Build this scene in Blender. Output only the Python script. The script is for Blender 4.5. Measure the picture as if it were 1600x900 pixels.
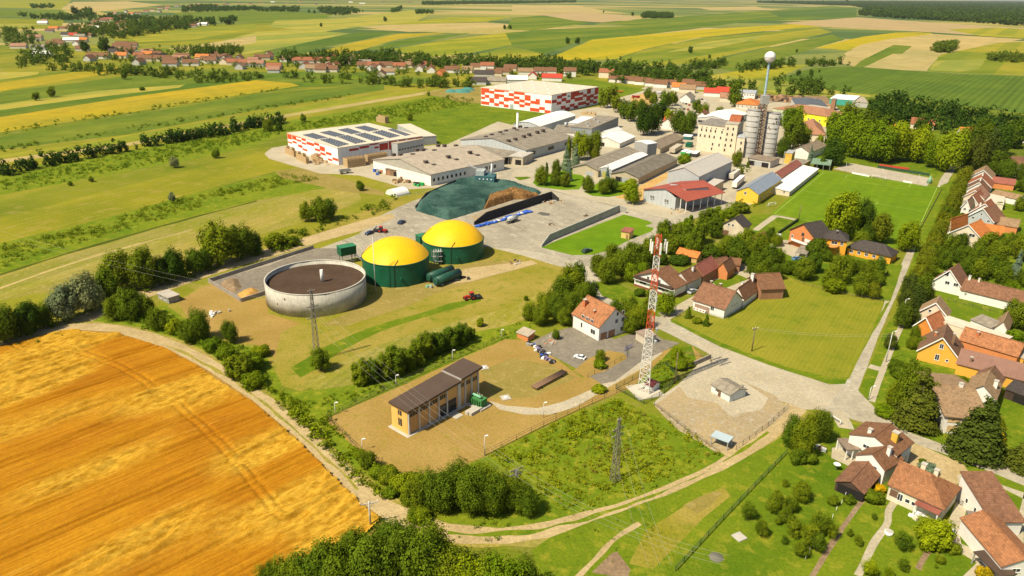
import bpy, math, random
import numpy as np
from mathutils import Vector, Matrix

# ---------------------------------------------------------------- scene, camera, light
for o in list(bpy.data.objects):
    bpy.data.objects.remove(o)
S = bpy.context.scene
COL = S.collection
FPX, VPX, VPY, CAMH = 1150.0, 755.0, 3300.0, 100.0     # photo calibration: focal length (px), nadir point, height (m)
_d = Vector((VPX-800, -(VPY-450), -FPX)).normalized()
_up = -_d
_fw = Vector((0, 0, -1)); _yy = (_fw - _up*_fw.dot(_up)).normalized(); _xx = _yy.cross(_up)
C2W = Matrix((_xx, _yy, _up))                          # camera axes -> world axes
cam = bpy.data.cameras.new('camera'); camo = bpy.data.objects.new('camera', cam); COL.objects.link(camo)
cam.sensor_width = 36; cam.lens = FPX/1600*36; cam.clip_start = 1; cam.clip_end = 120000
camo.matrix_world = Matrix.Translation((0, 0, CAMH)) @ C2W.to_4x4()
S.camera = camo

SUN_AZ, SUN_EL = 36.0, 53.0                            # direction the shadows run (deg from +X), sun height
W = bpy.data.worlds.new('World'); S.world = W; W.use_nodes = True
nt = W.node_tree; bgn = nt.nodes['Background']
sky = nt.nodes.new('ShaderNodeTexSky'); sky.sky_type = 'NISHITA'; sky.sun_disc = False
sky.sun_elevation = math.radians(SUN_EL)
_sx, _sy = -math.cos(math.radians(SUN_AZ)), -math.sin(math.radians(SUN_AZ))
sky.sun_rotation = math.atan2(_sx, _sy)
sky.air_density = 1.0; sky.dust_density = 1.5
nt.links.new(sky.outputs[0], bgn.inputs[0]); bgn.inputs[1].default_value = 0.085
sl = bpy.data.lights.new('sun', 'SUN'); sl.energy = 5.0; sl.angle = math.radians(.53); sl.color = (1.0, .905, .70)
so = bpy.data.objects.new('sun', sl); COL.objects.link(so)
_dir = Vector((-_sx*math.cos(math.radians(SUN_EL)), -_sy*math.cos(math.radians(SUN_EL)), -math.sin(math.radians(SUN_EL))))
so.rotation_euler = _dir.to_track_quat('-Z', 'Y').to_euler(); so.location = (0, 0, 400)
S.view_settings.view_transform = 'Standard'; S.view_settings.look = 'None'
S.view_settings.gamma = 1; S.view_settings.use_curve_mapping = False
S.view_settings.exposure = 0.48
S.render.engine = 'CYCLES'
S.cycles.max_bounces = 5; S.cycles.diffuse_bounces = 2; S.cycles.transparent_max_bounces = 4

# ---------------------------------------------------------------- photo pixel -> place on a level plane
def ray(px, py):
    return C2W @ Vector((px-800, 450-py, -FPX))
def G(px, py, z=0.0):
    r = ray(px, py); t = (z-CAMH)/r.z
    return Vector((r.x*t, r.y*t))
def G3(px, py, z=0.0):
    g = G(px, py, z); return Vector((g.x, g.y, z))
def HZ(px, yb, yt):
    """height of a vertical edge whose foot is at (px,yb) and whose top is at row yt"""
    g = G(px, yb); r0 = Vector((g.x, g.y, 0))
    Ci = C2W.inverted()
    lo, hi = 0.0, 99.0
    for _ in range(40):
        m = (lo+hi)/2; c = Ci @ Vector((g.x, g.y, m-CAMH))
        y = 450 + FPX*c.y/c.z
        if y > yt: lo = m
        else: hi = m
    return (lo+hi)/2

def ordn(i):
    w = ['first','second','third','fourth','fifth','sixth','seventh','eighth','ninth','tenth','eleventh','twelfth','thirteenth','fourteenth','fifteenth','sixteenth','seventeenth','eighteenth','nineteenth']
    t = {20:'twent',30:'thirt',40:'fort',50:'fift',60:'sixt',70:'sevent',80:'eight',90:'ninet'}
    if i <= 19: return w[i-1]
    a, b = i//10*10, i % 10
    if b == 0: return t[a]+'ieth'
    return t[a]+'y-'+w[b-1]

# ---------------------------------------------------------------- materials
MATS = {}
def newmat(name):
    m = bpy.data.materials.new(name); m.use_nodes = True
    n = m.node_tree; b = n.nodes['Principled BSDF']
    b.inputs['Roughness'].default_value = .85; b.inputs['Specular IOR Level'].default_value = .25
    return m, n, b
def N(n, t, **k):
    x = n.nodes.new(t)
    for a, v in k.items(): setattr(x, a, v)
    return x
def mixc(n, fac, a, b, mode='MIX'):
    x = N(n, 'ShaderNodeMix', data_type='RGBA', blend_type=mode)
    for i, v in ((0, fac), (6, a), (7, b)):
        if isinstance(v, (int, float)): x.inputs[i].default_value = v
        elif isinstance(v, tuple): x.inputs[i].default_value = (*v[:3], 1)
        else: n.links.new(v, x.inputs[i])
    return x.outputs[2]
def noise(n, vec, scale, detail=4, rough=.55):
    x = N(n, 'ShaderNodeTexNoise'); x.inputs['Scale'].default_value = scale
    x.inputs['Detail'].default_value = detail; x.inputs['Roughness'].default_value = rough
    n.links.new(vec, x.inputs['Vector']); return x.outputs[0]
def ramp(n, val, a, b):
    x = N(n, 'ShaderNodeMapRange'); x.inputs[1].default_value = a; x.inputs[2].default_value = b
    n.links.new(val, x.inputs[0]); return x.outputs[0]
def mapv(n, vec, scale=(1, 1, 1), rot=0.0, loc=(0, 0, 0)):
    x = N(n, 'ShaderNodeMapping'); x.inputs['Scale'].default_value = scale
    x.inputs['Rotation'].default_value = (0, 0, rot); x.inputs['Location'].default_value = loc
    n.links.new(vec, x.inputs['Vector']); return x.outputs[0]
def bump(n, b, h, s=.5, d=.1):
    x = N(n, 'ShaderNodeBump'); x.inputs['Strength'].default_value = s; x.inputs['Distance'].default_value = d
    n.links.new(h, x.inputs['Height']); n.links.new(x.outputs[0], b.inputs['Normal'])
def shade(c, k): return tuple(min(1, x*k) for x in c)

def gmat(name, c1, c2, c3=None, patch=.03, fine=1.2, row=None, spots=None, bmp=.35, contrast=1.0, strips=None):
    """ground material: patches of c1/c2(/c3), fine grain, optional rows (angle rad, period m, amount)"""
    if name in MATS: return MATS[name]
    m, n, b = newmat(name); tc = N(n, 'ShaderNodeTexCoord').outputs['Object']
    live = lambda c: (c[0]*1.08, c[1]*1.10, c[2]*.55) if c and c[1] > 2.2*c[2] and c[1] > .84*c[0] else c
    c1, c2, c3 = live(c1), live(c2), live(c3)
    sd = sum(ord(ch)*(i+3) for i, ch in enumerate(name)) % 97
    vv = mapv(n, tc, loc=(sd*13.7, sd*5.1, 0))
    big = noise(n, vv, patch, 5, .6)
    col = mixc(n, ramp(n, big, .5-.16/contrast, .5+.16/contrast), c1, c2)
    mid = noise(n, vv, patch*6, 5, .65)
    if c3: col = mixc(n, ramp(n, mid, .52, .72), col, c3)
    else: col = mixc(n, ramp(n, mid, .3, .75), mixc(n, 1.0, col, (.82, .82, .82), 'MULTIPLY'), mixc(n, 1.0, col, (1.14, 1.14, 1.14), 'MULTIPLY'))
    if strips:      # neighbouring narrow holdings, each with its own shade
        sv = mapv(n, mapv(n, tc, rot=-strips[0]), scale=(1/900, 1/strips[1], 1)); wob = noise(n, sv, .35, 2, .5)
        fl = N(n, 'ShaderNodeVectorMath', operation='FLOOR'); ad = N(n, 'ShaderNodeVectorMath', operation='ADD'); n.links.new(sv, ad.inputs[0])
        cx = N(n, 'ShaderNodeCombineXYZ'); n.links.new(wob, cx.inputs[1]); n.links.new(cx.outputs[0], ad.inputs[1]); n.links.new(ad.outputs[0], fl.inputs[0])
        wn = N(n, 'ShaderNodeTexWhiteNoise'); n.links.new(fl.outputs[0], wn.inputs['Vector']); a_ = strips[2]
        col = mixc(n, wn.outputs['Value'], mixc(n, 1.0, col, (1-a_, 1-a_*.45, 1-a_*.4), 'MULTIPLY'), mixc(n, 1.0, col, (1+a_*.9, 1+a_*.45, 1+a_*.5), 'MULTIPLY'))
    hgt = noise(n, vv, fine, 3, .7)
    k = ramp(n, hgt, .25, .75)
    if row:
        a, per, amt = row[:3]
        rv = mapv(n, tc, rot=-a)
        st = noise(n, mapv(n, rv, scale=(.012, 1.0, 1)), 1.6/per, 2, .6)
        wv = N(n, 'ShaderNodeTexWave', wave_type='BANDS', bands_direction='Y', wave_profile='SIN')
        wv.inputs['Scale'].default_value = 3.14159/(10*per)*2; wv.inputs['Distortion'].default_value = 1.2
        wv.inputs['Detail'].default_value = 2; wv.inputs['Detail Scale'].default_value = .15
        n.links.new(rv, wv.inputs['Vector'])
        lo = mixc(n, 1.0, col, (1-amt,)*3, 'MULTIPLY'); hi = mixc(n, 1.0, col, (1+amt*.7,)*3, 'MULTIPLY')
        f = N(n, 'ShaderNodeMath', operation='ADD'); f2 = N(n, 'ShaderNodeMath', operation='MULTIPLY'); f2.inputs[1].default_value = row[3] if len(row) > 3 else .5
        n.links.new(ramp(n, st, .3, .7), f.inputs[0]); n.links.new(wv.outputs['Fac'], f2.inputs[0]); n.links.new(f2.outputs[0], f.inputs[1])
        f3 = N(n, 'ShaderNodeMath', operation='MULTIPLY'); n.links.new(f.outputs[0], f3.inputs[0]); f3.inputs[1].default_value = 1/(1+f2.inputs[1].default_value)
        col = mixc(n, f3.outputs[0], lo, hi)
    col = mixc(n, k, mixc(n, 1.0, col, (.74, .76, .78), 'MULTIPLY'), mixc(n, 1.0, col, (1.2, 1.18, 1.12), 'MULTIPLY'))
    if spots: col = mixc(n, ramp(n, noise(n, vv, spots[1], 4, .6), spots[2], spots[2]+.06), col, spots[0])
    n.links.new(col, b.inputs['Base Color']); b.inputs['Roughness'].default_value = 1; b.inputs['Specular IOR Level'].default_value = .05
    bump(n, b, hgt, bmp, .25)
    MATS[name] = m; return m

def pmat(name, c, kind='plain', amt=.18, rough=.8, c2=None, per=1.0, metal=0):
    """surface material on UVs in metres: plain | plaster | tile | sheet | board | brick | concrete | panel | glass"""
    if name in MATS: return MATS[name]
    m, n, b = newmat(name); T = N(n, 'ShaderNodeTexCoord'); uv = T.outputs['UV']; ob = T.outputs['Object']
    sd = sum(ord(ch)*(i+3) for i, ch in enumerate(name)) % 61
    vv = mapv(n, ob, loc=(sd*3.1, sd*1.7, 0))
    b.inputs['Roughness'].default_value = rough; b.inputs['Metallic'].default_value = metal
    base = mixc(n, ramp(n, noise(n, vv, .35, 5, .65), .3, .7), shade(c, 1-amt), shade(c, 1+amt*.5))
    if kind == 'plaster' or kind == 'concrete':
        st = noise(n, mapv(n, uv, scale=(2.2, .18, 1)), 1, 4, .6)
        base = mixc(n, ramp(n, st, .5, .8), base, mixc(n, 1.0, base, (.72, .70, .66) if kind == 'concrete' else (.86, .85, .82), 'MULTIPLY'))
    if kind == 'concrete':
        w = N(n, 'ShaderNodeTexBrick'); w.offset = 0; w.inputs['Scale'].default_value = 1; w.inputs['Mortar Size'].default_value = .04
        w.inputs['Brick Width'].default_value = 2.4*per; w.inputs['Row Height'].default_value = 1.2*per
        n.links.new(uv, w.inputs['Vector']); base = mixc(n, w.outputs['Fac'], base, mixc(n, 1.0, base, (.75, .74, .72), 'MULTIPLY'))
    if kind == 'tile':
        w = N(n, 'ShaderNodeTexBrick'); w.inputs['Scale'].default_value = 1; w.inputs['Mortar Size'].default_value = .035; w.inputs['Mortar Smooth'].default_value = .6
        w.inputs['Brick Width'].default_value = .55; w.inputs['Row Height'].default_value = .5; w.inputs['Bias'].default_value = 0
        w.inputs['Color1'].default_value = (*shade(c, .68), 1); w.inputs['Color2'].default_value = (*shade(c, 1.3), 1); w.inputs['Mortar'].default_value = (*shade(c, .42), 1)
        n.links.new(uv, w.inputs['Vector'])
        base = mixc(n, .62, base, w.outputs['Color'])
        base = mixc(n, ramp(n, noise(n, vv, .9, 4, .7), .5, .75), base, mixc(n, 1.0, base, c2 or (.62, .6, .56), 'MULTIPLY'))
        bump(n, b, w.outputs['Fac'], .5, -.05)
    if kind in ('sheet', 'board', 'panel'):
        wv = N(n, 'ShaderNodeTexWave', wave_type='BANDS', bands_direction='X', wave_profile='SAW' if kind != 'sheet' else 'SIN')
        wv.inputs['Scale'].default_value = 3.14159/(10*per)*2; n.links.new(uv, wv.inputs['Vector'])
        k = ramp(n, wv.outputs['Fac'], 0, .16) if kind != 'sheet' else wv.outputs['Fac']
        base = mixc(n, k, mixc(n, 1.0, base, (.74,)*3 if kind != 'sheet' else (.86,)*3, 'MULTIPLY'), base)
        bump(n, b, wv.outputs['Fac'], .35, .06)
        st = noise(n, mapv(n, uv, scale=(1.6, .12, 1)), 1, 4, .6)
        base = mixc(n, ramp(n, st, .52, .8), base, mixc(n, 1.0, base, c2 or (.8, .79, .76), 'MULTIPLY'))
    if kind == 'brick':
        w = N(n, 'ShaderNodeTexBrick'); w.inputs['Scale'].default_value = 1; w.inputs['Mortar Size'].default_value = .02
        w.inputs['Brick Width'].default_value = .5; w.inputs['Row Height'].default_value = .25
        w.inputs['Color1'].default_value = (*shade(c, .8), 1); w.inputs['Color2'].default_value = (*shade(c, 1.15), 1); w.inputs['Mortar'].default_value = (*shade(c, .6), 1)
        n.links.new(uv, w.inputs['Vector']); base = mixc(n, .6, base, w.outputs['Color'])
    if kind == 'weather':     # mottled old sheet roof with dark lichen and streaks down the slope
        st = noise(n, mapv(n, uv, scale=(.9, .16, 1)), 1, 5, .65)
        base = mixc(n, ramp(n, st, .42, .7), base, mixc(n, 1.0, base, c2 or (.6, .6, .58), 'MULTIPLY'))
        wv = N(n, 'ShaderNodeTexWave', wave_type='BANDS', bands_direction='X'); wv.inputs['Scale'].default_value = .62; n.links.new(uv, wv.inputs['Vector'])
        base = mixc(n, wv.outputs['Fac'], mixc(n, 1.0, base, (.93,)*3, 'MULTIPLY'), base)
    n.links.new(base, b.inputs['Base Color'])
    MATS[name] = m; return m

def leafmat(name, c, var=.35, yellow=.3, transl=.28):
    if name in MATS: return MATS[name]
    m, n, b = newmat(name); T = N(n, 'ShaderNodeTexCoord'); oi = N(n, 'ShaderNodeObjectInfo')
    vv = T.outputs['Object']; geo = N(n, 'ShaderNodeNewGeometry')
    c = (c[0]*.86, c[1]*.90, c[2]*.55) if c[1] > 2*c[2] else c; cl = noise(n, geo.outputs['Position'], .55, 3, .6)
    col = mixc(n, ramp(n, cl, .3, .7), shade(c, 1-var), (min(1, c[0]*(1+var+yellow)), c[1]*(1+var), c[2]*(1+var*.4)))
    col = mixc(n, oi.outputs['Random'], mixc(n, 1.0, col, (.68, .80, .9), 'MULTIPLY'), mixc(n, 1.0, col, (1.38, 1.2, .9), 'MULTIPLY'))
    fn = noise(n, geo.outputs['Position'], 2.2, 2, .5)
    col = mixc(n, ramp(n, fn, .3, .7), mixc(n, 1.0, col, (.75,)*3, 'MULTIPLY'), mixc(n, 1.0, col, (1.25,)*3, 'MULTIPLY'))
    d = N(n, 'ShaderNodeBsdfDiffuse'); t = N(n, 'ShaderNodeBsdfTranslucent'); mx = N(n, 'ShaderNodeMixShader'); mx.inputs[0].default_value = transl
    n.links.new(col, d.inputs[0]); n.links.new(mixc(n, 1.0, col, (1.3, 1.25, .6), 'MULTIPLY'), t.inputs[0])
    n.links.new(d.outputs[0], mx.inputs[1]); n.links.new(t.outputs[0], mx.inputs[2])
    n.links.new(mx.outputs[0], n.nodes['Material Output'].inputs[0]); n.nodes.remove(b)
    MATS[name] = m; return m

# ---------------------------------------------------------------- mesh builder
class MB:
    def __init__(s): s.v = []; s.f = []; s.mi = []; s.sm = []
    def face(s, pts, mi=0, sm=False):
        i = len(s.v); s.v += [tuple(p) for p in pts]; s.f.append(tuple(range(i, i+len(pts)))); s.mi.append(mi); s.sm.append(sm); return s
    def mesh8(s, p, mi=0):   # bottom 4 ccw, top 4 ccw
        i = len(s.v); s.v += [tuple(q) for q in p]
        for f in ((3, 2, 1, 0), (4, 5, 6, 7), (0, 1, 5, 4), (1, 2, 6, 5), (2, 3, 7, 6), (3, 0, 4, 7)):
            s.f.append(tuple(i+k for k in f)); s.mi.append(mi); s.sm.append(False)
        return s
    def box(s, x0, y0, z0, x1, y1, z1, mi=0):
        x0, x1 = min(x0, x1), max(x0, x1); y0, y1 = min(y0, y1), max(y0, y1)
        return s.mesh8([(x0, y0, z0), (x1, y0, z0), (x1, y1, z0), (x0, y1, z0), (x0, y0, z1), (x1, y0, z1), (x1, y1, z1), (x0, y1, z1)], mi)
    def beam(s, p, q, w, h=None, mi=0):
        p, q = Vector(p), Vector(q); h = h or w; d = (q-p).normalized()
        a = d.cross(Vector((0, 0, 1)));
        if a.length < .01: a = Vector((1, 0, 0))
        a.normalize(); b = a.cross(d).normalized(); a *= w/2; b *= h/2
        return s.mesh8([p-a-b, p+a-b, p+a+b, p-a+b, q-a-b, q+a-b, q+a+b, q-a+b], mi)
    def cyl(s, p, q, r, r2=None, n=12, cap=True, mi=0, sm=True):
        p, q = Vector(p), Vector(q); r2 = r if r2 is None else r2; d = (q-p).normalized()
        a = d.cross(Vector((0, 0, 1)));
        if a.length < .01: a = Vector((1, 0, 0))
        a.normalize(); b = d.cross(a).normalized(); i = len(s.v)
        for c, rr in ((p, r), (q, r2)):
            for k in range(n):
                t = 2*math.pi*k/n; s.v.append(tuple(c+(a*math.cos(t)+b*math.sin(t))*rr))
        for k in range(n):
            s.f.append((i+k, i+(k+1) % n, i+n+(k+1) % n, i+n+k)); s.mi.append(mi); s.sm.append(sm)
        if cap:
            s.f.append(tuple(i+n-1-k for k in range(n))); s.f.append(tuple(i+n+k for k in range(n))); s.mi += [mi, mi]; s.sm += [False, False]
        return s
    def lathe(s, c, prof, n=32, mi=0, sm=True):   # prof [(r,z)...]
        i = len(s.v); c = Vector(c)
        for r, z in prof:
            for k in range(n):
                t = 2*math.pi*k/n; s.v.append((c.x+r*math.cos(t), c.y+r*math.sin(t), c.z+z))
        for j in range(len(prof)-1):
            for k in range(n):
                a = i+j*n; k2 = (k+1) % n
                s.f.append((a+k, a+k2, a+n+k2, a+n+k)); s.mi.append(mi); s.sm.append(sm)
        return s
    def prism(s, pts, z0, z1, mi=0):
        n = len(pts); i = len(s.v); s.v += [(p[0], p[1], z0) for p in pts]+[(p[0], p[1], z1) for p in pts]
        s.f.append(tuple(i+n-1-k for k in range(n))); s.f.append(tuple(i+n+k for k in range(n)))
        for k in range(n): s.f.append((i+k, i+(k+1) % n, i+n+(k+1) % n, i+n+k))
        s.mi += [mi]*(n+2); s.sm += [False]*(n+2); return s
    def mesh(s, name, mats):
        me = bpy.data.meshes.new(name); me.from_pydata(s.v, [], s.f)
        for m in (mats if isinstance(mats, (list, tuple)) else [mats]): me.materials.append(m)
        me.polygons.foreach_set('material_index', s.mi); me.polygons.foreach_set('use_smooth', s.sm)
        uvl = me.uv_layers.new(name='UV'); vs = me.vertices
        for p in me.polygons:
            nn = p.normal
            if abs(nn.z) > .995: t = Vector((1, 0, 0)); b = Vector((0, 1, 0))
            else: t = Vector((0, 0, 1)).cross(nn).normalized(); b = nn.cross(t)
            for li in p.loop_indices:
                c = vs[me.loops[li].vertex_index].co; uvl.data[li].uv = (c.dot(t), c.dot(b))
        me.update(); return me
    def build(s, name, mats, parent=None, loc=None, rot=None):
        o = bpy.data.objects.new(name, s.mesh(name, mats)); COL.objects.link(o)
        if parent: o.parent = parent
        if loc is not None: o.location = loc
        if rot is not None: o.rotation_euler = (0, 0, rot)
        return o

def thing(name, label, cat, loc=(0, 0, 0), rot=0, group=None):
    o = bpy.data.objects.new(name, None); COL.objects.link(o); o.empty_display_size = .5
    o.location = loc; o.rotation_euler = (0, 0, rot); tag(o, label, cat, group); return o
def tag(o, label=None, cat=None, group=None, kind=None):
    if label: o['label'] = label
    if cat: o['category'] = cat
    if group: o['group'] = group
    if kind: o['kind'] = kind
    return o
def dup(root, loc=None, rot=None, scale=None, label=None, group=None):
    r = root.copy(); COL.objects.link(r)
    if loc is not None: r.location = loc
    if rot is not None: r.rotation_euler = (0, 0, rot)
    if scale is not None: r.scale = scale
    if label: r['label'] = label
    if group: r['group'] = group
    for ch in root.children:
        c = ch.copy(); COL.objects.link(c); c.parent = r
        for g in ch.children:
            d = g.copy(); COL.objects.link(d); d.parent = c
    return r
# ---------------------------------------------------------------- ground
from mathutils.geometry import tessellate_polygon
from mathutils import noise as mn
LV = [0]
PLACED = []
def _ring(P): return np.array([(p.x, p.y) for p in P])
def _inside(pt, Q):
    x, y = pt; a = Q; b = np.roll(Q, -1, 0); c = (a[:, 1] > y) != (b[:, 1] > y)
    xx = (b[:, 0]-a[:, 0])*(y-a[:, 1])/np.where(b[:, 1] == a[:, 1], 1e-9, b[:, 1]-a[:, 1])+a[:, 0]
    return bool((c & (x < xx)).sum() % 2)
def _cross(P, Q):
    a = P[:, None]; b = np.roll(P, -1, 0)[:, None]; c = Q[None]; d = np.roll(Q, -1, 0)[None]
    o = lambda p, q, r: (q[..., 0]-p[..., 0])*(r[..., 1]-p[..., 1])-(q[..., 1]-p[..., 1])*(r[..., 0]-p[..., 0])
    return bool(((o(a, b, c)*o(a, b, d) < 0) & (o(c, d, a)*o(c, d, b) < 0)).any())
def level(ring):
    """one 4 mm step above the highest sheet this outline really overlaps"""
    R = _ring(ring); lo = R.min(0); hi = R.max(0); lv = 0
    for Q, l2, h2, k in PLACED:
        if k > lv and (lo < h2).all() and (hi > l2).all() and (_inside(R[0], Q) or _inside(Q[0], R) or _cross(R, Q)): lv = k
    PLACED.append((R, lo, hi, lv+1)); return .004*(lv+1)
def A(x0, y0, x1, y1):
    a = G(x0, y0); b = G(x1, y1); return math.atan2(b.y-a.y, b.x-a.x)
def rough(P, step, jit, seed=0):
    out = []
    for i in range(len(P)):
        a, b = P[i], P[(i+1) % len(P)]; L = (b-a).length; k = min(60, max(1, int(L/step))); nn = Vector((-(b-a).y, (b-a).x)).normalized() if L > 0 else Vector((0, 0))
        for j in range(k):
            p = a.lerp(b, j/k); w = mn.noise(Vector((p.x*.11+seed, p.y*.11, seed*1.3)))+.5*mn.noise(Vector((p.x*.4, p.y*.4+seed, 2.0)))
            out.append(p+nn*w*jit*(1 if j else .3))
    return out
def sheet(name, mat, W2, z, kind='structure'):
    tris = tessellate_polygon([[Vector((p.x, p.y, 0)) for p in W2]])
    me = bpy.data.meshes.new(name); vs = [(p.x, p.y, z) for p in W2]; fs = []
    for t in tris:
        a, b, c = [W2[i] for i in t]
        fs.append(tuple(t) if (b-a).cross(c-a) > 0 else tuple(reversed(t)))
    me.from_pydata(vs, [], fs); me.materials.append(mat); me.update()
    o = bpy.data.objects.new(name, me); COL.objects.link(o); o['kind'] = kind; return o
def poly(name, mat, pts, jit=0, z=None, step=5):
    P = [G(*p) for p in pts]
    LV[0] += 1
    if jit: P = rough(P, step*max(1, jit), jit, LV[0])
    return sheet(name, mat, P, z if z is not None else level(P))
def smooth(pts, k=6):
    out = []; n = len(pts)
    for i in range(n-1):
        p0, p1, p2, p3 = pts[max(0, i-1)], pts[i], pts[i+1], pts[min(n-1, i+2)]
        for j in range(k):
            t = j/k; out.append(0.5*((2*p1)+(p2-p0)*t+(2*p0-5*p1+4*p2-p3)*t*t+(3*p1-p0-3*p2+p3)*t**3))
    out.append(pts[-1]); return out
def strip(name, mat, pts, w, jit=.0, off=0.0, z=None, world=False):
    P = smooth([p if world else G(*p) for p in pts]); L = []; R = []
    LV[0] += 1
    for i, p in enumerate(P):
        d = (P[min(i+1, len(P)-1)]-P[max(i-1, 0)]).normalized(); nn = Vector((-d.y, d.x))
        wi = w/2
        j1 = jit*mn.noise(Vector((p.x*.15, p.y*.15, LV[0]))); j2 = jit*mn.noise(Vector((p.x*.15, p.y*.15, LV[0]+50)))
        L.append(p+nn*(off+wi+j1)); R.append(p+nn*(off-wi+j2))
    me = bpy.data.meshes.new(name); zz = z if z is not None else level(L+R[::-1])
    vs = [(p.x, p.y, zz) for q in zip(L, R) for p in q]
    fs = [(2*i, 2*i+1, 2*i+3, 2*i+2) for i in range(len(P)-1)]
    me.from_pydata(vs, [], fs); me.materials.append(mat); me.update()
    o = bpy.data.objects.new(name, me); COL.objects.link(o); o['kind'] = 'structure'; return o

aL = A(0, 207, 400, 145)          # run of the long strip fields on the left
aF = A(200, 767, 380, 690)        # rows of the wheat
GREEN = gmat('meadow_green', (.13, .145, .018), (.20, .185, .026), (.25, .205, .04), patch=.02, row=(aL, 9, .12), strips=(aL, 26, 0.3))
GREEN2 = gmat('crop_green', (.085, .125, .024), (.12, .15, .03), patch=.012, row=(aL, 6, .14), strips=(aL, 30, 0.28))
GDARK = gmat('crop_dark_green', (.07, .11, .03), (.085, .125, .032), patch=.01, row=(aL, 5, .12), strips=(aL, 30, 0.2))
LAWN = gmat('lawn_grass', (.065, .115, .009), (.13, .165, .016), (.22, .205, .035), patch=.05, fine=1.6, bmp=.6)
LAWNV = gmat('lawn_vivid', (.085, .165, .010), (.125, .195, .014), patch=.03, fine=2)
GOLD = gmat('field_gold_green', (.24, .22, .035), (.17, .18, .035), patch=.01, row=(aL, 8, .14), strips=(aL, 24, 0.28))
YEL = gmat('field_yellow', (.38, .27, .014), (.29, .235, .02), patch=.012, row=(aL, 7, .13), strips=(aL, 26, 0.14))
TAN = gmat('field_tan', (.42, .31, .12), (.33, .26, .09), patch=.01, row=(aL, 8, .10), strips=(aL, 30, 0.16))
TANG = gmat('field_tan_green', (.27, .24, .07), (.20, .20, .05), (.30, .25, .09), patch=.02, row=(aL, 7, .13), strips=(aL, 24, 0.3))
HAY = gmat('hay_meadow', (.28, .225, .055), (.19, .18, .032), (.33, .26, .085), patch=.05, row=(aL, 5, .16), strips=(aL, 14, 0.12))
DRY = gmat('dry_grass', (.27, .20, .055), (.20, .165, .035), (.33, .25, .09), patch=.045, fine=1.5)
DRYG = gmat('dry_green_grass', (.18, .165, .024), (.30, .225, .05), (.12, .145, .016), patch=.04, fine=1.5)
BRN = gmat('mown_brown_grass', (.33, .215, .065), (.27, .175, .045), (.24, .19, .03), patch=.07, fine=1.6)
DIRT = gmat('dirt_track_sand', (.45, .34, .175), (.36, .265, .125), patch=.12, fine=1.4)
GRAV = gmat('pale_gravel', (.42, .365, .265), (.35, .295, .20), (.47, .385, .25), patch=.08, fine=1.5)
ROADM = gmat('old_asphalt', (.41, .36, .27), (.34, .295, .215), patch=.06, fine=.9, bmp=.15, contrast=1.5, spots=((.26, .23, .175), .35, .66))
CONC = gmat('yard_concrete', (.35, .305, .225), (.27, .235, .175), (.42, .37, .275), patch=.04, fine=.7, bmp=.15, contrast=1.3, row=(aL+.9, 3.5, .14), spots=((.20, .175, .13), .16, .64))
CONCD = gmat('yard_concrete_dark', (.18, .155, .12), (.235, .20, .15), patch=.06, fine=.9, bmp=.15)
SAND = gmat('orange_sawdust', (.52, .34, .13), (.45, .27, .09), patch=.1)
VEG = gmat('weed_ground', (.085, .135, .012), (.15, .175, .018), (.25, .225, .04), patch=.06, fine=1.0, bmp=.6)
SOIL = gmat('bare_soil', (.20, .13, .075), (.27, .19, .11), patch=.1)

# the wide sheet out to the horizon: a patchwork of far fields
def far_mat():
    m, n, b = newmat('far_fields'); tc = N(n, 'ShaderNodeTexCoord').outputs['Object']
    mp = mapv(n, tc, scale=(1/700, 1/220, 1), rot=-.25)
    wn = N(n, 'ShaderNodeTexNoise'); wn.inputs['Scale'].default_value = .8; n.links.new(mp, wn.inputs['Vector'])
    mx = N(n, 'ShaderNodeMix', data_type='RGBA'); mx.inputs[0].default_value = .18; n.links.new(mp, mx.inputs[6]); n.links.new(wn.outputs[1], mx.inputs[7])
    v = N(n, 'ShaderNodeTexVoronoi'); v.inputs['Scale'].default_value = 1; n.links.new(mx.outputs[2], v.inputs['Vector'])
    cr = N(n, 'ShaderNodeValToRGB'); sp = N(n, 'ShaderNodeSeparateColor'); n.links.new(v.outputs['Color'], sp.inputs[0]); n.links.new(sp.outputs[0], cr.inputs[0])
    e = cr.color_ramp; e.interpolation = 'CONSTANT'
    for i, (p, c) in enumerate([(0, (.07, .11, .03)), (.2, (.15, .17, .04)), (.36, (.24, .22, .05)), (.5, (.10, .14, .035)), (.64, (.36, .27, .1)), (.74, (.18, .19, .045)), (.88, (.31, .25, .07))]):
        q = e.elements[i] if i < 2 else e.elements.new(p); q.position = p; q.color = (*c, 1)
    f = noise(n, tc, .05, 4, .6)
    col = mixc(n, ramp(n, f, .3, .7), mixc(n, 1.0, cr.outputs[0], (.85,)*3, 'MULTIPLY'), mixc(n, 1.0, cr.outputs[0], (1.12,)*3, 'MULTIPLY'))
    n.links.new(col, b.inputs['Base Color']); b.inputs['Roughness'].default_value = 1; b.inputs['Specular IOR Level'].default_value = .05
    return m
R_ = 60000.0
sheet('ground', far_mat(), [Vector((-R_, -3000)), Vector((R_, -3000)), Vector((R_, R_)), Vector((-R_, R_))], 0)
GB = gmat('meadow_base', (.12, .14, .02), (.19, .18, .03), (.25, .2, .05), patch=.012, fine=1.0, row=(aL, 14, .08), strips=(aL, 40, .3))
poly('meadow', GB, [(-1200, 1500), (2800, 1500), (2300, 190), (1600, 160), (1215, 122), (1050, 112), (700, 100), (500, 85), (200, 70), (0, 70), (-500, 110)], jit=0)

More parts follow.
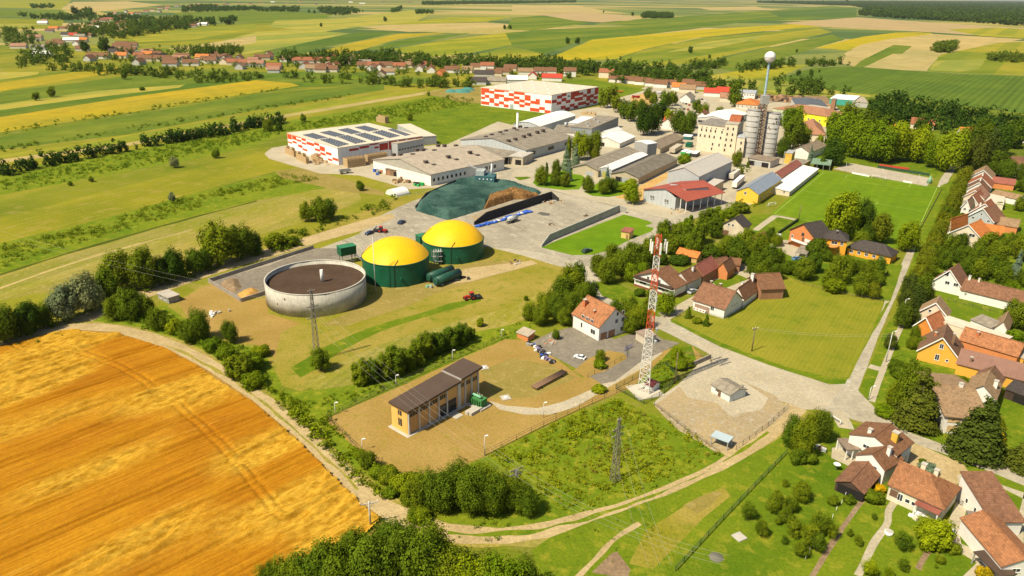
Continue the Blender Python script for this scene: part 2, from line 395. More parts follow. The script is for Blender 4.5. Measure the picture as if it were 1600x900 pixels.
# ---- far fields, top
F = [
 ('crop_field', 'G', [(-60, 14), (95, 15), (118, 25), (0, 27), (-60, 29)]),
 ('wheat_field', 'Y2', [(-60, -6), (112, 0), (95, 14), (0, 12), (-60, 12)]),
 ('stubble_field', 'T', [(95, 14), (115, 3), (200, 2), (255, 8), (150, 18)]),
 ('meadow', 'GG', [(-60, 30), (0, 28), (100, 31), (95, 44), (0, 46), (-60, 47)]),
 ('stubble_field', 'TG', [(-60, 37), (60, 38), (40, 42), (-60, 43)]),
 ('field', 'GG', [(160, 55), (260, 40), (400, 36), (500, 35), (470, 50), (400, 60), (340, 74), (200, 70)]),
 ('wheat_field', 'Y2', [(205, 60), (290, 45), (400, 37), (400, 45), (300, 62), (215, 66)]),
 ('stubble_field', 'TG', [(260, 82), (330, 68), (400, 50), (470, 46), (545, 52), (480, 66), (412, 80), (380, 86)]),
 ('stubble_field', 'T', [(262, 76), (300, 72), (400, 55), (400, 66), (330, 82)]),
 ('field', 'G', [(270, 20), (400, 14), (520, 22), (500, 34), (400, 36), (290, 30)]),
 ('crop_field', 'D', [(412, 81), (480, 66), (560, 50), (622, 50), (560, 64), (500, 75), (475, 84), (430, 88)]),
 ('stubble_field', 'TG', [(430, 32), (540, 28), (560, 42), (500, 50), (420, 42)]),
 ('wheat_field', 'Y', [(497, 81), (545, 68), (622, 53), (700, 51), (622, 61), (572, 76), (520, 88)]),
 ('crop_field', 'G', [(572, 77), (640, 60), (735, 51), (722, 54), (665, 65), (600, 77)]),
 ('wheat_field', 'Y2', [(610, 77), (700, 62), (800, 50), (850, 48), (800, 70), (740, 82), (660, 90)]),
 ('field', 'GG', [(740, 86), (800, 72), (850, 85), (860, 100), (760, 100)]),
 ('stubble_field', 'TG', [(540, 28), (640, 16), (675, 20), (650, 34), (560, 42)]),
 ('stubble_field', 'T', [(560, 42), (600, 39), (760, 35), (830, 40), (740, 46), (640, 50)]),
 ('wheat_field', 'Y2', [(640, 34), (700, 27), (800, 26), (760, 34), (600, 39)]),
 ('field', 'G', [(790, 52), (850, 46), (1000, 40), (1150, 36), (1080, 46), (900, 66), (850, 85), (800, 70)]),
 ('stubble_field', 'T', [(800, 8), (900, 8), (945, 17), (985, 21), (860, 19), (800, 18)]),
 ('stubble_field', 'T2', [(840, 23), (900, 19), (970, 23), (1004, 29), (940, 35), (880, 31)]),
 ('field', 'G', [(800, 28), (850, 24), (920, 36), (830, 48), (790, 46)]),
 ('field', 'G', [(940, 36), (1004, 30), (1150, 20), (1300, 9), (1340, 12), (1338, 27), (1200, 33), (1100, 38), (1000, 42)]),
 ('crop_field', 'D', [(1200, 18), (1338, 12), (1338, 27), (1220, 27)]),
 ('stubble_field', 'T', [(1090, 12), (1180, 10), (1210, 16), (1110, 16)]),
 ('wheat_field', 'Y', [(860, 90), (925, 62), (1100, 46), (1250, 37), (1290, 41), (1200, 48), (1090, 59), (1010, 76), (960, 92), (900, 95)]),
 ('field', 'GG', [(955, 95), (1010, 77), (1090, 60), (1200, 50), (1275, 43), (1300, 50), (1240, 64), (1150, 84), (1080, 100), (1000, 104)]),
 ('stubble_field', 'TG', [(1040, 82), (1100, 66), (1200, 54), (1180, 62), (1110, 76)]),
 ('field', 'G', [(1085, 100), (1150, 86), (1240, 66), (1300, 54), (1320, 62), (1270, 76), (1200, 98), (1150, 112)]),
 ('stubble_field', 'T2', [(1220, 36), (1340, 27), (1500, 38), (1600, 44), (1700, 52), (1700, 66), (1600, 60), (1450, 50), (1290, 42)]),
 ('wheat_field', 'Y2', [(1480, 46), (1560, 43), (1700, 52), (1700, 64), (1600, 60), (1530, 56)]),
 ('wheat_field', 'Y', [(1275, 75), (1310, 66), (1350, 57), (1400, 51), (1450, 50), (1385, 57), (1345, 66), (1310, 77)]),
 ('stubble_field', 'T', [(1305, 96), (1325, 80), (1390, 61), (1455, 53), (1600, 61), (1560, 67), (1470, 85), (1448, 111), (1350, 107), (1335, 104)]),
 ('wheat_field', 'Y', [(1308, 78), (1335, 66), (1375, 57), (1452, 51), (1458, 53), (1390, 61), (1345, 70), (1325, 79)]),
 ('crop_field', 'G', [(1335, 104), (1350, 105), (1395, 84), (1410, 84), (1425, 72), (1396, 70), (1378, 79), (1345, 95)]),
 ('field', 'GG', [(1600, 65), (1700, 66), (1700, 122), (1600, 118), (1530, 116), (1448, 111), (1470, 85), (1560, 67)]),
 ('stubble_field', 'TG', [(1452, 110), (1462, 95), (1540, 92), (1530, 108), (1500, 112)]),
 ('crop_field', 'DR', [(1215, 123), (1270, 106), (1335, 104), (1500, 116), (1700, 122), (1700, 190), (1500, 165), (1400, 150), (1290, 142)]),
 ('field', 'Y2', [(1110, 118), (1200, 103), (1262, 101), (1215, 121), (1150, 124)]),
]
FM = {'G': GREEN2, 'D': GDARK, 'Y': YEL, 'Y2': GOLD, 'T': TAN, 'T2': gmat('field_pink_tan', (.40, .28, .13), (.33, .25, .11), patch=.008, row=(.1, 12, .06)), 'TG': TANG, 'GG': GREEN,
      'DR': gmat('crop_rows', (.07, .115, .028), (.10, .14, .03), patch=.01, row=(A(1250, 130, 1330, 108), 14, .3, 1.2))}
aR = A(860, 90, 1290, 41)
FR = {'G': gmat('far_green', (.085, .125, .024), (.13, .155, .03), patch=.008, strips=(aR, 45, .32)), 'GG': gmat('far_meadow', (.14, .155, .02), (.22, .20, .03), (.27, .22, .05), patch=.01, strips=(aR, 34, .34)), 'Y': gmat('far_yellow', (.36, .27, .012), (.28, .24, .02), patch=.01, strips=(aR, 30, .16)),
      'Y2': gmat('far_gold', (.26, .23, .03), (.19, .19, .03), patch=.01, strips=(aR, 36, .28)), 'T': gmat('far_tan', (.42, .31, .12), (.33, .26, .09), patch=.008, strips=(aR, 50, .12)), 'TG': gmat('far_tan_green', (.28, .24, .07), (.20, .20, .05), (.32, .26, .09), patch=.015, strips=(aR, 30, .3)), 'D': gmat('far_dark', (.06, .10, .03), (.08, .12, .032), strips=(aR, 60, .2))}
for nm, k, pts in F: poly(nm, (FR if pts[0][0] > 520 else FM).get(k, FM[k]), pts, jit=1.2, step=20)

# ---- long strips on the left
for nm, mt, pts in [
 ('crop_field', GREEN2, [(-80, 160), (0, 146), (200, 118), (300, 112), (560, 112), (700, 125), (690, 130), (545, 136), (470, 136), (400, 146), (200, 175), (0, 207), (-80, 220)]),
 ('stubble_field', TANG, [(-80, 176), (0, 163), (150, 142), (290, 132), (280, 137), (150, 152), (0, 172), (-80, 184)]),
 ('wheat_field', YEL, [(-80, 146), (0, 130), (60, 120), (150, 108), (190, 104), (193, 109), (150, 118), (0, 143), (-80, 158)]),
 ('hay_meadow', TANG, [(-80, 126), (0, 112), (60, 112), (60, 116), (0, 125), (-80, 138)]),
 ('wheat_field', YEL, [(-80, 198), (0, 183), (200, 152), (400, 125), (455, 130), (468, 134), (400, 145), (200, 176), (0, 207), (-80, 220)]),
 ('crop_field', GREEN2, [(-80, 228), (0, 214), (200, 181), (400, 147), (545, 135), (600, 133), (600, 140), (400, 172), (200, 210), (0, 234), (-80, 246)]),
 ('meadow_bright', LAWN, [(470, 133), (510, 122), (560, 118), (570, 122), (520, 130)]),
 ('hay_meadow', GOLD, [(-80, 256), (0, 243), (190, 213), (400, 178), (560, 152), (640, 142), (664, 142), (400, 187), (190, 224), (0, 247), (-80, 262)]),
 ('dirt_track', TAN, [(-80, 266), (0, 249), (190, 225), (400, 186.5), (560, 160), (664, 143.5), (700, 138), (704, 140), (668, 147), (560, 164.5), (400, 191), (190, 230), (0, 255), (-80, 275)]),
 ('orchard_ground', VEG, [(-80, 285), (0, 268), (215, 232), (400, 197), (560, 171), (700, 146), (735, 152), (745, 165), (620, 187), (600, 190), (450, 205), (400, 228), (270, 255), (0, 305), (-80, 325)]),
 ('hay_meadow', GREEN, [(-80, 330), (0, 309), (270, 257), (400, 230), (425, 232), (420, 245), (470, 262), (430, 268), (300, 303), (150, 345), (0, 380), (-80, 400)]),
 ('scrub_ground', VEG, [(-80, 402), (0, 380), (150, 345), (300, 303), (440, 268), (545, 292), (400, 312), (300, 338), (200, 366), (100, 395), (0, 427), (-80, 452)]),
 ('hay_meadow', HAY, [(-80, 455), (0, 429), (100, 397), (200, 368), (300, 340), (400, 314), (520, 292), (560, 300), (565, 312), (500, 340), (420, 362), (300, 400), (200, 432), (100, 450), (0, 470), (-80, 486)]),
 ('ditch', gmat('ditch_dark', (.05, .07, .012), (.07, .09, .015)), [(-80, 455), (0, 428), (100, 396), (200, 367), (300, 339), (400, 313), (402, 315), (300, 341.5), (200, 370), (100, 399), (0, 431), (-80, 458)]),
 ('stubble_field', TAN, [(-40, 462), (0, 449), (60, 428), (62, 429.5), (0, 452), (-40, 466)]),
 ('stubble_field', TAN, [(60, 427), (150, 398), (300, 358), (302, 359.5), (150, 401), (60, 430)]),
 ('dry_meadow', DRYG, [(440, 372), (520, 348), (580, 325), (640, 305), (700, 290), (720, 296), (650, 322), (600, 336), (500, 363), (420, 384), (390, 388)]),
 ('dry_meadow', DRY, [(430, 268), (475, 262), (540, 280), (600, 300), (600, 306), (540, 300), (440, 278)]),
 ('meadow', LAWN, [(600, 188), (680, 172), (752, 162), (870, 182), (800, 200), (700, 226), (678, 222), (680, 210), (625, 194)]),
]: poly(nm, mt, pts, jit=1.0, step=8)

# ---- industrial estate paving, yards
poly('gravel_yard', GRAV, [(413, 240), (425, 231), (455, 226), (530, 240), (700, 225), (800, 180), (870, 176), (940, 166), (1010, 135), (1060, 140), (1160, 150), (1320, 160), (1330, 200), (1250, 262), (1190, 315), (1140, 330), (1060, 345), (1000, 335), (850, 296), (780, 277), (700, 292), (640, 296), (560, 274), (500, 271), (450, 257), (420, 248)], jit=.6)
poly('lawn', LAWN, [(770, 298), (720, 296), (690, 292), (780, 277), (825, 276), (830, 278), (800, 285)], jit=.4)
poly('lawn', LAWNV, [(832, 285), (838, 278), (870, 268), (900, 262), (915, 280), (905, 296), (880, 297), (840, 292)], jit=.4)
poly('lawn', LAWNV, [(912, 300), (935, 285), (990, 283), (1000, 295), (985, 303), (950, 308), (925, 306)], jit=.4)
poly('sawdust_strip', SAND, [(1000, 290), (1040, 270), (1055, 262), (1048, 275), (1020, 292), (1010, 300), (1004, 316), (985, 314), (960, 308), (985, 300)], jit=.5)
poly('lawn', LAWN, [(700, 172), (752, 160), (873, 180), (860, 185), (800, 195)], jit=.3)
poly('lawn', LAWN, [(880, 127), (925, 124), (1010, 140), (985, 148), (930, 160), (924, 152), (926, 136)], jit=.4)
poly('dry_yard', DRY, [(660, 146), (700, 138), (760, 135), (752, 162), (720, 160), (690, 152)], jit=.8)
poly('sawdust_yard', SAND, [(985, 152), (1005, 146), (1020, 155), (1010, 175), (990, 172)], jit=.8)
poly('dry_meadow', TANG, [(1040, 122), (1120, 118), (1210, 128), (1330, 145), (1400, 155), (1300, 158), (1180, 140), (1060, 128)], jit=1)
poly('timber_yard', SOIL, [(1195, 150), (1260, 150), (1340, 150), (1330, 165), (1250, 162), (1195, 158)], jit=.5)
poly('park_lawn', LAWN, [(1230, 255), (1320, 200), (1400, 190), (1480, 210), (1490, 255), (1460, 278), (1310, 256), (1275, 262)], jit=.5)
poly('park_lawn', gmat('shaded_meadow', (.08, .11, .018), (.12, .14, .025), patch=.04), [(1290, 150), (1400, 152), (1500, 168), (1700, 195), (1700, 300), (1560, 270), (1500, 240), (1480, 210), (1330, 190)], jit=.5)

poly('yard', CONC, [(592, 338), (640, 316), (700, 294), (780, 277), (850, 294), (985, 327), (1052, 344), (1046, 358), (1022, 374), (960, 400), (925, 416), (905, 416), (860, 404), (830, 396), (760, 392), (700, 402), (560, 402), (500, 415), (420, 428), (340, 445), (330, 438), (440, 398), (500, 388), (560, 366)], jit=.5)
poly('yard_slab', CONCD, [(332, 440), (362, 430), (420, 415), (490, 388), (545, 388), (555, 400), (500, 418), (420, 440), (415, 462), (378, 470)], jit=.2)
poly('lawn', LAWNV, [(846, 387), (870, 376), (975, 335), (1010, 340), (1026, 352), (1022, 360), (990, 372), (950, 392), (925, 398), (895, 399)], jit=.3)
strip('asphalt_road', ROADM, [(770, 392), (830, 398), (870, 408), (905, 420), (921, 437), (930, 455), (960, 472), (1000, 490), (1050, 512), (1120, 546), (1200, 585), (1290, 620), (1370, 654), (1450, 686), (1530, 716), (1620, 752), (1750, 800)], 8.5, .5)
strip('asphalt_road', ROADM, [(925, 424), (960, 404), (1000, 384), (1028, 368), (1034, 350), (1000, 337), (900, 313), (820, 290), (790, 275), (800, 265), (850, 262), (870, 250)], 8, .5)
strip('asphalt_road', ROADM, [(1020, 356), (1060, 342), (1110, 328), (1160, 300), (1200, 275)], 8, .5)
poly('road_junction', ROADM, [(1210, 598), (1250, 590), (1300, 598), (1318, 596), (1345, 612), (1370, 640), (1400, 676), (1330, 655), (1280, 640), (1235, 640), (1210, 620)], jit=.3)
poly('main_street', ROADM, [(1500, 238), (1510, 240), (1484, 278), (1468, 316), (1452, 346), (1432, 385), (1417, 425), (1375, 520), (1340, 612), (1317, 598), (1340, 560), (1368, 500), (1404, 425), (1420, 385), (1440, 345), (1458, 310), (1469, 280)], jit=.2)
poly('gravel_verge', GRAV, [(1060, 520), (1100, 535), (1180, 560), (1220, 575), (1300, 592), (1318, 600), (1290, 640), (1235, 640), (1190, 690), (1150, 690), (1060, 650), (1020, 630), (1060, 600), (1090, 570), (1110, 555)], jit=.6)

for P_ in ([(1316, 595), (1322, 592), (1331, 596), (1328, 599)], [(1315, 599), (1327, 602), (1328, 604), (1316, 601)]): poly('road_marking', gmat('worn_white_paint', (.50, .47, .38), (.36, .33, .26), patch=.8), P_)
# ---- football ground
PIT = gmat('pitch_grass', (.10, .17, .012), (.13, .19, .016), patch=.03, fine=2, row=(A(1285, 266, 1205, 335), 11, .06, 1.2))
poly('football_pitch', PIT, [(1283, 265), (1471, 293), (1432, 384), (1390, 388), (1200, 338)], jit=.0)
poly('lawn', LAWN, [(1110, 398), (1150, 375), (1175, 335), (1205, 335), (1245, 340), (1320, 365), (1300, 410), (1240, 470), (1180, 440), (1120, 440)], jit=.3)
poly('sports_court', gmat('court_beige', (.42, .36, .27), (.37, .32, .24), patch=.05, bmp=.1), [(1302, 264), (1330, 255), (1458, 279), (1448, 291), (1420, 286), (1330, 270)], jit=0)
def pline(pts, w=.35): strip('pitch_line', gmat('white_line', (.55, .6, .42), (.6, .62, .48), bmp=0), pts, w, 0)
PL = [G(*p) for p in ((1288, 268.5), (1464, 294), (1424, 380), (1210, 334))]
for a, b in ((0, 1), (1, 2), (2, 3), (3, 0)): strip('pitch_line', gmat('white_line', (.24, .30, .12), (.29, .34, .15), bmp=0), [PL[a], PL[a].lerp(PL[b], .5), PL[b]], .3, 0, world=True)
m1, m2 = PL[0].lerp(PL[3], .5), PL[1].lerp(PL[2], .5); strip('pitch_line', MATS['white_line'], [m1, m1.lerp(m2, .5), m2], .3, 0, world=True)
cc = m1.lerp(m2, .5); strip('pitch_line', MATS['white_line'], [cc+Vector((math.cos(t), math.sin(t)))*8 for t in [i*math.pi/12 for i in range(25)]], .3, 0, world=True)
e0, e1 = PL[0], PL[1]; dv = (PL[3]-PL[0]).normalized(); ev = (e1-e0)
strip('pitch_line', MATS['white_line'], [e0+ev*.22, e0+ev*.22+dv*8], .3, 0, world=True)
strip('pitch_line', MATS['white_line'], [e0+ev*.78, e0+ev*.78+dv*8], .3, 0, world=True)
strip('pitch_line', MATS['white_line'], [e0+ev*.22+dv*14, e0+ev*.5+dv*14, e0+ev*.78+dv*14], .3, 0, world=True)

# ---- biogas meadow, tracks, plots
poly('dry_meadow', DRYG, [(262, 478), (330, 440), (380, 470), (420, 470), (560, 430), (690, 412), (760, 385), (800, 395), (870, 415), (905, 425), (880, 460), (800, 490), (700, 520), (600, 545), (520, 590), (470, 612), (432, 600), (415, 560), (320, 530), (280, 505)], jit=.8)
poly('dry_meadow', BRN, [(275, 470), (335, 442), (378, 471), (415, 466), (420, 490), (470, 505), (440, 520), (430, 560), (400, 540), (330, 520), (300, 500)], jit=.8)
poly('dry_meadow', DRY, [(600, 455), (690, 420), (760, 408), (830, 408), (838, 414), (760, 435), (690, 455), (640, 478), (540, 510), (500, 508), (560, 480)], jit=1.2)
poly('dirt_patch', DIRT, [(705, 425), (740, 418), (830, 407), (840, 412), (780, 428), (735, 440), (690, 445)], jit=.8)
poly('grass_strip', LAWN, [(455, 575), (500, 545), (580, 512), (680, 482), (750, 464), (752, 470), (690, 488), (600, 516), (540, 545), (500, 575), (470, 590)], jit=1.2)
poly('dry_meadow', HAY, [(475, 600), (540, 560), (620, 530), (720, 500), (800, 480), (850, 455), (900, 430), (910, 440), (820, 500), (740, 530), (640, 560), (560, 600), (500, 615)], jit=.8)
poly('grass_strip', VEG, [(420, 612), (470, 612), (560, 600), (640, 560), (740, 520), (830, 500), (860, 500), (800, 530), (700, 570), (560, 625), (510, 655), (560, 705), (620, 745), (600, 760), (540, 720), (480, 670), (420, 625)], jit=.8)
poly('grass_verge', VEG, [(160, 490), (260, 478), (330, 530), (410, 545), (440, 600), (430, 640), (380, 595), (330, 565), (260, 528), (180, 506), (130, 503)], jit=.8)
poly('dirt_track', DIRT, [(612, 334), (618, 340), (560, 362), (500, 378), (430, 400), (350, 424), (290, 445), (240, 462), (160, 494), (110, 517), (0, 548), (-60, 565), (-60, 545), (0, 531), (100, 503), (160, 480), (240, 446), (300, 425), (350, 408), (430, 385), (500, 364), (580, 340)], jit=.7)
TR = [(60, 522), (110, 511), (180, 515), (262, 539), (330, 575), (400, 622), (468, 678), (520, 730), (575, 780), (620, 806), (690, 829), (780, 834), (870, 822), (960, 795), (1060, 756), (1140, 717), (1195, 678), (1245, 636)]
strip('grass_verge', HAY, TR, 8, 1.4)
strip('dirt_track', DIRT, TR, 5.6, .6)
strip('track_crown', HAY, [(260, 539), (330, 574), (400, 621), (468, 677), (520, 728), (560, 765)], .7, 1.2)
strip('track_crown', VEG, [(700, 830), (780, 835), (870, 823), (960, 796), (1060, 757), (1110, 732)], .7, 1.3)
strip('track_crown', VEG, [(1130, 722), (1160, 703), (1200, 675)], .8, .8)
poly('mown_yard', BRN, [(508, 656), (560, 632), (620, 606), (700, 570), (790, 530), (822, 532), (862, 556), (908, 590), (960, 575), (1000, 552), (1080, 540), (1100, 560), (1000, 600), (905, 640), (830, 675), (757, 713), (700, 740), (625, 742), (560, 705)], jit=.4)
poly('dry_patch', DRY, [(750, 580), (800, 560), (860, 570), (900, 590), (880, 600), (830, 622), (770, 622)], jit=1.2)
poly('gravel_path', GRAV, [(764, 626), (790, 634), (840, 638), (880, 628), (930, 606), (975, 578), (1000, 560), (1025, 545), (1035, 552), (1005, 575), (960, 600), (900, 636), (860, 648), (820, 648), (780, 640)], jit=.3)
poly('asphalt_yard', CONCD, [(832, 534), (860, 520), (890, 512), (920, 514), (960, 530), (985, 522), (1008, 512), (1035, 530), (1062, 536), (1030, 552), (1000, 566), (960, 596), (940, 600), (905, 578), (870, 560), (842, 548)], jit=.3)
poly('dry_patch', BRN, [(920, 560), (950, 548), (975, 552), (980, 560), (945, 580), (915, 590), (895, 580)], jit=.3)
poly('lawn', LAWN, [(930, 440), (960, 440), (990, 455), (1010, 480), (985, 478), (960, 470), (940, 462)], jit=.3)
poly('lawn', LAWN, [(985, 472), (1020, 462), (1060, 465), (1085, 480), (1030, 495), (1000, 490)], jit=.3)
poly('mown_field', gmat('striped_lawn', (.15, .165, .022), (.22, .195, .04), (.12, .15, .018), patch=.025, fine=1.8, row=(A(1160, 520, 1230, 440), 2.6, .11, .8)), [(1048, 500), (1080, 492), (1140, 500), (1225, 430), (1250, 440), (1330, 455), (1382, 472), (1368, 510), (1327, 592), (1300, 594), (1225, 573), (1128, 540)], jit=.3)
poly('grass_verge', LAWN, [(1225, 573), (1300, 590), (1325, 590), (1384, 474), (1392, 470), (1320, 600), (1296, 601), (1200, 570), (1126, 542), (1048, 503), (1048, 498), (1128, 536)], jit=.3)
poly('driveway', GRAV, [(1028, 490), (1060, 476), (1085, 462), (1094, 470), (1060, 492), (1046, 500)], jit=.2)
poly('farmyard', GRAV, [(1085, 430), (1150, 405), (1200, 410), (1220, 430), (1200, 440), (1140, 470), (1120, 450)], jit=.5)
poly('lawn', LAWN, [(1110, 440), (1150, 428), (1170, 436), (1130, 452)], jit=.4)
poly('garden_lawn', LAWN, [(1230, 430), (1260, 400), (1330, 385), (1410, 415), (1392, 470), (1380, 470), (1250, 438)], jit=.3)
poly('paved_yard', GRAV, [(1200, 384), (1225, 375), (1260, 378), (1290, 402), (1262, 412), (1235, 400)], jit=.2)
strip('garden_path', GRAV, [(1180, 360), (1205, 342), (1214, 338), (1245, 344)], 3, .1)
poly('weed_ground', VEG, [(968, 622), (1000, 640), (1060, 665), (1134, 712), (1120, 722), (1060, 750), (960, 788), (860, 814), (780, 826), (700, 818), (640, 790), (620, 750), (700, 745), (757, 716), (830, 678), (905, 643)], jit=.8)
poly('dirt_yard', gmat('dirt_yard', (.36, .27, .14), (.30, .235, .14), (.38, .33, .25), patch=.09, fine=1.3), [(1022, 634), (1062, 604), (1100, 575), (1150, 590), (1210, 618), (1236, 640), (1205, 665), (1140, 702), (1120, 708), (1060, 672)], jit=.4)
poly('gravel_patch', GRAV, [(1062, 604), (1100, 575), (1150, 590), (1200, 622), (1190, 640), (1140, 650), (1120, 630), (1075, 622)], jit=1.0)
poly('grass_verge', LAWN, [(980, 612), (1005, 590), (1050, 545), (1080, 540), (1088, 562), (1060, 580), (1030, 608), (1020, 625)], jit=.3)
poly('lawn', LAWN, [(1290, 645), (1262, 655), (1210, 690), (1130, 735), (1040, 775), (930, 812), (860, 840), (830, 860), (860, 960), (1700, 960), (1700, 800), (1540, 735), (1440, 697), (1350, 665)], jit=.4)
poly('dry_patch', DRYG, [(980, 880), (1010, 830), (1070, 790), (1130, 760), (1140, 775), (1100, 810), (1060, 850), (1020, 890)], jit=2)
poly('dry_patch', DRY, [(1068, 790), (1090, 778), (1115, 768), (1128, 772), (1110, 790), (1090, 803)], jit=1)
poly('soil_patch', SOIL, [(925, 895), (955, 865), (965, 862), (985, 890), (980, 905)], jit=.8)
strip('dirt_track', DIRT, [(900, 905), (930, 875), (955, 848), (975, 832), (1000, 818)], 1.2, .4)
poly('lawn', LAWN, [(1342, 612), (1372, 540), (1390, 500), (1420, 470), (1460, 470), (1560, 500), (1700, 560), (1700, 780), (1600, 738), (1500, 705), (1420, 675), (1370, 640)], jit=.2)
poly('garden_ground', LAWN, [(1440, 350), (1470, 290), (1520, 270), (1600, 260), (1700, 280), (1700, 560), (1500, 480), (1420, 470), (1420, 430)], jit=.3)
strip('pavement', GRAV, [(1432, 445), (1412, 500), (1395, 540), (1375, 590), (1362, 628)], 1.6, .1)
strip('entrance_path', GRAV, [(1358, 572), (1372, 576), (1384, 578)], 3, .1)
poly('dry_yard', DIRT, [(1415, 690), (1440, 697), (1505, 725), (1518, 745), (1490, 760), (1450, 740), (1420, 725), (1408, 712)], jit=.4)
poly('driveway', GRAV, [(1496, 742), (1512, 740), (1600, 770), (1590, 810), (1545, 830), (1530, 860), (1528, 905), (1545, 905), (1600, 905), (1600, 780), (1560, 760), (1525, 745), (1504, 800), (1490, 835), (1470, 850), (1480, 820), (1500, 770)], jit=.2)
poly('driveway', GRAV, [(1522, 742), (1532, 744), (1512, 790), (1498, 830), (1502, 850), (1530, 862), (1545, 905), (1500, 905), (1526, 880), (1490, 858), (1470, 852), (1484, 812)], jit=.2)
poly('driveway', GRAV, [(1300, 700), (1338, 698), (1345, 715), (1325, 728), (1299, 716)], jit=.1)
poly('parking_bay', GRAV, [(1292, 640), (1316, 640), (1330, 660), (1335, 672), (1310, 668), (1300, 650)], jit=.1)
strip('garden_path', GRAV, [(1340, 900), (1365, 850), (1385, 820), (1388, 800), (1398, 785)], 1.4, .2)
strip('flower_bed', SOIL, [(1266, 905), (1300, 850), (1330, 805), (1350, 780)], 1.0, .2)
strip('flower_bed', SOIL, [(1435, 890), (1448, 865), (1458, 852)], 1.0, .2)

# ---- ripe wheat in front: a standing crop with lodged ridges and wheel tracks
def wheat():
    P = [G(*p) for p in [(-200, 570), (0, 545), (60, 527), (112, 516), (180, 521), (258, 545), (322, 580), (392, 627), (458, 682), (512, 735), (560, 782), (600, 812), (560, 850), (520, 880), (470, 960), (-300, 960), (-300, 700)]]
    from mathutils.geometry import intersect_point_tri_2d
    xs = [p.x for p in P]; ys = [p.y for p in P]; st = .42
    ca, sa = math.cos(aF), math.sin(aF)
    nx = int((max(xs)-min(xs))/st); ny = int((max(ys)-min(ys))/st)
    X, Y = np.meshgrid(np.linspace(min(xs), max(xs), nx), np.linspace(min(ys), max(ys), ny))
    ins = np.zeros(X.shape, bool); n = len(P)
    for i in range(n):
        a, b = P[i], P[(i+1) % n]
        c = ((a.y > Y) != (b.y > Y)) & (X < (b.x-a.x)*(Y-a.y)/((b.y-a.y) or 1e-9)+a.x); ins ^= c
    rng = np.random.RandomState(5)
    def vn(u, v, seed):       # smooth value noise
        r = np.random.RandomState(seed).rand(64, 64); iu = np.floor(u).astype(int); iv = np.floor(v).astype(int); fu = u-iu; fv = v-iv
        fu = fu*fu*(3-2*fu); fv = fv*fv*(3-2*fv); g = lambda a, b: r[a % 64, b % 64]
        return (g(iu, iv)*(1-fu)+g(iu+1, iv)*fu)*(1-fv)+(g(iu, iv+1)*(1-fu)+g(iu+1, iv+1)*fu)*fv
    U = X*ca+Y*sa; V = -X*sa+Y*ca; V = V+(vn(U/26, V/22, 21)-.5)*2.6
    Z = np.full(X.shape, .75)
    Z += (vn(U/.9, V/.9, 1)-.5)*.14 + (vn(U/6, V/2.2, 2)-.5)*.22 + (vn(U/30, V/16, 3)-.5)*.3
    # lodged zones: crumpled, streaked along the rows
    lod = np.clip((vn(U/34+3, V/10, 4)-.42)*5, 0, 1)
    w = vn(U/9, V/1.5+vn(U/7, V/7, 6)*1.6, 7); Z += lod*((w-.5)*1.7-.2)
    w2 = vn(U/22, V/1.1+vn(U/12, V/9, 8)*2, 9); Z -= np.clip((w2-.66)*7, 0, 1)*.7*np.clip(lod+.15, 0, 1); w3 = vn(U/2.2, V/1.1, 11); Z += lod*(w3-.5)*.55
    for k in range(-40, 40):   # wheel tracks in pairs every 18 m
        for dd in (-1.0, 1.0):
            c = k*11.5+dd*.95+4+np.sin(U/40)*.6; Z -= .72*np.exp(-((V-c)/.42)**2)
    # headland tracks following the farm track
    C = smooth([G(*p) for p in TR[1:10]], 8)
    for dist in (15.0, 17.0):
        D = np.full(X.shape, 1e9)
        for i in range(len(C)-1):
            a, b = C[i], C[i+1]; ab = b-a; L2 = ab.length_squared
            t = np.clip(((X-a.x)*ab.x+(Y-a.y)*ab.y)/L2, 0, 1); D = np.minimum(D, np.hypot(X-a.x-t*ab.x, Y-a.y-t*ab.y))
        Z -= .4*np.exp(-((D-dist)/.32)**2)*(vn(U/14, V/14, 13) > .3)
    Z = np.maximum(Z, .08)
    idx = -np.ones(X.shape, int); idx[ins] = np.arange(ins.sum())
    co = np.stack([X[ins], Y[ins], Z[ins]], 1).astype(np.float32)
    q = ins[:-1, :-1] & ins[1:, :-1] & ins[:-1, 1:] & ins[1:, 1:]
    a = idx[:-1, :-1][q]; b = idx[:-1, 1:][q]; c = idx[1:, 1:][q]; d = idx[1:, :-1][q]
    fs = np.stack([a, b, c, d], 1).astype(np.int32)
    me = bpy.data.meshes.new('wheat'); me.vertices.add(len(co)); me.vertices.foreach_set('co', co.ravel())
    me.loops.add(fs.size); me.loops.foreach_set('vertex_index', fs.ravel()); me.polygons.add(len(fs))
    me.polygons.foreach_set('loop_start', np.arange(0, fs.size, 4, dtype=np.int32)); me.polygons.foreach_set('loop_total', np.full(len(fs), 4, np.int32))
    me.update(calc_edges=True); me.validate()
    la = me.attributes.new('lodged', 'FLOAT', 'POINT'); la.data.foreach_set('value', lod[ins].astype(np.float32))
    m, nn, bs = newmat('ripe_wheat'); tc = N(nn, 'ShaderNodeTexCoord').outputs['Object']; rv = mapv(nn, tc, rot=-aF)
    big = noise(nn, mapv(nn, rv, scale=(.25, 1, 1)), .1, 5, .6); fine = noise(nn, mapv(nn, rv, scale=(.5, 1, 1)), 3.5, 3, .7)
    sep = N(nn, 'ShaderNodeSeparateXYZ'); nn.links.new(tc, sep.inputs[0])
    col = mixc(nn, ramp(nn, big, .35, .65), (.34, .132, .004), (.42, .190, .007))
    col = mixc(nn, ramp(nn, noise(nn, mapv(nn, rv, scale=(.12, 1, 1)), .7, 4, .65), .62, .85), col, (.50, .29, .045))
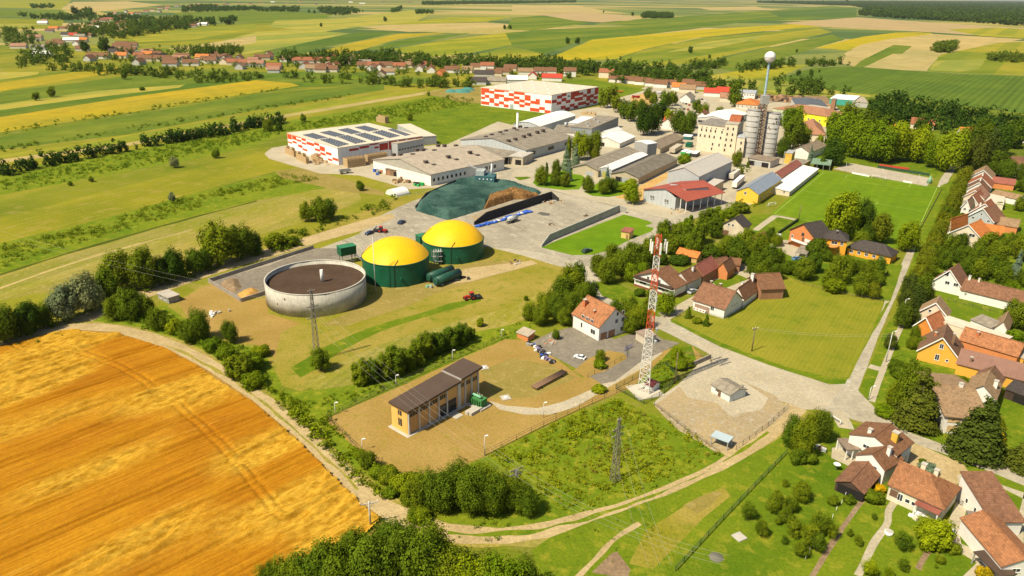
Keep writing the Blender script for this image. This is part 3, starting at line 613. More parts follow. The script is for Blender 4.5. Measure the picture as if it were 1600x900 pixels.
    rw = noise(nn, mapv(nn, rv, scale=(.035, 1, 1)), 1.5, 3, .7); col = mixc(nn, ramp(nn, rw, .38, .62), mixc(nn, 1.0, col, (.80, .74, .6), 'MULTIPLY'), mixc(nn, 1.0, col, (1.1, 1.14, 1.3), 'MULTIPLY'))
    at = N(nn, 'ShaderNodeAttribute', attribute_name='lodged'); col = mixc(nn, ramp(nn, at.outputs['Fac'], .0, 1.0), col, mixc(nn, ramp(nn, noise(nn, mapv(nn, rv, scale=(.5, 1, 1)), .9, 4, .65), .35, .65), (.33, .16, .006), (.56, .33, .035)))
    col = mixc(nn, ramp(nn, fine, .25, .75), mixc(nn, 1.0, col, (.70, .68, .6), 'MULTIPLY'), mixc(nn, 1.0, col, (1.16, 1.16, 1.15), 'MULTIPLY'))
    nn.links.new(col, bs.inputs['Base Color']); bs.inputs['Roughness'].default_value = 1; bs.inputs['Specular IOR Level'].default_value = .1
    bump(nn, bs, fine, .6, .15)
    me.materials.append(m)
    o = bpy.data.objects.new('wheat', me); COL.objects.link(o); o['kind'] = 'stuff'; tag(o, 'ripe golden wheat with flattened ridges and wheel tracks in the lower left', 'wheat')
poly('grass_verge', LAWN, [(-60, 568), (0, 550), (60, 527), (110, 514), (112, 520), (60, 535), (0, 560), (-60, 580)], jit=.5)
poly('field_soil', gmat('wheat_soil', (.28, .17, .05), (.33, .2, .06)), [(-300, 570), (0, 540), (60, 524), (112, 515), (180, 519), (260, 544), (324, 578), (395, 626), (460, 681), (514, 735), (560, 782), (600, 812), (560, 860), (470, 960), (-300, 960)])
wheat()
# ---------------------------------------------------------------- buildings
WHITE = pmat('white_plaster', (.74, .70, .62), 'plaster', .1); CREAM = pmat('cream_plaster', (.66, .56, .40), 'plaster', .12)
GREYP = pmat('grey_plaster', (.50, .48, .43), 'plaster', .12); YELP = pmat('yellow_plaster', (.72, .46, .05), 'plaster', .08)
ORANP = pmat('orange_plaster', (.72, .33, .03), 'plaster', .08); BRICKO = pmat('orange_brick', (.60, .22, .075), 'brick')
BRICKD = pmat('old_brick', (.33, .17, .09), 'brick', .3); LIMEY = pmat('lemon_plaster', (.74, .66, .03), 'plaster', .08)
TBR = pmat('brown_tile', (.20, .095, .045), 'tile', .25); TRD = pmat('red_tile', (.31, .11, .05), 'tile', .25)
TOR = pmat('orange_tile', (.56, .18, .04), 'tile', .15); TTN = pmat('tan_tile', (.30, .19, .10), 'tile', .25)
TDK = pmat('charcoal_tile', (.065, .052, .045), 'tile', .15); TOB = pmat('old_orange_tile', (.35, .145, .06), 'tile', .3)
TRB = pmat('mottled_brown_tile', (.22, .105, .055), 'tile', .35)
ASB = pmat('weathered_sheet_roof', (.29, .245, .18), 'weather', .3); ASL = pmat('pale_sheet_roof', (.42, .35, .26), 'weather', .22, c2=(.78, .75, .7))
WSH = pmat('white_sheet', (.76, .73, .67), 'sheet', .07, per=1.0); GSH = pmat('grey_sheet', (.40, .41, .40), 'sheet', .1, per=.8, rough=.55)
RSH = pmat('red_sheet', (.36, .085, .05), 'sheet', .15, per=.8, rough=.6); DRS = pmat('dull_red_sheet', (.30, .10, .065), 'sheet', .2, per=.8, rough=.6)
CREMR = pmat('cream_membrane', (.56, .48, .36), 'plain', .12); CNC = pmat('cast_concrete', (.48, .44, .36), 'concrete', .15)
CNS = pmat('plain_concrete', (.45, .41, .34), 'plaster', .2); BRMET = pmat('brown_metal_roof', (.095, .062, .042), 'sheet', .12, per=.9, rough=.5)
DARKW = pmat('dark_timber', (.07, .045, .03), 'board', .3, per=.3); WOOD = pmat('pale_timber', (.55, .38, .19), 'board', .25, per=.25)
WOODR = pmat('brown_timber', (.25, .15, .08), 'board', .3, per=.3); STEEL = pmat('galvanised_steel', (.42, .41, .38), 'plain', .2, rough=.5, metal=.3)
WPNT = pmat('white_paint', (.78, .76, .70), 'plain', .06, rough=.5); GLASS = pmat('window_glass', (.035, .04, .045), 'plain', .2, rough=.12)
BLK = pmat('dark_opening', (.018, .016, .014), 'plain', .2); PVR = pmat('solar_cells', (.085, .095, .11), 'plain', .2, rough=.25)
REDP = pmat('red_panel', (.70, .075, .02), 'plain', .06, rough=.6); WPAN = pmat('white_panel', (.80, .78, .73), 'panel', .05, per=6)
GRNM = pmat('green_metal', (.012, .11, .05), 'sheet', .35, per=.8, rough=.5); YMEM = pmat('yellow_membrane', (.80, .44, .004), 'plaster', .10, rough=.55)
BRICKC = pmat('chimney_brick', (.50, .16, .06), 'brick')

class Frame:
    """rectangle from two corners A,B of its front edge and a third point C towards the back, all read on level z"""
    def __init__(s, Ap, Bp, Cp, z=0.0, world=False):
        a, b, c = (Vector(Ap), Vector(Bp), Vector(Cp)) if world else (G(*Ap, z), G(*Bp, z), G(*Cp, z))
        if (c-a).length > (b-a).length*1.15 and abs((c-a).normalized().dot((b-a).normalized())) < .93:    # the longer edge sets the direction
            ey = (c-a).normalized(); ex = Vector((ey.y, -ey.x))
            if (b-a).dot(ex) < 0: ex = -ex
            L = (b-a).dot(ex); b = a+ex*L; ey = Vector((-ex.y, ex.x)); Wd = (c-a).dot(ey)
        else:
            ex = (b-a); L = ex.length; ex /= L; ey = Vector((-ex.y, ex.x)); Wd = (c-a).dot(ey)
        s.flip = Wd < 0
        if s.flip: a, ex = b, -ex; ey = -ey; Wd = -Wd
        s.o, s.ex, s.ey, s.L, s.W = a, ex, ey, L, Wd; s.rot = math.atan2(ex.y, ex.x)
        if s.W < .5: print('NARROW', Ap, Bp, s.W)
    def ux(s, u): return (1-u)*s.L if s.flip else u*s.L       # fraction from A towards B -> local x
    def side(s, k):    # local start point, tangent, outward normal, length
        L, W = s.L, s.W
        if k == 'f': return (Vector((s.ux(0), 0, 0)), Vector((-1 if s.flip else 1, 0, 0)), Vector((0, -1, 0)), L)
        if k == 'b': return (Vector((s.ux(0), W, 0)), Vector((-1 if s.flip else 1, 0, 0)), Vector((0, 1, 0)), L)
        if k == 'a': x = s.ux(0); return (Vector((x, 0, 0)), Vector((0, 1, 0)), Vector((1 if x > 0 else -1, 0, 0)), W)
        if k == 'c': x = s.ux(1); return (Vector((x, 0, 0)), Vector((0, 1, 0)), Vector((1 if x > 0 else -1, 0, 0)), W)
    def world(s, x, y): return s.o+s.ex*x+s.ey*y

def wallbox(m, L, W, z0, h, rt=None, axis='x', rise=0, mi=0, side='f', gk=(1, 3)):
    p = [(0, 0), (L, 0), (L, W), (0, W)]
    e = [h]*4
    if rt == 'shed':
        hi = {'f': (0, 1), 'c_': (1, 2), 'b': (2, 3), 'a_': (3, 0)}[side]
        for k in hi: e[k] = h+rise
    for k in range(4):
        a, b = p[k], p[(k+1) % 4]; ea, eb = e[k], e[(k+1) % 4]
        f = [(a[0], a[1], z0), (b[0], b[1], z0), (b[0], b[1], eb)]
        if rt == 'gable' and ((axis == 'x' and k in gk) or (axis == 'y' and k in (0, 2))):
            f.append(((a[0]+b[0])/2, (a[1]+b[1])/2, h+rise))
        f.append((a[0], a[1], ea)); m.face(f, mi)
    m.face([(q[0], q[1], z0+.02) for q in reversed(p)], mi)
    return m
def slab(m, pts, t, mi=0):
    """roof plane: pts ccw seen from above, thickened downwards"""
    lo = [Vector(p)-Vector((0, 0, t)) for p in pts]; m.face(pts, mi); m.face(list(reversed(lo)), mi)
    n = len(pts)
    for k in range(n): a, b = k, (k+1) % n; m.face([lo[a], lo[b], pts[b], pts[a]], mi)
    return m
def roofmesh(L, W, h, kind, axis, rise, o, t=.22, side='f', og=None):
    m = MB(); og = o if og is None else og; g = .012
    if kind == 'gable':
        if axis == 'x':
            s = rise/(W/2); zl = h-o*s+g; zr = h+rise+g
            slab(m, [(-og, -o, zl), (L+og, -o, zl), (L+og, W/2, zr), (-og, W/2, zr)], t)
            slab(m, [(-og, W/2, zr), (L+og, W/2, zr), (L+og, W+o, zl), (-og, W+o, zl)], t)
            m.box(-og, W/2-.15, zr-.05, L+og, W/2+.15, zr+.07)
        else:
            s = rise/(L/2); zl = h-o*s+g; zr = h+rise+g
            slab(m, [(-o, -og, zl), (L/2, -og, zr), (L/2, W+og, zr), (-o, W+og, zl)], t)
            slab(m, [(L/2, -og, zr), (L+o, -og, zl), (L+o, W+og, zl), (L/2, W+og, zr)], t)
            m.box(L/2-.15, -og, zr-.05, L/2+.15, W+og, zr+.07)
    elif kind in ('hip', 'hip+', 'hip-'):
        z = h+g; a, b, c, d = (-o, -o, z), (L+o, -o, z), (L+o, W+o, z), (-o, W+o, z); zr = h+rise
        if L >= W: k = min(W/2+o, (L+2*o)/2-.01); r1, r2 = (-o+(0 if kind == 'hip+' else k), W/2, zr), (L+o-(0 if kind == 'hip-' else k), W/2, zr); fs = [[a, b, r2, r1], [b, c, r2], [c, d, r1, r2], [d, a, r1]]
        else: k = min(L/2+o, (W+2*o)/2-.01); r1, r2 = (L/2, -o+k, zr), (L/2, W+o-k, zr); fs = [[a, b, r1], [b, c, r2, r1], [c, d, r2], [d, a, r1, r2]]
        for f in fs: m.face(f)
        lo = [(x, y, z-t) for x, y, z in (a, b, c, d)]; m.face(list(reversed(lo)))
        for p, q, r, s2 in ((a, b, lo[1], lo[0]), (b, c, lo[2], lo[1]), (c, d, lo[3], lo[2]), (d, a, lo[0], lo[3])): m.face([s2, r, q, p])
    elif kind == 'flat':
        m.box(-o, -o, h+.012, L+o, W+o, h+t)
    elif kind == 'shed':
        e = {'f': (1, 1, 0, 0), 'b': (0, 0, 1, 1), 'c_': (0, 1, 1, 0), 'a_': (1, 0, 0, 1)}[side]
        run = W if side in 'fb' else L; k = o*rise/run
        q = [(-o, -o), (L+o, -o), (L+o, W+o), (-o, W+o)]
        slab(m, [(x, y, h+.012+t+(rise+k if e[i] else -k)) for i, (x, y) in enumerate(q)], t)
    elif kind == 'arch':      # barrel, axis 'x' or 'y'
        n = 10; R = W if axis == 'x' else L
        for i in range(n):
            f0, f1 = i/n, (i+1)/n; z0, z1 = h+rise*math.sin(math.pi*f0)+g, h+rise*math.sin(math.pi*f1)+g
            p0, p1 = -o+f0*(R+2*o), -o+f1*(R+2*o)
            pt = [(-og, p0, z0), (L+og, p0, z0), (L+og, p1, z1), (-og, p1, z1)] if axis == 'x' else [(p0, -og, z0), (p1, -og, z1), (p1, W+og, z1), (p0, W+og, z0)]
            slab(m, pt, .15)
    return m
def roofz(F, h, kind, axis, rise, x, y):
    if kind == 'gable': return h+rise*(1-abs((y/F.W if axis == 'x' else x/F.L)-.5)*2)
    if kind[:3] == 'hip': return h+rise*min(1, 2*min(x/F.L*max(1, F.L/F.W), (1-x/F.L)*max(1, F.L/F.W), y/F.W*max(1, F.W/F.L), (1-y/F.W)*max(1, F.W/F.L)))
    return h+(rise*.5 if kind == 'shed' else .2)

def window(root, F, sd, u, z, w, hh, frame=None, glass=None, name='window', inset=True):
    p, t, nn, Ln = F.side(sd); c = p+t*(u*Ln if abs(u) <= 1 else u); c.z = z
    m = MB(); fr = .09 if w > .7 else .06
    ang = math.atan2(nn.y, nn.x)+math.pi/2      # local -y = outward
    m.box(-w/2, -.05, 0, -w/2+fr, .02, hh); m.box(w/2-fr, -.05, 0, w/2, .02, hh); m.box(-w/2+fr, -.05, hh-fr, w/2-fr, .02, hh); m.box(-w/2-.06, -.12, -.06, w/2+.06, .02, fr)
    if w > 1.0: m.box(-.03, -.048, fr, .03, .018, hh-fr)
    o = m.build(name, frame or WPNT, root, c, ang)
    MB().box(-w/2+fr, -.025, fr, w/2-fr, .01, hh-fr).build('pane', glass or GLASS, o)
    return o
def door(root, F, sd, u, w, hh, mat, name='door', z=0):
    p, t, nn, Ln = F.side(sd); c = p+t*(u*Ln); c.z = z; ang = math.atan2(nn.y, nn.x)+math.pi/2
    m = MB(); m.box(-w/2, -.06, 0, w/2, .02, hh); return m.build(name, mat, root, c, ang)
def chimney(root, F, h, kind, axis, rise, u, v, ch=1.3, mat=None, s=.7):
    x, y = F.ux(u), v*F.W; z = roofz(F, h, kind, axis, rise, x, y)
    m = MB(); m.box(-s/2, -s/2, -.8, s/2, s/2, ch); o = m.build('chimney', mat or WHITE, root, (x, y, z))
    c = MB(); c.box(-s/2-.1, -s/2-.1, ch+.003, s/2+.1, s/2+.1, ch+.14).build('chimney_cap', CNS, o); return o

def house(name, label, cat, Ap, Bp, Cp, h, roof=('gable', 'x', 3, .5), wall=None, rm=None, wins=(), doors=(), chims=(), group=None, z0=0.0, plinth=None, base=None, roofname='roof', bands=()):
    """h: eave height in m, or (px, foot row, eave row) read from the photo"""
    if isinstance(h, tuple): h = HZ(*h)
    F = Frame(Ap, Bp, Cp, h if base is None else base)
    if roof[0] == 'hipA': roof = ('hip+' if F.ux(0) > 0 else 'hip-',)+tuple(roof[1:])    # hipped at the A end only
    root = thing(name, label, cat, (F.o.x, F.o.y, 0), F.rot, group)
    kind, axis, rise, o = roof[:4]; side = roof[4] if len(roof) > 4 else 'f'
    if side in ('a', 'c'):  side = ('c_' if F.side(side)[2].x > 0 else 'a_')
    wallbox(MB(), F.L, F.W, z0, h, 'gable' if kind in ('hip+', 'hip-') else kind if kind in ('gable', 'shed') else None, axis, rise if kind[:3] != 'hip' else rise-.1, side=side, gk={'hip+': (3,), 'hip-': (1,)}.get(kind, (1, 3))).build('wall', wall or WHITE, root)
    roofmesh(F.L, F.W, h, kind, axis, rise, o, side=side, t=roof[5] if len(roof) > 5 else .22).build(roofname, rm or TBR, root)
    if kind == 'arch':   # curved ends
        n = 10; R = F.W if axis == 'x' else F.L
        arc = [(R*i/n, h+rise*math.sin(math.pi*i/n)-.16) for i in range(n+1)]
        for q in (0, F.L if axis == 'x' else F.W):
            m = MB(); m.face([((q, a, b) if axis == 'x' else (a, q, b)) for a, b in ([(0, h-.01)]+arc+[(R, h-.01)])]); m.build('end_wall', wall or WHITE, root)
    if plinth:
        m = MB(); e = .03
        m.box(-e, -e, 0, F.L+e, F.W+e, plinth[0]); m.build('plinth', plinth[1], root)
    for w in wins:
        sd, us, z, ww, hh = w[:5]
        for u in us: window(root, F, sd, u, z, ww, hh, *(w[5:]))
    for d in doors: door(root, F, *d)
    for c in chims: chimney(root, F, h, kind, axis, rise, *c)
    root['_h'] = h
    del root['_h']
    return root, F, h

def lin(a, b, n): return [a+(b-a)*i/(n-1) for i in range(n)] if n > 1 else [a]
# ---------------------------------------------------------------- industrial estate
def local(F, px, py, z):
    g = G(px, py, z)-F.o; return g.dot(F.ex), g.dot(F.ey)
def loc3(F, px, py, z):
    x, y = local(F, px, py, z); return Vector((x, y, z))
def cladding(root, F, sd, h, rects, name='red_cladding', mat=None):
    p, t, nn, Ln = F.side(sd); m = MB()
    for u0, u1, f0, f1 in rects:
        a = p+t*(u0*Ln); b = p+t*(u1*Ln); z1, z0 = h*(1-f0), h*(1-f1)
        q = [a+nn*.06, b+nn*.06]; 
        if (b-a).cross(nn).z > 0: q = q
        lo = [a, b]
        m.mesh8([(q[0].x, q[0].y, z0), (q[1].x, q[1].y, z0), (lo[1].x, lo[1].y, z0), (lo[0].x, lo[0].y, z0), (q[0].x, q[0].y, z1), (q[1].x, q[1].y, z1), (lo[1].x, lo[1].y, z1), (lo[0].x, lo[0].y, z1)])
    m.build(name, mat or REDP, root)

# warehouse with solar roof
R, F, h = house('warehouse', 'low warehouse with red and white checked walls and solar panels on its flat roof', 'warehouse', (527.3, 231.8), (448.5, 208.3), (650.8, 210.8), (528, 258, 231.8), ('flat', 'x', 0, .15, 'f', .35), WPAN, CREMR)
HA, FA = h, F
cols = lambda L: [(1-(c0+n)/10.05, 1-c0/10.05, a, b) for c0, n, a, b in L]
cladding(R, F, 'f', h, cols([(0.05, .9, 0.02, .33), (.05, .9, .5, .6), (1.05, .9, .02, .27), (1.05, .9, .37, .5), (2.0, .9, .0, .06), (2.0, .95, .18, .3), (2.2, .9, .5, .66), (3.05, .9, .02, .16), (3.05, .9, .27, .38), (3.1, 1, .66, .78), (4.05, 1.5, .14, .32), (5.6, 1, .05, .2), (5.65, 1, .4, .54), (5.9, .8, .68, .8), (6.65, 1, .17, .44), (6.7, 1, .55, .68), (7.8, 1.05, .41, .56), (8.1, .8, .78, .9), (9.0, 1.03, .63, .78)]))
cladding(R, F, 'a', h, [(.125, .23, .14, .28), (.24, .35, .08, .22), (.355, .46, 0.02, .1), (.41, .46, .22, .34), (.47, .57, .08, .5), (.58, .68, .02, .55), (.70, .79, .02, .1), (.81, .9, .02, .09), (.906, .995, .02, .3)], 'shaded_red_cladding', pmat('dark_red_panel', (.42, .05, .025)))  # same red panels; this wall's shade is put into the darker colour
q = lambda x, y: (440+x/6.667, 180+y/6.667)
for pts in [[(215, 205), (330, 185), (490, 235), (365, 250)], [(395, 255), (510, 238), (712, 300), (590, 330)], [(395, 180), (505, 160), (672, 207), (560, 225)], [(580, 225), (690, 207), (895, 275), (770, 298)],
            [(582, 152), (690, 133), (842, 180), (730, 197)], [(760, 200), (870, 183), (1082, 245), (965, 272)], [(757, 127), (870, 107), (1025, 152), (910, 170)], [(942, 177), (1050, 155), (1245, 215), (1130, 238)], [(1105, 150), (1160, 140), (1352, 205), (1290, 215)]]:
    P = [loc3(F, *q(*p), h+.5) for p in pts]; m = MB(); nr, nc = 4, 8
    for i in range(nr):
        for j in range(nc):
            f = lambda a, b: P[0].lerp(P[1], a).lerp(P[3].lerp(P[2], a), b)
            a0, a1, b0, b1 = i/nr+.02, (i+1)/nr-.07, j/nc+.006, (j+1)/nc-.022
            c = [f(a0, b0), f(a0, b1), f(a1, b1), f(a1, b0)]
            for k, dz in enumerate((0, 0, .25, .25)): c[k] = c[k]+Vector((0, 0, dz))
            if (c[1]-c[0]).cross(c[2]-c[0]).z < 0: c = c[::-1]
            slab(m, c, .06)
    m.build('solar_array', PVR, R)
house('warehouse_annex', 'plain grey annex on the far right end of the solar-roofed warehouse', 'building', (660.5, 214), (678.5, 210.8), (621, 195), (678.5, 223.5, 210.8), ('flat', 'x', 0, .15, 'f', .3), GSH, CREMR)
house('office_block', 'small grey flat-roofed office with a window strip against the solar-roofed warehouse', 'building', (621, 225), (662, 216.8), (611.7, 221.3), (621.2, 247, 225), ('flat', 'x', 0, .1, 'f', .3), GSH, ASL, [('f', lin(.08, .92, 9), 4.2, 2.0, 1.6)])

# big red and white hall
R, F, h = house('warehouse', 'tall flat-roofed hall with red and white checkerboard walls beyond the green meadow', 'warehouse', (862, 149), (751.5, 137), (923, 135), (863, 178, 149), ('flat', 'x', 0, .15, 'f', .4), WPAN, CREMR)
qf = lambda x0, x1, y0, y1: (max(.003, (812-x1-4)/734), min(.997, (812-x0+4)/734), max(.01, (y0-4-185-((x0+x1)/2-78)*.102)/196), (y1+5-185-((x0+x1)/2-78)*.102)/196)
cladding(R, F, 'f', h, [qf(*r) for r in [(80,118,187,258),(126,166,190,235),(80,118,288,308),(80,166,342,368),(126,166,268,292),(175,220,222,245),(175,220,302,348),(228,272,200,225),(275,325,205,228),(330,375,212,222),(228,272,255,302),(280,325,262,282),(228,272,358,382),(280,325,338,362),(330,375,292,328),(380,430,298,320),(330,375,370,394),(382,430,245,270),(437,540,227,252),(437,487,280,302),(437,487,330,355),(495,540,312,335),(495,540,365,388),(548,600,265,315),(548,600,345,370),(608,655,325,348),(660,694,305,355),(604,692,402,430),(698,746,388,412),(752,810,314,340),(752,805,422,445)]])
qa = lambda x0, x1, y0, y1: (max(.003, (x0-3-812)/413), min(.997, (x1+3-812)/413), max(.01, (y0-4-262+((x0+x1)/2-812)*.235)/188), (y1+4-262+((x0+x1)/2-812)*.235)/188)
cladding(R, F, 'a', h, [qa(*r) for r in [(818,852,312,335),(860,895,265,290),(898,932,240,265),(898,932,292,318),(858,890,330,352),(935,968,312,335),(975,1005,228,298),(1008,1042,215,262),(1046,1080,230,250),(1010,1078,282,312),(1085,1112,248,270),(1042,1110,330,355),(970,1005,352,375),(895,928,372,398),(930,965,388,410),(1005,1038,370,392),(1117,1148,262,312),(1152,1180,248,275),(1120,1150,182,235),(1190,1222,172,240),(1185,1218,268,292),(1150,1178,305,330),(1115,1142,340,362),(1182,1212,320,342)]], 'shaded_red_cladding', MATS['dark_red_panel'])  # right wall again in the red with shade painted into it
cladding(R, F, 'a', h, [qa(937, 972, 243, 286)], 'sign_board', WPNT); cladding(R, F, 'a', h, [qa(1155, 1186, 188, 236)], 'sign_board', WPNT)
p, t, nn, Ln = F.side('a'); m = MB()
for ux, zz, w_, h_ in ((.345, .80, .018, 1.6), (.36, .775, .03, .9), (.327, .79, .012, 1.2)):
    c = p+t*(ux*Ln)+nn*.09; m.box(c.x-.02, c.y-w_*Ln/2, h*zz-h_/2, c.x+.02, c.y+w_*Ln/2, h*zz+h_/2)
m.build('sign_emblem', pmat('emblem_green', (.05, .16, .08)), R)
door(R, F, 'f', (812-412)/734, 4, 4.2, GSH, 'loading_door')
m = MB(); rs = random.Random(4)
for i in range(5):
    for j in range(4): m = MB(); x, y = F.L*(.12+.19*i), F.W*(.14+.24*j); m.box(x-1, y-1, h+.35, x+1, y+1, h+.8); m.build('skylight', WPNT, R)

# front hall
def vents(R, F, h, rise, axis, pts, q):
    for p in pts:
        zz = h+rise*.6; x, y = local(F, *q(*p), zz); zz = roofz(F, h, 'gable', axis, rise, x, y); x, y = local(F, *q(*p), zz+.4)
        m = MB(); m.box(x-.9, y-1.1, zz-.5, x+.9, y+1.1, zz+.75); m.box(x-1.2, y-1.3, zz+.753, x+1.2, y+1.3, zz+.95); m.build('roof_vent', pmat('vent_brown', (.10, .075, .06)), R)
R, F, h = house('factory_hall', 'long white factory hall with a broad pale gabled roof, nearest the green silage heap', 'factory hall', (672.8, 272), (582.8, 248.8), (780, 246.5), (673.5, 290.5, 272), ('gable', 'y', 4.6, .5), WHITE, ASL,
      [('a', lin(.04, .44, 8), 2.2, 1.4, 1.7, pmat('dark_frame', (.12, .08, .06))), ('a', [.74, .80, .86], 2.2, 2.4, 2.2)])
m = MB(); sr = 4.6/(F.L/2)      # corrugated gable above the white wall
m.face([(-.05, -.08, h-1.0), (F.L+.05, -.08, h-1.0), (F.L+.05, -.08, h-.15), (F.L/2, -.08, h+4.4), (-.05, -.08, h-.15)]); m.face([(-.05, -.01, h-1.0), (-.05, -.01, h-.15), (F.L/2, -.01, h+4.4), (F.L+.05, -.01, h-.15), (F.L+.05, -.01, h-1.0)])
m.box(-.05, -.08, h-1.05, F.L+.05, 0, h-1.0); m.build('gable_cladding', pmat('grey_corrugated', (.40, .37, .31), 'sheet', .15, per=.9), R)
vents(R, F, h, 4.6, 'y', [(635, 350), (715, 385), (870, 295), (950, 330), (1095, 250), (1170, 285), (300, 275), (370, 275), (500, 275), (540, 225), (605, 225), (725, 233), (765, 180), (830, 180), (950, 183)], lambda x, y: (570+x/6.667, 200+y/6.667))
q2 = lambda x, y: (570+x/6.667, 200+y/6.667)
def canopy(name, label, cat, Ap, Bp, Cp, h, posts=(3, 2), rm=None, roof=('flat', 'x', 0, .1), group=None, pm=None, back=None, bw=None):
    if isinstance(h, tuple): h = HZ(*h)
    F = Frame(Ap, Bp, Cp, h); root = thing(name, label, cat, (F.o.x, F.o.y, 0), F.rot, group)
    kind, axis, rise, o = roof[:4]; side = roof[4] if len(roof) > 4 else 'f'
    if side in ('a', 'c'): side = ('c_' if F.side(side)[2].x > 0 else 'a_')
    roofmesh(F.L, F.W, h, kind, axis, rise, o, side=side, t=.2).build('roof', rm or ASL, root)
    for i in range(posts[0]):
        for j in range(posts[1]):
            x = .15+(F.L-.3)*i/max(1, posts[0]-1); y = .15+(F.W-.3)*j/max(1, posts[1]-1)
            zz = h+.0
            if kind == 'gable': zz = roofz(F, h, kind, axis, rise, x, y)-.25
            if kind == 'shed': zz = h+rise*{'f': 1-y/F.W, 'b': y/F.W, 'c_': x/F.L, 'a_': 1-x/F.L}[side]-.02
            MB().box(x-.1, y-.1, 0, x+.1, y+.1, zz).build('post', pm or STEEL, root)
    if back: 
        for b_ in back:
            p, t, nn, Ln = F.side(b_); a = p-nn*.05; b2 = p+t*Ln-nn*.05; m = MB()
            m.beam((a.x, a.y, h/2), (b2.x, b2.y, h/2), .12, h-.05); m.build('back_wall', bw or CNS, root)
    return root, F, h
canopy('loading_canopy', 'low grey link roof on posts between the two long factory halls', 'canopy', (779, 247), (811, 236.5), (742, 227.5), 4.6, (4, 2), ASB, ('flat', 'x', 0, .1), back=('b', 'c'), bw=GREYP)
house('porch_shed', 'flat-roofed timber-fronted lean-to on the front gable of the white factory hall', 'shed', *[q2(*p) for p in ((388, 450), (215, 425), (430, 420))], 3.6, ('flat', 'x', 0, .3), WOODR, ASB, [], [('f', .3, 5, 2.6, BLK, 'open_doorway'), ('f', .82, 2.4, 2.8, BRICKD, 'door')])

R, F, h = house('factory_hall', 'second long factory hall with a weathered gabled roof and rows of roof vents', 'factory hall', (822, 234.3), (719.5, 217.8), (886, 212.5), (833.5, 248.2, 232), ('gable', 'y', 4.4, .5), pmat('pale_blue_wall', (.42, .44, .43), 'panel', .08, per=6), ASB,
      [('a', [.12, .16, .45, .49, .53, .80, .84, .88], 2.6, 2.4, 2.2, pmat('dark_frame', (.12, .08, .06)))])
q3 = lambda x, y: (700+x/6.667, 160+y/6.667)
vents(R, F, h, 4.4, 'y', [(630, 395), (700, 378), (790, 350), (845, 330), (930, 305), (990, 288), (395, 358), (455, 335), (545, 310), (605, 293), (690, 268), (755, 250), (575, 335), (720, 290), (815, 265)], q3)
house('gate_lodge', 'beige flat-roofed loading bay standing in front of the second factory hall', 'building', q3(780, 578), q3(660, 556), q3(885, 530), (817, 259, 247), ('flat', 'x', 0, .3, 'f', .6), pmat('beige_panel', (.48, .41, .30), 'panel', .12, per=.6), CNS, [], [('f', .35, 4, 3.2, BLK, 'open_bay')])
zc = 9.0; g = G(808.5, 197, zc)
c = thing('chimney_stack', 'slim white metal chimney standing at the far end of the second factory hall', 'chimney', (g.x, g.y, 0))
def top_at(g, y):      # height at which ground point g shows on row y
    Ci = C2W.inverted(); lo, hi = 0.0, 99.0
    for _ in range(40):
        m_ = (lo+hi)/2; cc_ = Ci @ Vector((g.x, g.y, m_-CAMH)); yy = 450+FPX*cc_.y/cc_.z
        if yy > y: lo = m_
        else: hi = m_
    return lo
ht = top_at(g, 176)
MB().cyl((0, 0, 0), (0, 0, ht), .85, .75, 16).build('flue', WPNT, c); MB().cyl((0, 0, ht), (0, 0, ht+.25), .95, .95, 16).build('flue_rim', STEEL, c)
R, F, h = house('factory_hall', 'white barrel-roofed hall behind the slim white chimney', 'factory hall', (843, 197.5), (810.5, 191), (899, 180), 6, ('arch', 'y', 2.6, .5), pmat('pale_blue_wall', (.42, .44, .43)), WSH)
R, F, h = house('factory_hall', 'flat grey-roofed hall with dark panelled wall right of the barrel-roofed hall', 'factory hall', (924.5, 201.5), (966.5, 183.7), (903, 194), (966.5, 198.5, 183.7), ('flat', 'x', 0, .3, 'f', .5), pmat('slate_panel', (.25, .27, .28), 'panel', .15, per=4), ASB)
for u, v in ((.1, .3), (.25, .6), (.45, .3), (.6, .7)):
    m = MB(); m.box(F.L*u-1, F.W*v-1, h+.5, F.L*u+1, F.W*v+1, h+1.5); m.build('roof_unit', STEEL, R)
house('factory_block', 'low flat-roofed factory block with a white parapet beside the big willow', 'building', (899, 208.5), (866, 202.5), (905, 197), 4.5, ('flat', 'x', 0, .2, 'f', .5), WHITE, ASB)
house('small_hall', 'low white-roofed hall with orange doors behind the white barrel roof', 'building', (914, 194), (892, 190), (934, 184), 5, ('flat', 'x', 0, .2), GREYP, WSH, [], [('f', .3, 3, 3, BRICKO, 'orange_door'), ('f', .7, 3, 3, BRICKO, 'orange_door')])
q = lambda x, y: (880+x/6.667, 190+y/6.667)
g = G(884, 199.5, 4.5); c = thing('storage_tank', 'small silver cylinder tank on the roof of the low parapet block', 'tank', (g.x, g.y, 5)); MB().cyl((0, 0, 0), (0, 0, 3.5), 1.2, 1.2, 12).build('tank_body', STEEL, c)
house('white_hall', 'hall with bright white gabled roof right of the willow', 'hall', (968.5, 223.5), (937, 214.5), (992.5, 213), (967.8, 231.5, 223.5), ('gable', 'y', 3.2, .4), pmat('cream_white', (.66, .62, .52), 'plaster'), WSH, [], [('f', .68, 5, 2.6, BLK, 'open_bay')])
house('white_hall_wing', 'shallow white roof wing behind the bright white gabled hall', 'hall', (950, 209.5), (935.5, 208.5), (972, 202.5), 4.6, ('gable', 'y', 2, .4), pmat('cream_white', (.66, .62, .52)), WSH)
TANP = pmat('tan_plaster', (.46, .38, .25), 'plaster', .15)
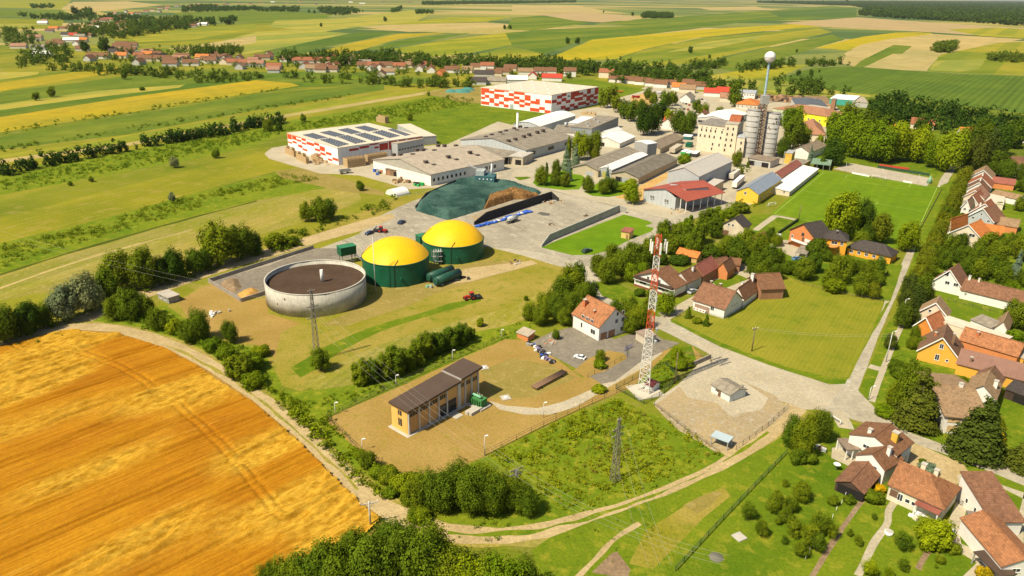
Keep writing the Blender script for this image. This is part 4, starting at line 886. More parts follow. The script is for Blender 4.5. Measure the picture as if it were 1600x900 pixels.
house('barn', 'long barn with mossy grey roof and beige walls, left of the white-roofed drying hall', 'barn', (934.8, 266), (896.2, 259.8), (1000, 238), (896.2, 271, 259.8), ('gable', 'y', 2.8, .6), TANP, ASB, [('f', [.93], 1.6, .7, 1)], [('f', .33, 5, 2.8, GSH, 'sliding_door')])
house('drying_hall', 'narrow hall with two bright white roof strips between two grey barns', 'barn', (956.5, 265), (935.5, 262.8), (1012, 241.5), (936, 277, 262.8), ('gable', 'y', 1.2, .3), pmat('blue_grey_sheet', (.36, .38, .37), 'sheet', .1, per=.6), WSH, [], [('f', .55, 3.6, 3.6, pmat('olive_gate', (.35, .33, .08)), 'gate')])
house('elevator_tower', 'square grey metal box tower rising over the white-roofed drying hall', 'tower', (1012, 225.3), (991.8, 220.8), (1021.8, 222.0), (1012, 251, 225.3), ('gable', 'y', .7, .1), pmat('tower_sheet', (.34, .33, .30), 'sheet', .08, per=.6), WSH)
house('barn', 'wide barn with dark grey roof and an open black doorway in its front gable', 'barn', (997.8, 277), (957.2, 269.5), (1058.5, 247.8), (997.8, 288.5, 277), ('gable', 'y', 2.6, .6), TANP, pmat('dark_weathered_roof', (.20, .17, .125), 'weather', .3), [], [('f', .28+.42, 4, 2.8, BLK, 'open_doorway'), ('f', .5, 4.6, 2.8, GSH, 'sliding_door')])
house('barn', 'brownish roofed barn behind the square grey tower, beside the trailers', 'barn', (1032, 231.3), (1007, 226.3), (1067.5, 214.8), (1031.5, 240.5, 231.3), ('gable', 'y', 2.6, .6), TANP, pmat('brown_sheet_roof', (.27, .205, .14), 'weather', .25), [], [('f', .45, 4.5, 2.8, BLK, 'open_doorway')])
R, F, h = house('steel_warehouse', 'tall steel warehouse with shiny pale ribbed roof above the red-roofed hall', 'warehouse', (1092.5, 275), (1047.5, 266), (1144.2, 251), (1143, 277, 251), ('gable', 'y', 3.6, .4), pmat('silver_wall', (.42, .43, .42), 'sheet', .06, per=.7), pmat('pale_ribbed_roof', (.50, .45, .38), 'sheet', .08, per=1.2, rough=.5))
R, F, h = canopy('red_hall', 'hall with red sheet roof, pale blue gable and an open corner on white posts', 'hall', (1073.8, 314), (1005.5, 295.3), (1109, 294.5), (1005.5, 314, 295.3), (0, 0), RSH, ('gable', 'y', 3.4, .4))
w0, w1 = sorted((F.ux(.26), F.ux(1))); m = MB(); m.box(w0, .4, 0, w1, F.W-.3, h-.25); hm = h+3.4*(1-abs(w0/F.L-.5)*2)-.3; m.face([(w0, .4, h-.25), (w1, .4, h-.25), (F.L/2, .4, h+3.1), (w0 if w0 > F.L/2 else w0, .4, hm)] if w0 < F.L/2 else [(w0, .4, h-.25), (w1, .4, h-.25), (F.L/2, .4, h+3.1)]); 
m.build('wall', pmat('pale_blue_wall', (.42, .44, .43)), R)
mg = MB(); mg.face([(w0, .38, h-.26), (w1, .38, h-.26), (w1, .38, h-.2), (F.L/2, .38, h+3.12), (w0, .38, hm)]); mg.build('gable_wall', pmat('pale_blue_wall', (.42, .44, .43)), R)
for u in (.38+.05, .43+.05, .76, .81): window(R, F, 'f', u, 2.6, .9, 1.8)
for v in lin(.02, .98, 6): MB().box(F.ux(.03)-.15, v*F.W-.15, 0, F.ux(.03)+.15, v*F.W+.15, h-.1).build('post', WPNT, R)
MB().box(F.ux(.14)-.15, .1, 0, F.ux(.14)+.15, .4, h+.4).build('post', WPNT, R)
house('raised_roof', 'raised red gabled roof section on top of the red-roofed hall', 'roof section', (1072, 295.3), (1047.5, 285.5), (1091.7, 286.3), 9.2, ('gable', 'y', 1.0, .2), pmat('pale_blue_wall', (.42, .44, .43)), RSH)
house('steel_annex', 'low annex with striped pale ribbed roof right of the red-roofed hall', 'building', (1112, 293), (1100, 288), (1130.8, 284.8), (1127, 297.5, 286), ('shed', 'x', 1, .2, 'b'), TANP, MATS['pale_ribbed_roof'], [('f', [.5], 1.5, 1, 1.2)])
R, F, h = house('clubhouse', 'yellow gabled building with grey panel-covered roof at the edge of the football ground', 'building', (1185.5, 302.8), (1152.5, 296.8), (1221.5, 279), (1152.5, 313.5, 296.8), ('gable', 'y', 3, .4), YELP, pmat('blue_grey_roof', (.25, .28, .32), 'sheet', .1, per=1.1, rough=.35), [('f', [.6], 4.2, 1.2, 1.6), ('a', lin(.1, .9, 6), 1.6, 1.6, 1.6)])
house('red_shed', 'red-roofed building between the grey panel roof and the long white stand roof', 'building', (1221.5, 277), (1207, 272), (1253, 256), 4.6, ('gable', 'y', 2.2, .3), CREAM, DRS)
house('changing_rooms', 'long white-roofed stand building along the football pitch', 'building', (1233.8, 299.5), (1211.5, 291.5), (1278.8, 263.8), (1232.5, 306.8, 299.5), ('shed', 'x', .9, .3, 'c'), CREAM, WSH, [('f', [.3], 1.4, 1, 1.2)])
house('pump_house', 'small yellow cube hut with dull red roof on the bright lawn', 'hut', (1226*0+983.5, 363.5), (971, 361), (991, 360), (983.5, 374, 363.5), ('shed', 'x', .5, .4, 'b'), pmat('hut_yellow', (.60, .44, .14), 'plaster'), DRS, [], [('f', .25, 1.2, 2, BRICKD)])

# ---- mill, silos, water tower
MW = pmat('mill_frame', (.16, .11, .07))
R, F, h = house('mill', 'tall cream grain mill with rows of small dark windows left of the silos', 'mill', (1134.5, 198.8), (1091.8, 193.5), (1142, 192.0), (1090, 234.5, 193.7), ('shed', 'x', 1.4, .3, 'b'), CREAM, pmat('mill_roof', (.25, .22, .18), 'weather'))
for zf, xs in ((.945, (185, 235, 285, 335, 405)), (.81, (183, 232, 280, 328, 397)), (.59, (175, 224, 272, 322, 390)), (.32, (315, 382)), (.14, (310,))):
    for x in xs: window(R, F, 'f', min(.95, max(.05, (432-x)/287)), zf*h-1.0, 1.0 if zf < .9 else .8, 1.7 if zf < .9 else .6, MW)
R, F, h2 = house('mill_tower', 'narrow cream mill tower with a rusty barrel roof and dark side wall', 'mill', (1153, 195), (1135.5, 192), (1163, 186), (1148, 243, 195), ('flat', 'x', 0, .3, 'f', .3), CREAM, pmat('tower_terrace', (.4, .36, .28), 'plaster'))
for zf, xs in ((.86, (468, 520)), (.68, (461, 513)), (.5, (453, 505)), (.32, (445, 497)), (.16, (438,))):
    for x in xs: window(R, F, 'f', min(.9, max(.1, (552-x-(.86-zf)*30)/118+.05)), zf*h2-1.0, 1.0, 1.7, MW)
m = MB(); n = 10; xx0, xx1, y0, y1 = F.L*.05, F.L*.98, F.W*.35, F.W*.98
for i in range(n):
    f0, f1 = i/n, (i+1)/n; z0, z1 = h2+.3+3.6*math.sin(math.pi*f0), h2+.3+3.6*math.sin(math.pi*f1); a, b = y0+(y1-y0)*f0, y0+(y1-y0)*f1
    m.face([(xx0, a, z0), (xx1, a, z0), (xx1, b, z1), (xx0, b, z1)], sm=True)
for q_ in (xx0, xx1): m.face([(q_, y0+(y1-y0)*i/n, h2+.3+3.6*math.sin(math.pi*i/n)) for i in range(n+1)])
m.build('barrel_roof', pmat('rusty_sheet', (.33, .10, .04), 'sheet', .25), R)
house('mill_wing', 'lower cream wing of the mill tucked against the left silo', 'mill', (1164, 216), (1152, 214.5), (1170, 209), (1160, 246, 215), ('shed', 'x', .8, .2, 'b'), CREAM, GSH, [('f', [.4], 5, 1, 1.7, MW), ('f', [.4], 9, 1, 1.7, MW)])
house('storage_hall', 'large bright white low-pitched roof hall directly behind the cream mill', 'hall', (1139, 188.5), (1095.5, 181.5), (1168, 177), 5.5, ('gable', 'y', 2.6, .4), GREYP, WSH, [('f', lin(.12, .9, 6), 1.5, 4, 2.2, WPNT, BLK)])

def silo(px, yb, yt, wpx, label, cap=True):
    g = G(px, yb); h = top_at(g, yt); d = math.hypot(g.x, math.hypot(g.y, CAMH)); r = wpx/2/FPX*d*.97
    t = thing('silo', label, 'silo', (g.x, g.y, 0)); m = MB(); n = 36; prof = []
    k = 9
    for i in range(k): prof += [(r, h*i/k+.001), (r, h*(i+1)/k-.35)]
    m.lathe((0, 0, 0), [(r, 0), (r, h), (r*.96, h), (0, h+.6)], n); m.build('silo_wall', SILO, t)
    for i in range(1, k+1): MB().lathe((0, 0, 0), [(r-.02, h*i/k-.22), (r+.16, h*i/k-.2), (r+.16, h*i/k+.02), (r-.02, h*i/k+.04)], n).build('silo_ring', pmat('ring_grey', (.25, .22, .18)), t)
    m = MB()
    for i in range(24):
        a = i/24*2*math.pi; p_ = Vector((math.cos(a)*r*.98, math.sin(a)*r*.98, h)); m.beam(p_, p_+Vector((0, 0, 1.1)), .07); a2 = (i+1)/24*2*math.pi; m.beam(p_+Vector((0, 0, 1.05)), Vector((math.cos(a2)*r*.98, math.sin(a2)*r*.98, h+1.05)), .06)
    m.build('top_railing', pmat('rust', (.20, .10, .05)), t)
    return t, g, h, r
SILO = pmat('silo_concrete', (.37, .355, .32), 'concrete', .22, per=2.2)
s1 = silo(1169, 245, 171.5, 19.5, 'left grain silo, grey concrete with a rusty lattice elevator against its right side')
s2 = silo(1199.5, 244.5, 176, 20, 'right grain silo, grey concrete with patches of fallen render near its top')
m = MB(); rs = random.Random(2)
for i in range(11):
    a = math.radians(rs.choice([225, 240, 255, 270, 285, 300, 315])+rs.uniform(-7, 7)); z = s2[2]*rs.uniform(.62, .95); w = rs.uniform(.6, 1.3)
    c_ = Vector((math.cos(a), math.sin(a), 0))*(s2[3]+.03); tt = Vector((-math.sin(a), math.cos(a), 0))*w/2
    m.face([c_-tt+Vector((0, 0, z)), c_+tt+Vector((0, 0, z)), c_+tt+Vector((0, 0, z+rs.uniform(.8, 1.6))), c_-tt*.6+Vector((0, 0, z+1.3))])
m.build('render_patch', pmat('brown_patch', (.14, .09, .06)), s2[0])
gm = (s1[1]+s2[1])/2; ga = s1[1]+(s2[1]-s1[1])*.42
et = thing('grain_elevator', 'rusty lattice elevator tower with a grey box on top between the two silos', 'elevator', (ga.x, ga.y-1, 0)); hE = s1[2]+4; m = MB()
for dx, dy in ((-1.6, -1.6), (1.6, -1.6), (1.6, 1.6), (-1.6, 1.6)): m.beam((dx, dy, 0), (dx, dy, hE), .22)
zz = 0
while zz < hE-2:
    for a, b in (((-1.6, -1.6), (1.6, -1.6)), ((1.6, -1.6), (1.6, 1.6)), ((1.6, 1.6), (-1.6, 1.6)), ((-1.6, 1.6), (-1.6, -1.6))):
        m.beam((*a, zz), (*b, zz+2), .13); m.beam((*b, zz), (*a, zz+2), .13); m.beam((*a, zz+2), (*b, zz+2), .14)
    zz += 2
m.build('lattice', pmat('rust', (.20, .10, .05)), et)
m = MB()
for i in range(int(hE/3)): m.box(-1.5, -1.5, i*3, 1.5, 1.5, i*3+.12)
m.build('landing', pmat('rust', (.20, .10, .05)), et)
MB().cyl((0, 0, 0), (0, 0, hE), .5, n=8).build('bucket_leg', STEEL, et)
MB().box(-2.3, -2.3, hE, 2.3, 2.3, hE+5.2).build('head_house', pmat('tower_sheet', (.34, .33, .30)), et)
R, F, h = house('silo_shed', 'open-fronted shed with brownish roof at the foot of the two silos', 'shed', (1204, 252.5), (1169, 247), (1211, 246), (1204, 263, 252.5), ('flat', 'x', 0, .4), GREYP, pmat('brown_sheet_roof', (.27, .205, .14)), [], [('f', .22, 4.5, 3, BLK, 'open_bay'), ('f', .55, 4.5, 3, GSH, 'gate'), ('f', .82, 4.5, 3, BLK, 'open_bay')])

g = G(1193.2, 161); hb = top_at(g, 89); t = thing('water_tower', 'slim blue water tower with a silver ball on top', 'water tower', (g.x, g.y, 0))
d = math.hypot(g.x, g.y); rb = 7.7/FPX*d
MB().lathe((0, 0, 0), [(1.5, 0), (1.15, 6), (1.05, hb-rb)], 20).build('shaft', pmat('tower_blue', (.32, .45, .52), 'concrete', .2, per=2), t)
MB().lathe((0, 0, hb), [(rb*math.sin(a), -rb*math.cos(a)) for a in [math.pi*i/16 for i in range(17)]], 28).build('tank_ball', pmat('ball_silver', (.70, .68, .63), 'plain', .12, rough=.4), t)
MB().lathe((0, 0, hb), [(rb*.5, -rb*.98), (rb*1.01, -rb*.12), (rb*1.03, -rb*.1), (rb*1.03, 0), (rb*1.0, .02)], 28).build('ball_band', pmat('ball_grey', (.40, .37, .33)), t)

# ---- buildings behind the mill
house('house', 'long orange-roofed house behind the silos', 'house', (1184, 164.3), (1153, 159.8), (1190, 158), 6, ('hip', 'x', 3.4, .4), CREAM, TOR, [('f', lin(.1, .9, 5), 3.2, 1.2, 1.5)])
house('annex', 'cream flat-roofed block in front of the long orange-roofed house', 'building', (1166, 173), (1145.8, 168), (1170, 168), 4, ('flat', 'x', 0, .2), CREAM, CREMR)
R, F, h = house('school', 'long lemon-yellow building with reddish hipped roof right of the silos', 'building', (1293, 182), (1208, 168.8), (1299, 173.5), (1250, 191, 175.5), ('hip', 'x', 4.2, .5), LIMEY, pmat('brown_red_tile', (.36, .17, .09), 'tile', .25), [('f', lin(.12, .92, 9), 3.0, 1.4, 1.8)])
MB().box(-.05, -.06, 0, F.L*.36, 0, h-.3).build('pale_render', pmat('pale_green_wall', (.5, .55, .36), 'plaster'), R)
house('factory_roof', 'wide low hall with dark panelled saw roof behind the lemon-yellow building', 'hall', (1293, 166), (1243, 162.5), (1283, 155.5), 7, ('gable', 'y', 1.4, .2), GREYP, pmat('dark_panel_roof', (.10, .11, .12), 'panel', .2, per=5))
house('sawmill', 'teal-walled sawmill hall with white roof at the far edge of the timber yard', 'hall', (1335, 157), (1301, 151.5), (1344, 150), 5.5, ('flat', 'x', 0, .3), pmat('teal_wall', (.06, .36, .28), 'sheet', .1), WSH)
house('low_hall', 'grey low hall right of the teal sawmill', 'hall', (1356, 161), (1336, 166), (1350, 152), 4.5, ('flat', 'x', 0, .3), GREYP, ASL)
house('brick_boiler', 'small rusty brick tower in front of the teal sawmill', 'building', (1306, 156), (1300, 155), (1308, 154), 10, ('flat', 'x', 0, .2), BRICKD, ASB)
house('house', 'blue-white apartment row with grey roof beyond the dark trees near the water tower', 'house', (1180, 146), (1155, 142.5), (1184, 141), 6, ('gable', 'x', 1.4, .3), WHITE, GSH, [('f', lin(.1, .9, 6), 3.4, 1.6, 1.3)])
house('house', 'brown-roofed villa in front of the lemon-yellow building', 'house', (1257.5, 209), (1252.5, 192), (1284, 198), 6, ('hip', 'x', 5, .5), CREAM, pmat('brown_red_tile', (.36, .17, .09)), [('f', [.3, .7], 2, 1.2, 1.5)])
house('white_house', 'white-walled house with long brownish roof beside the park trees', 'house', (1291, 227), (1265, 238), (1285, 215), 5, ('gable', 'x', 3, .4), WHITE, pmat('brown_sheet_roof', (.27, .205, .14)), [('f', [.3, .7], 2, 1.2, 1.2)])
house('kiosk', 'yellow flat-roofed cube building left of the white-walled house', 'building', (1238, 240), (1229, 237.5), (1243, 235.5), (1238, 256, 240), ('flat', 'x', 0, .2), pmat('mustard', (.62, .40, .07), 'plaster'), GSH)
house('garage', 'low beige garage with flat roof beside the yellow cube building', 'building', (1256, 257), (1238, 251.5), (1266, 251), 3, ('flat', 'x', 0, .2), pmat('mustard', (.62, .40, .07)), ASB)
canopy('striped_stand', 'spectator stand with green and white striped awning behind the football pitch', 'stand', (1297.5, 259), (1267, 255.5), (1300, 252), 3.4, (4, 2), pmat('awning_green', (.16, .24, .15), 'panel', .05, per=6, c2=(1, 1, 1)), ('shed', 'x', .8, .1, 'b'), back=('b',), bw=BRICKD)
# ---------------------------------------------------------------- biogas plant
def ring_obj(cx, cy, r0, r1, z0, z1, n=64): return MB().lathe((cx, cy, 0), [(r0, z0), (r1, z0), (r1, z1), (r0, z1), (r0, z0)], n)
# slurry tank: rim ellipse in the photo 415..568 wide, front rim row 462, front foot row 496
hT = HZ(492, 496.5, 461.5)
l, r_, t_, b_ = G(414.5, 434, hT), G(568.3, 434, hT), G(497, 406, hT), G(492, 461.5, hT)
cT = (l+r_)/2; rT = (l-r_).length/2*.5+(t_-b_).length/4; cT = Vector((cT.x, (t_.y+b_.y)/2))
T = thing('slurry_tank', 'large round open concrete tank filled with dark brown slurry', 'tank', (cT.x, cT.y, 0))
TC = pmat('tank_concrete', (.46, .43, .35), 'concrete', .3, per=1.6)
ring_obj(0, 0, rT-.35, rT, 0, hT, 96).build('tank_wall', TC, T)
ring_obj(0, 0, rT-.42, rT+.08, hT+.003, hT+.18, 96).build('rim', pmat('rim_concrete', (.46, .42, .34)), T)
MB().lathe((0, 0, 0), [(rT-.36, hT-1.5), (.01, hT-1.5)], 96, sm=False).build('slurry', gmat('slurry_crust', (.065, .040, .026), (.085, .055, .036), (.06, .038, .026), patch=.15, fine=.9), T)
gp = G(503.5, 440, hT-1.5)-cT; zt = top_at(G(503.5, 440, hT-1.5), 421.5)
MB().cyl((gp.x, gp.y, hT-1.5), (gp.x, gp.y, zt), .55, n=16).build('centre_pipe', pmat('pipe_white', (.62, .60, .54)), T)
m = MB()
for a0 in lin(.9, 1.5, 8): m.beam((math.cos(a0)*rT, math.sin(a0)*rT, hT+.1), (math.cos(a0)*rT, math.sin(a0)*rT, hT+1.3), .07)
m.beam((math.cos(.9)*rT, math.sin(.9)*rT, hT+1.3), (math.cos(1.5)*rT, math.sin(1.5)*rT, hT+1.3), .07); m.build('handrail', STEEL, T)
for a in (-1.95, -2.15):
    MB().box(-.25, -.06, -.35, .25, .06, .35).build('inspection_hatch', pmat('rust', (.2, .1, .05)), T, (math.cos(a)*rT, math.sin(a)*rT, hT*(.75 if a > -2 else .45)), a+math.pi/2)

def digester(x0, x1, ymid, yfront, ybase, ytop, label):
    h = HZ((x0+x1)/2, ybase, yfront); l, r_ = G(x0, ymid, h), G(x1, ymid, h); r = (l-r_).length/2*.97; f = G((x0+x1)/2, yfront, h)
    fwd = Vector((f.x, f.y)).normalized(); c = f+fwd*r; c = Vector(((l.x+r_.x)/2*.5+c.x*.5, c.y)); t = thing('digester', label, 'biogas digester', (c.x, c.y, 0))
    MB().lathe((0, 0, 0), [(r, 0), (r, h)], 72).build('tank_wall', GRNM, t)
    # dome height: silhouette top row
    best = min(np.arange(2, 14, .1), key=lambda q: abs(min_row(c, r, h, q)-ytop))
    pr = [(r*math.cos(a)*1.0, h+best*math.sin(a)**1.0) for a in [math.pi/2*i/18 for i in range(19)]]
    R0 = (r*r+best*best)/(2*best); zc = h+best-R0; am = math.asin(r/R0) if best < r else math.pi/2
    pr = [(R0*math.sin(am*(1-i/18)), zc+R0*math.cos(am*(1-i/18))) for i in range(19)]; pr[-1] = (0.01, pr[-1][1])
    MB().lathe((0, 0, 0), pr, 72).build('gas_dome', YMEM, t)
    MB().lathe((0, 0, 0), [(r+.02, h-.25), (r+.16, h-.25), (r+.18, h+.05), (r-.05, h+.16)], 72).build('clamp_ring', pmat('ring_green', (.015, .10, .05)), t)
    base = math.atan2(-c.y, -c.x)
    def dome(a, e): a2 = am*(1-e); return Vector((R0*math.sin(a2)*math.cos(a), R0*math.sin(a2)*math.sin(a), zc+R0*math.cos(a2)+.1))
    m = MB()      # belts over the dome
    for a, e0, e1 in ((base-2.0+.35, .0, .38), (base-.05, .0, .14)):
        for i in range(4): m.beam(dome(a+.12*i/4, e0+(e1-e0)*i/4), dome(a+.12*(i+1)/4, e0+(e1-e0)*(i+1)/4), .28, .15)
    m.build('dome_cable', pmat('cable_brown', (.10, .06, .02)), t)
    v = base+.12; pv = Vector((math.cos(v), math.sin(v), 0))
    MB().cyl(pv*(r-.1)+Vector((0, 0, h*.42)), pv*(r+.9)+Vector((0, 0, h*.42)), .45, n=12).build('agitator_port', GRNM, t)
    m = MB(); v = base-.06; pv = Vector((math.cos(v), math.sin(v), 0)); m.beam(pv*(r+.05), pv*(r+.05)+Vector((0, 0, h)), .18); m.build('seam_strip', BLK, t)
    return t, c, r, h
def min_row(c, r, h, q):
    Ci = C2W.inverted(); R0 = (r*r+q*q)/(2*q); zc = h+q-R0; am = math.asin(min(1, r/R0)) if q < r else math.pi/2; best = 1e9
    for i in range(0, 19):
        a2 = am*i/18
        for a in (math.pi/2, math.pi/2+.3, math.pi/2-.3):
            p = Ci @ Vector((c.x+R0*math.sin(a2)*math.cos(a), c.y+R0*math.sin(a2)*math.sin(a), zc+R0*math.cos(a2)-CAMH)); best = min(best, 450+FPX*p.y/p.z)
    return best
D1 = digester(564, 672.3, 399, 415.5, 449.5, 369, 'front green biogas tank with a yellow dome beside the slurry tank')
D2 = digester(658, 757.5, 371.5, 387, 413.5, 343.5, 'rear green biogas tank with a yellow dome, further right by the yard')
Fh = Frame((557, 392), (545, 388), (559, 387))
def pumpbox(gx, gy, label, yt, z0):
    t = thing('feed_container', label, 'container', (gx.x, gx.y, 0), .62); m = MB(); m.box(-3.2, -2, z0, 3.2, 2, z0+3.2); m.build('container_body', GRNM, t)
    MB().box(-3.4, -2.2, z0+3.203, 3.4, 2.2, z0+3.4).build('lid', pmat('green_lid', (.03, .17, .08)), t)
    for a, b in ((-2.6, -1.6), (2.6, -1.6), (2.6, 1.6), (-2.6, 1.6)): MB().box(a-.15, b-.15, 0, a+.15, b+.15, z0).build('leg', STEEL, t)
    m = MB(); m.beam((2.8, -1.5, z0*.9), (5.2, -3.4, .2), .9, .15); m.build('stair', STEEL, t); return t
pumpbox(G(543, 409), None, 'green metal container on steel legs between slurry tank and front dome', 0, 3.4)
pumpbox(G(664, 386), None, 'green feed container with open brown top behind the two domes', 0, 2.2)
# stair tower and pipes between digesters
g = G(684, 414); t = thing('pipe_tower', 'steel pipe rack and stair between the two yellow-domed tanks', 'pipe rack', (g.x, g.y, 0), .3); m = MB()
for i in range(4): m.cyl((i*.9-1.4, 0, 0), (i*.9-1.4, 0, 6.6), .13, n=8)
for z in (1.5, 3.5, 5.5): m.box(-1.8, -.8, z, 1.8, .8, z+.15)
m.build('pipes', STEEL, t); m = MB()
for z in lin(.3, 6.3, 9): m.beam((-2.6, -1, z), (-1.2, -1, z), .1)
m.beam((-2.6, -1, 0), (-2.6, -1, 7), .12); m.beam((-1.2, -1, 0), (-1.2, -1, 7), .12); m.build('ladder', STEEL, t)
for k, (a, b) in enumerate((((670, 436.5), (706, 423.5)), ((681, 443), (717, 429)))):
    p, q_ = G3(*a, 1.3), G3(*b, 1.3); t = thing('gas_tank', ('dark green horizontal cylinder tank nearest the front dome' if k == 0 else 'dark green horizontal cylinder tank, the nearer to the camera of the pair'), 'tank', (p.x, p.y, 0)); d = q_-p; d.z = 0; L = d.length; u = d.normalized()
    m = MB(); z = Vector((0, 0, 2.1)); m.cyl(z, z+d, 1.65, n=24); m.cyl(z-u*.5, z, 1.1, 1.65, n=24); m.cyl(z+d, z+d+u*.5, 1.65, 1.1, n=24); m.build('tank_body', pmat('tank_green', (.018, .075, .048), 'plain', .2, rough=.45), t)
    for f in (.2, .8): s_ = u*L*f; nn = Vector((-u.y, u.x, 0)); MB().beam(s_-nn*1.3+Vector((0, 0, .35)), s_+nn*1.3+Vector((0, 0, .35)), .4, .7).build('support', CNS, t)
def clutter(name, label, cat, g, n, spread, size, mats, seed=0, group=None, hmax=1.0):
    rs = random.Random(seed); t = thing(name, label, cat, (g.x, g.y, 0), rs.uniform(0, 3), group)
    for i in range(n):
        m = MB(); x, y = rs.gauss(0, spread), rs.gauss(0, spread*.6); s = size*rs.uniform(.5, 1.2); h = hmax*rs.uniform(.4, 1); a = rs.uniform(0, 3)
        c_, s_ = math.cos(a), math.sin(a); pts = [(x+c_*u*s-s_*v*s*.7, y+s_*u*s+c_*v*s*.7) for u, v in ((-.5, -.5), (.5, -.5), (.5, .5), (-.5, .5))]
        m.prism(pts, 0, h); m.build('item', mats[i % len(mats)], t)
    return t
GRN2 = pmat('bright_green_metal', (.04, .38, .10), 'plain', .2, rough=.5); BLU = pmat('blue_plastic', (.03, .10, .42), 'plain', .2, rough=.5)
REDM = pmat('red_machine', (.42, .03, .02), 'plain', .2, rough=.5); DKM = pmat('dark_metal', (.045, .04, .04), 'plain', .3, rough=.5); TIRE = pmat('tyre_black', (.02, .02, .02))
clutter('machine', 'pale green pump parts on the grass in front of the gas tanks', 'equipment', G(676, 447), 7, 1.2, 1.3, [pmat('pale_green', (.20, .45, .28)), STEEL], 3)
clutter('scrap_heap', 'dark scrap and tyres at the right end of the gas tanks', 'scrap', G(722, 437), 10, 2.2, 1.1, [DKM, TIRE, GRNM], 5)
clutter('scrap_heap', 'small heap of boards and rubble right of the rear dome', 'scrap', G(803, 409), 10, 1.8, 1.2, [WOODR, CNS, DKM], 6, hmax=.6)

def heapmesh(pts, hfun, step, name, mat, kind=None, jit=.1, seed=1, skip=()):
    """heap over a ground outline (world points), height from hfun(x,y,dist_to_edge)"""
    xs = [p.x for p in pts]; ys = [p.y for p in pts]; nx = max(3, int((max(xs)-min(xs))/step)+1); ny = max(3, int((max(ys)-min(ys))/step)+1)
    X, Y = np.meshgrid(np.linspace(min(xs), max(xs), nx), np.linspace(min(ys), max(ys), ny)); ins = np.zeros(X.shape, bool); D = np.full(X.shape, 1e9); n = len(pts)
    for i in range(n):
        a, b = pts[i], pts[(i+1) % n]; ins ^= ((a.y > Y) != (b.y > Y)) & (X < (b.x-a.x)*(Y-a.y)/((b.y-a.y) or 1e-9)+a.x)
        
        if i in skip: continue
        ab = b-a; t = np.clip(((X-a.x)*ab.x+(Y-a.y)*ab.y)/max(1e-9, ab.length_squared), 0, 1); D = np.minimum(D, np.hypot(X-a.x-t*ab.x, Y-a.y-t*ab.y))
    D[~ins] = 0; Z = hfun(X, Y, D); rng = np.random.RandomState(seed); Z = np.where(D > 0, Z+rng.randn(*Z.shape)*jit*np.clip(D, 0, 1), -.05)
    keep = D > 0; kk = keep.copy(); kk[1:] |= keep[:-1]; kk[:-1] |= keep[1:]; kk[:, 1:] |= keep[:, :-1]; kk[:, :-1] |= keep[:, 1:]
    idx = -np.ones(X.shape, int); idx[kk] = np.arange(kk.sum()); q = kk[:-1, :-1] & kk[1:, :-1] & kk[:-1, 1:] & kk[1:, 1:]
    fs = np.stack([idx[:-1, :-1][q], idx[:-1, 1:][q], idx[1:, 1:][q], idx[1:, :-1][q]], 1)
    me = bpy.data.meshes.new(name); me.from_pydata(np.stack([X[kk], Y[kk], Z[kk]], 1).tolist(), [], fs.tolist()); me.materials.append(mat); me.update()
    for p_ in me.polygons: p_.use_smooth = True
    o = bpy.data.objects.new(name, me); COL.objects.link(o)
    if kind: o['kind'] = kind
    return o
def vnz(x, y, s): return mn.noise(Vector((x*s, y*s, 3.3)))
VN = np.vectorize(vnz)
# silage clamp: side walls, heap under green tarpaulin, cut face
Hs = 3.2
ax = (G(838, 306)-G(660, 322)).normalized(); ay = Vector((-ax.y, ax.x)); o0 = G(660, 322)
tarp = [G(757, 327), G(763, 320), G(790, 310.5), G(804, 305), G(822, 303), G(843, 304), G(846, 300), G(800, 286), G(745, 279), G(714, 284), G(690, 295), G(663, 309), G(648, 322), G(651, 330), G(700, 344.5), G(735, 334)]
def hs(X, Y, D):
    u = (X-o0.x)*ax.x+(Y-o0.y)*ax.y; c = np.clip(1.35-u/75, .45, 1)
    return np.minimum(3.3*c+VN(X, Y, .07)*.6, D*.9)+(VN(X, Y, .2)*.35+VN(X, Y, .7)*.22)*np.clip(D/3, 0, 1)
TARP = gmat('green_tarp', (.020, .052, .042), (.062, .12, .095), (.032, .070, .064), patch=.05, fine=.8, bmp=.6, contrast=2)
tp = heapmesh(tarp, hs, .7, 'tarpaulin', TARP, jit=.10, skip=(0, 1, 2, 3, 4)); tag(tp, 'dark green tarpaulin draped over the silage heap', 'tarpaulin')
def hc(X, Y, D):
    u = (X-o0.x)*ax.x+(Y-o0.y)*ax.y; uc = (G(804, 305)-o0).dot(ax); u2 = (G(843, 304)-o0).dot(ax)
    return np.minimum(np.clip(3.4-(u-uc)*3.1/max(1, u2-uc), .4, 3.4), D*2.4)+(VN(X, Y, .5)*.5+VN(X, Y, 1.3)*.3)*np.clip(D, 0, 1)
sg = heapmesh([G(755, 328), G(766, 324), G(790, 316.5), G(803, 312), G(822, 311.5), G(843, 307), G(838, 301), G(806, 299), G(785, 305), G(762, 313)], hc, .5, 'silage_heap', gmat('silage', (.22, .115, .04), (.15, .075, .028), (.38, .22, .075), patch=.2, fine=1.2, bmp=.8), jit=.22); tag(sg, 'cut brown face of chopped silage beside the green tarpaulin', 'silage heap')
poly('silage_floor', gmat('silage_floor', (.36, .25, .12), (.30, .25, .17), patch=.1), [(760, 330), (790, 320), (822, 312), (848, 307), (858, 311), (800, 330), (765, 340), (745, 345), (735, 338)], jit=.8)
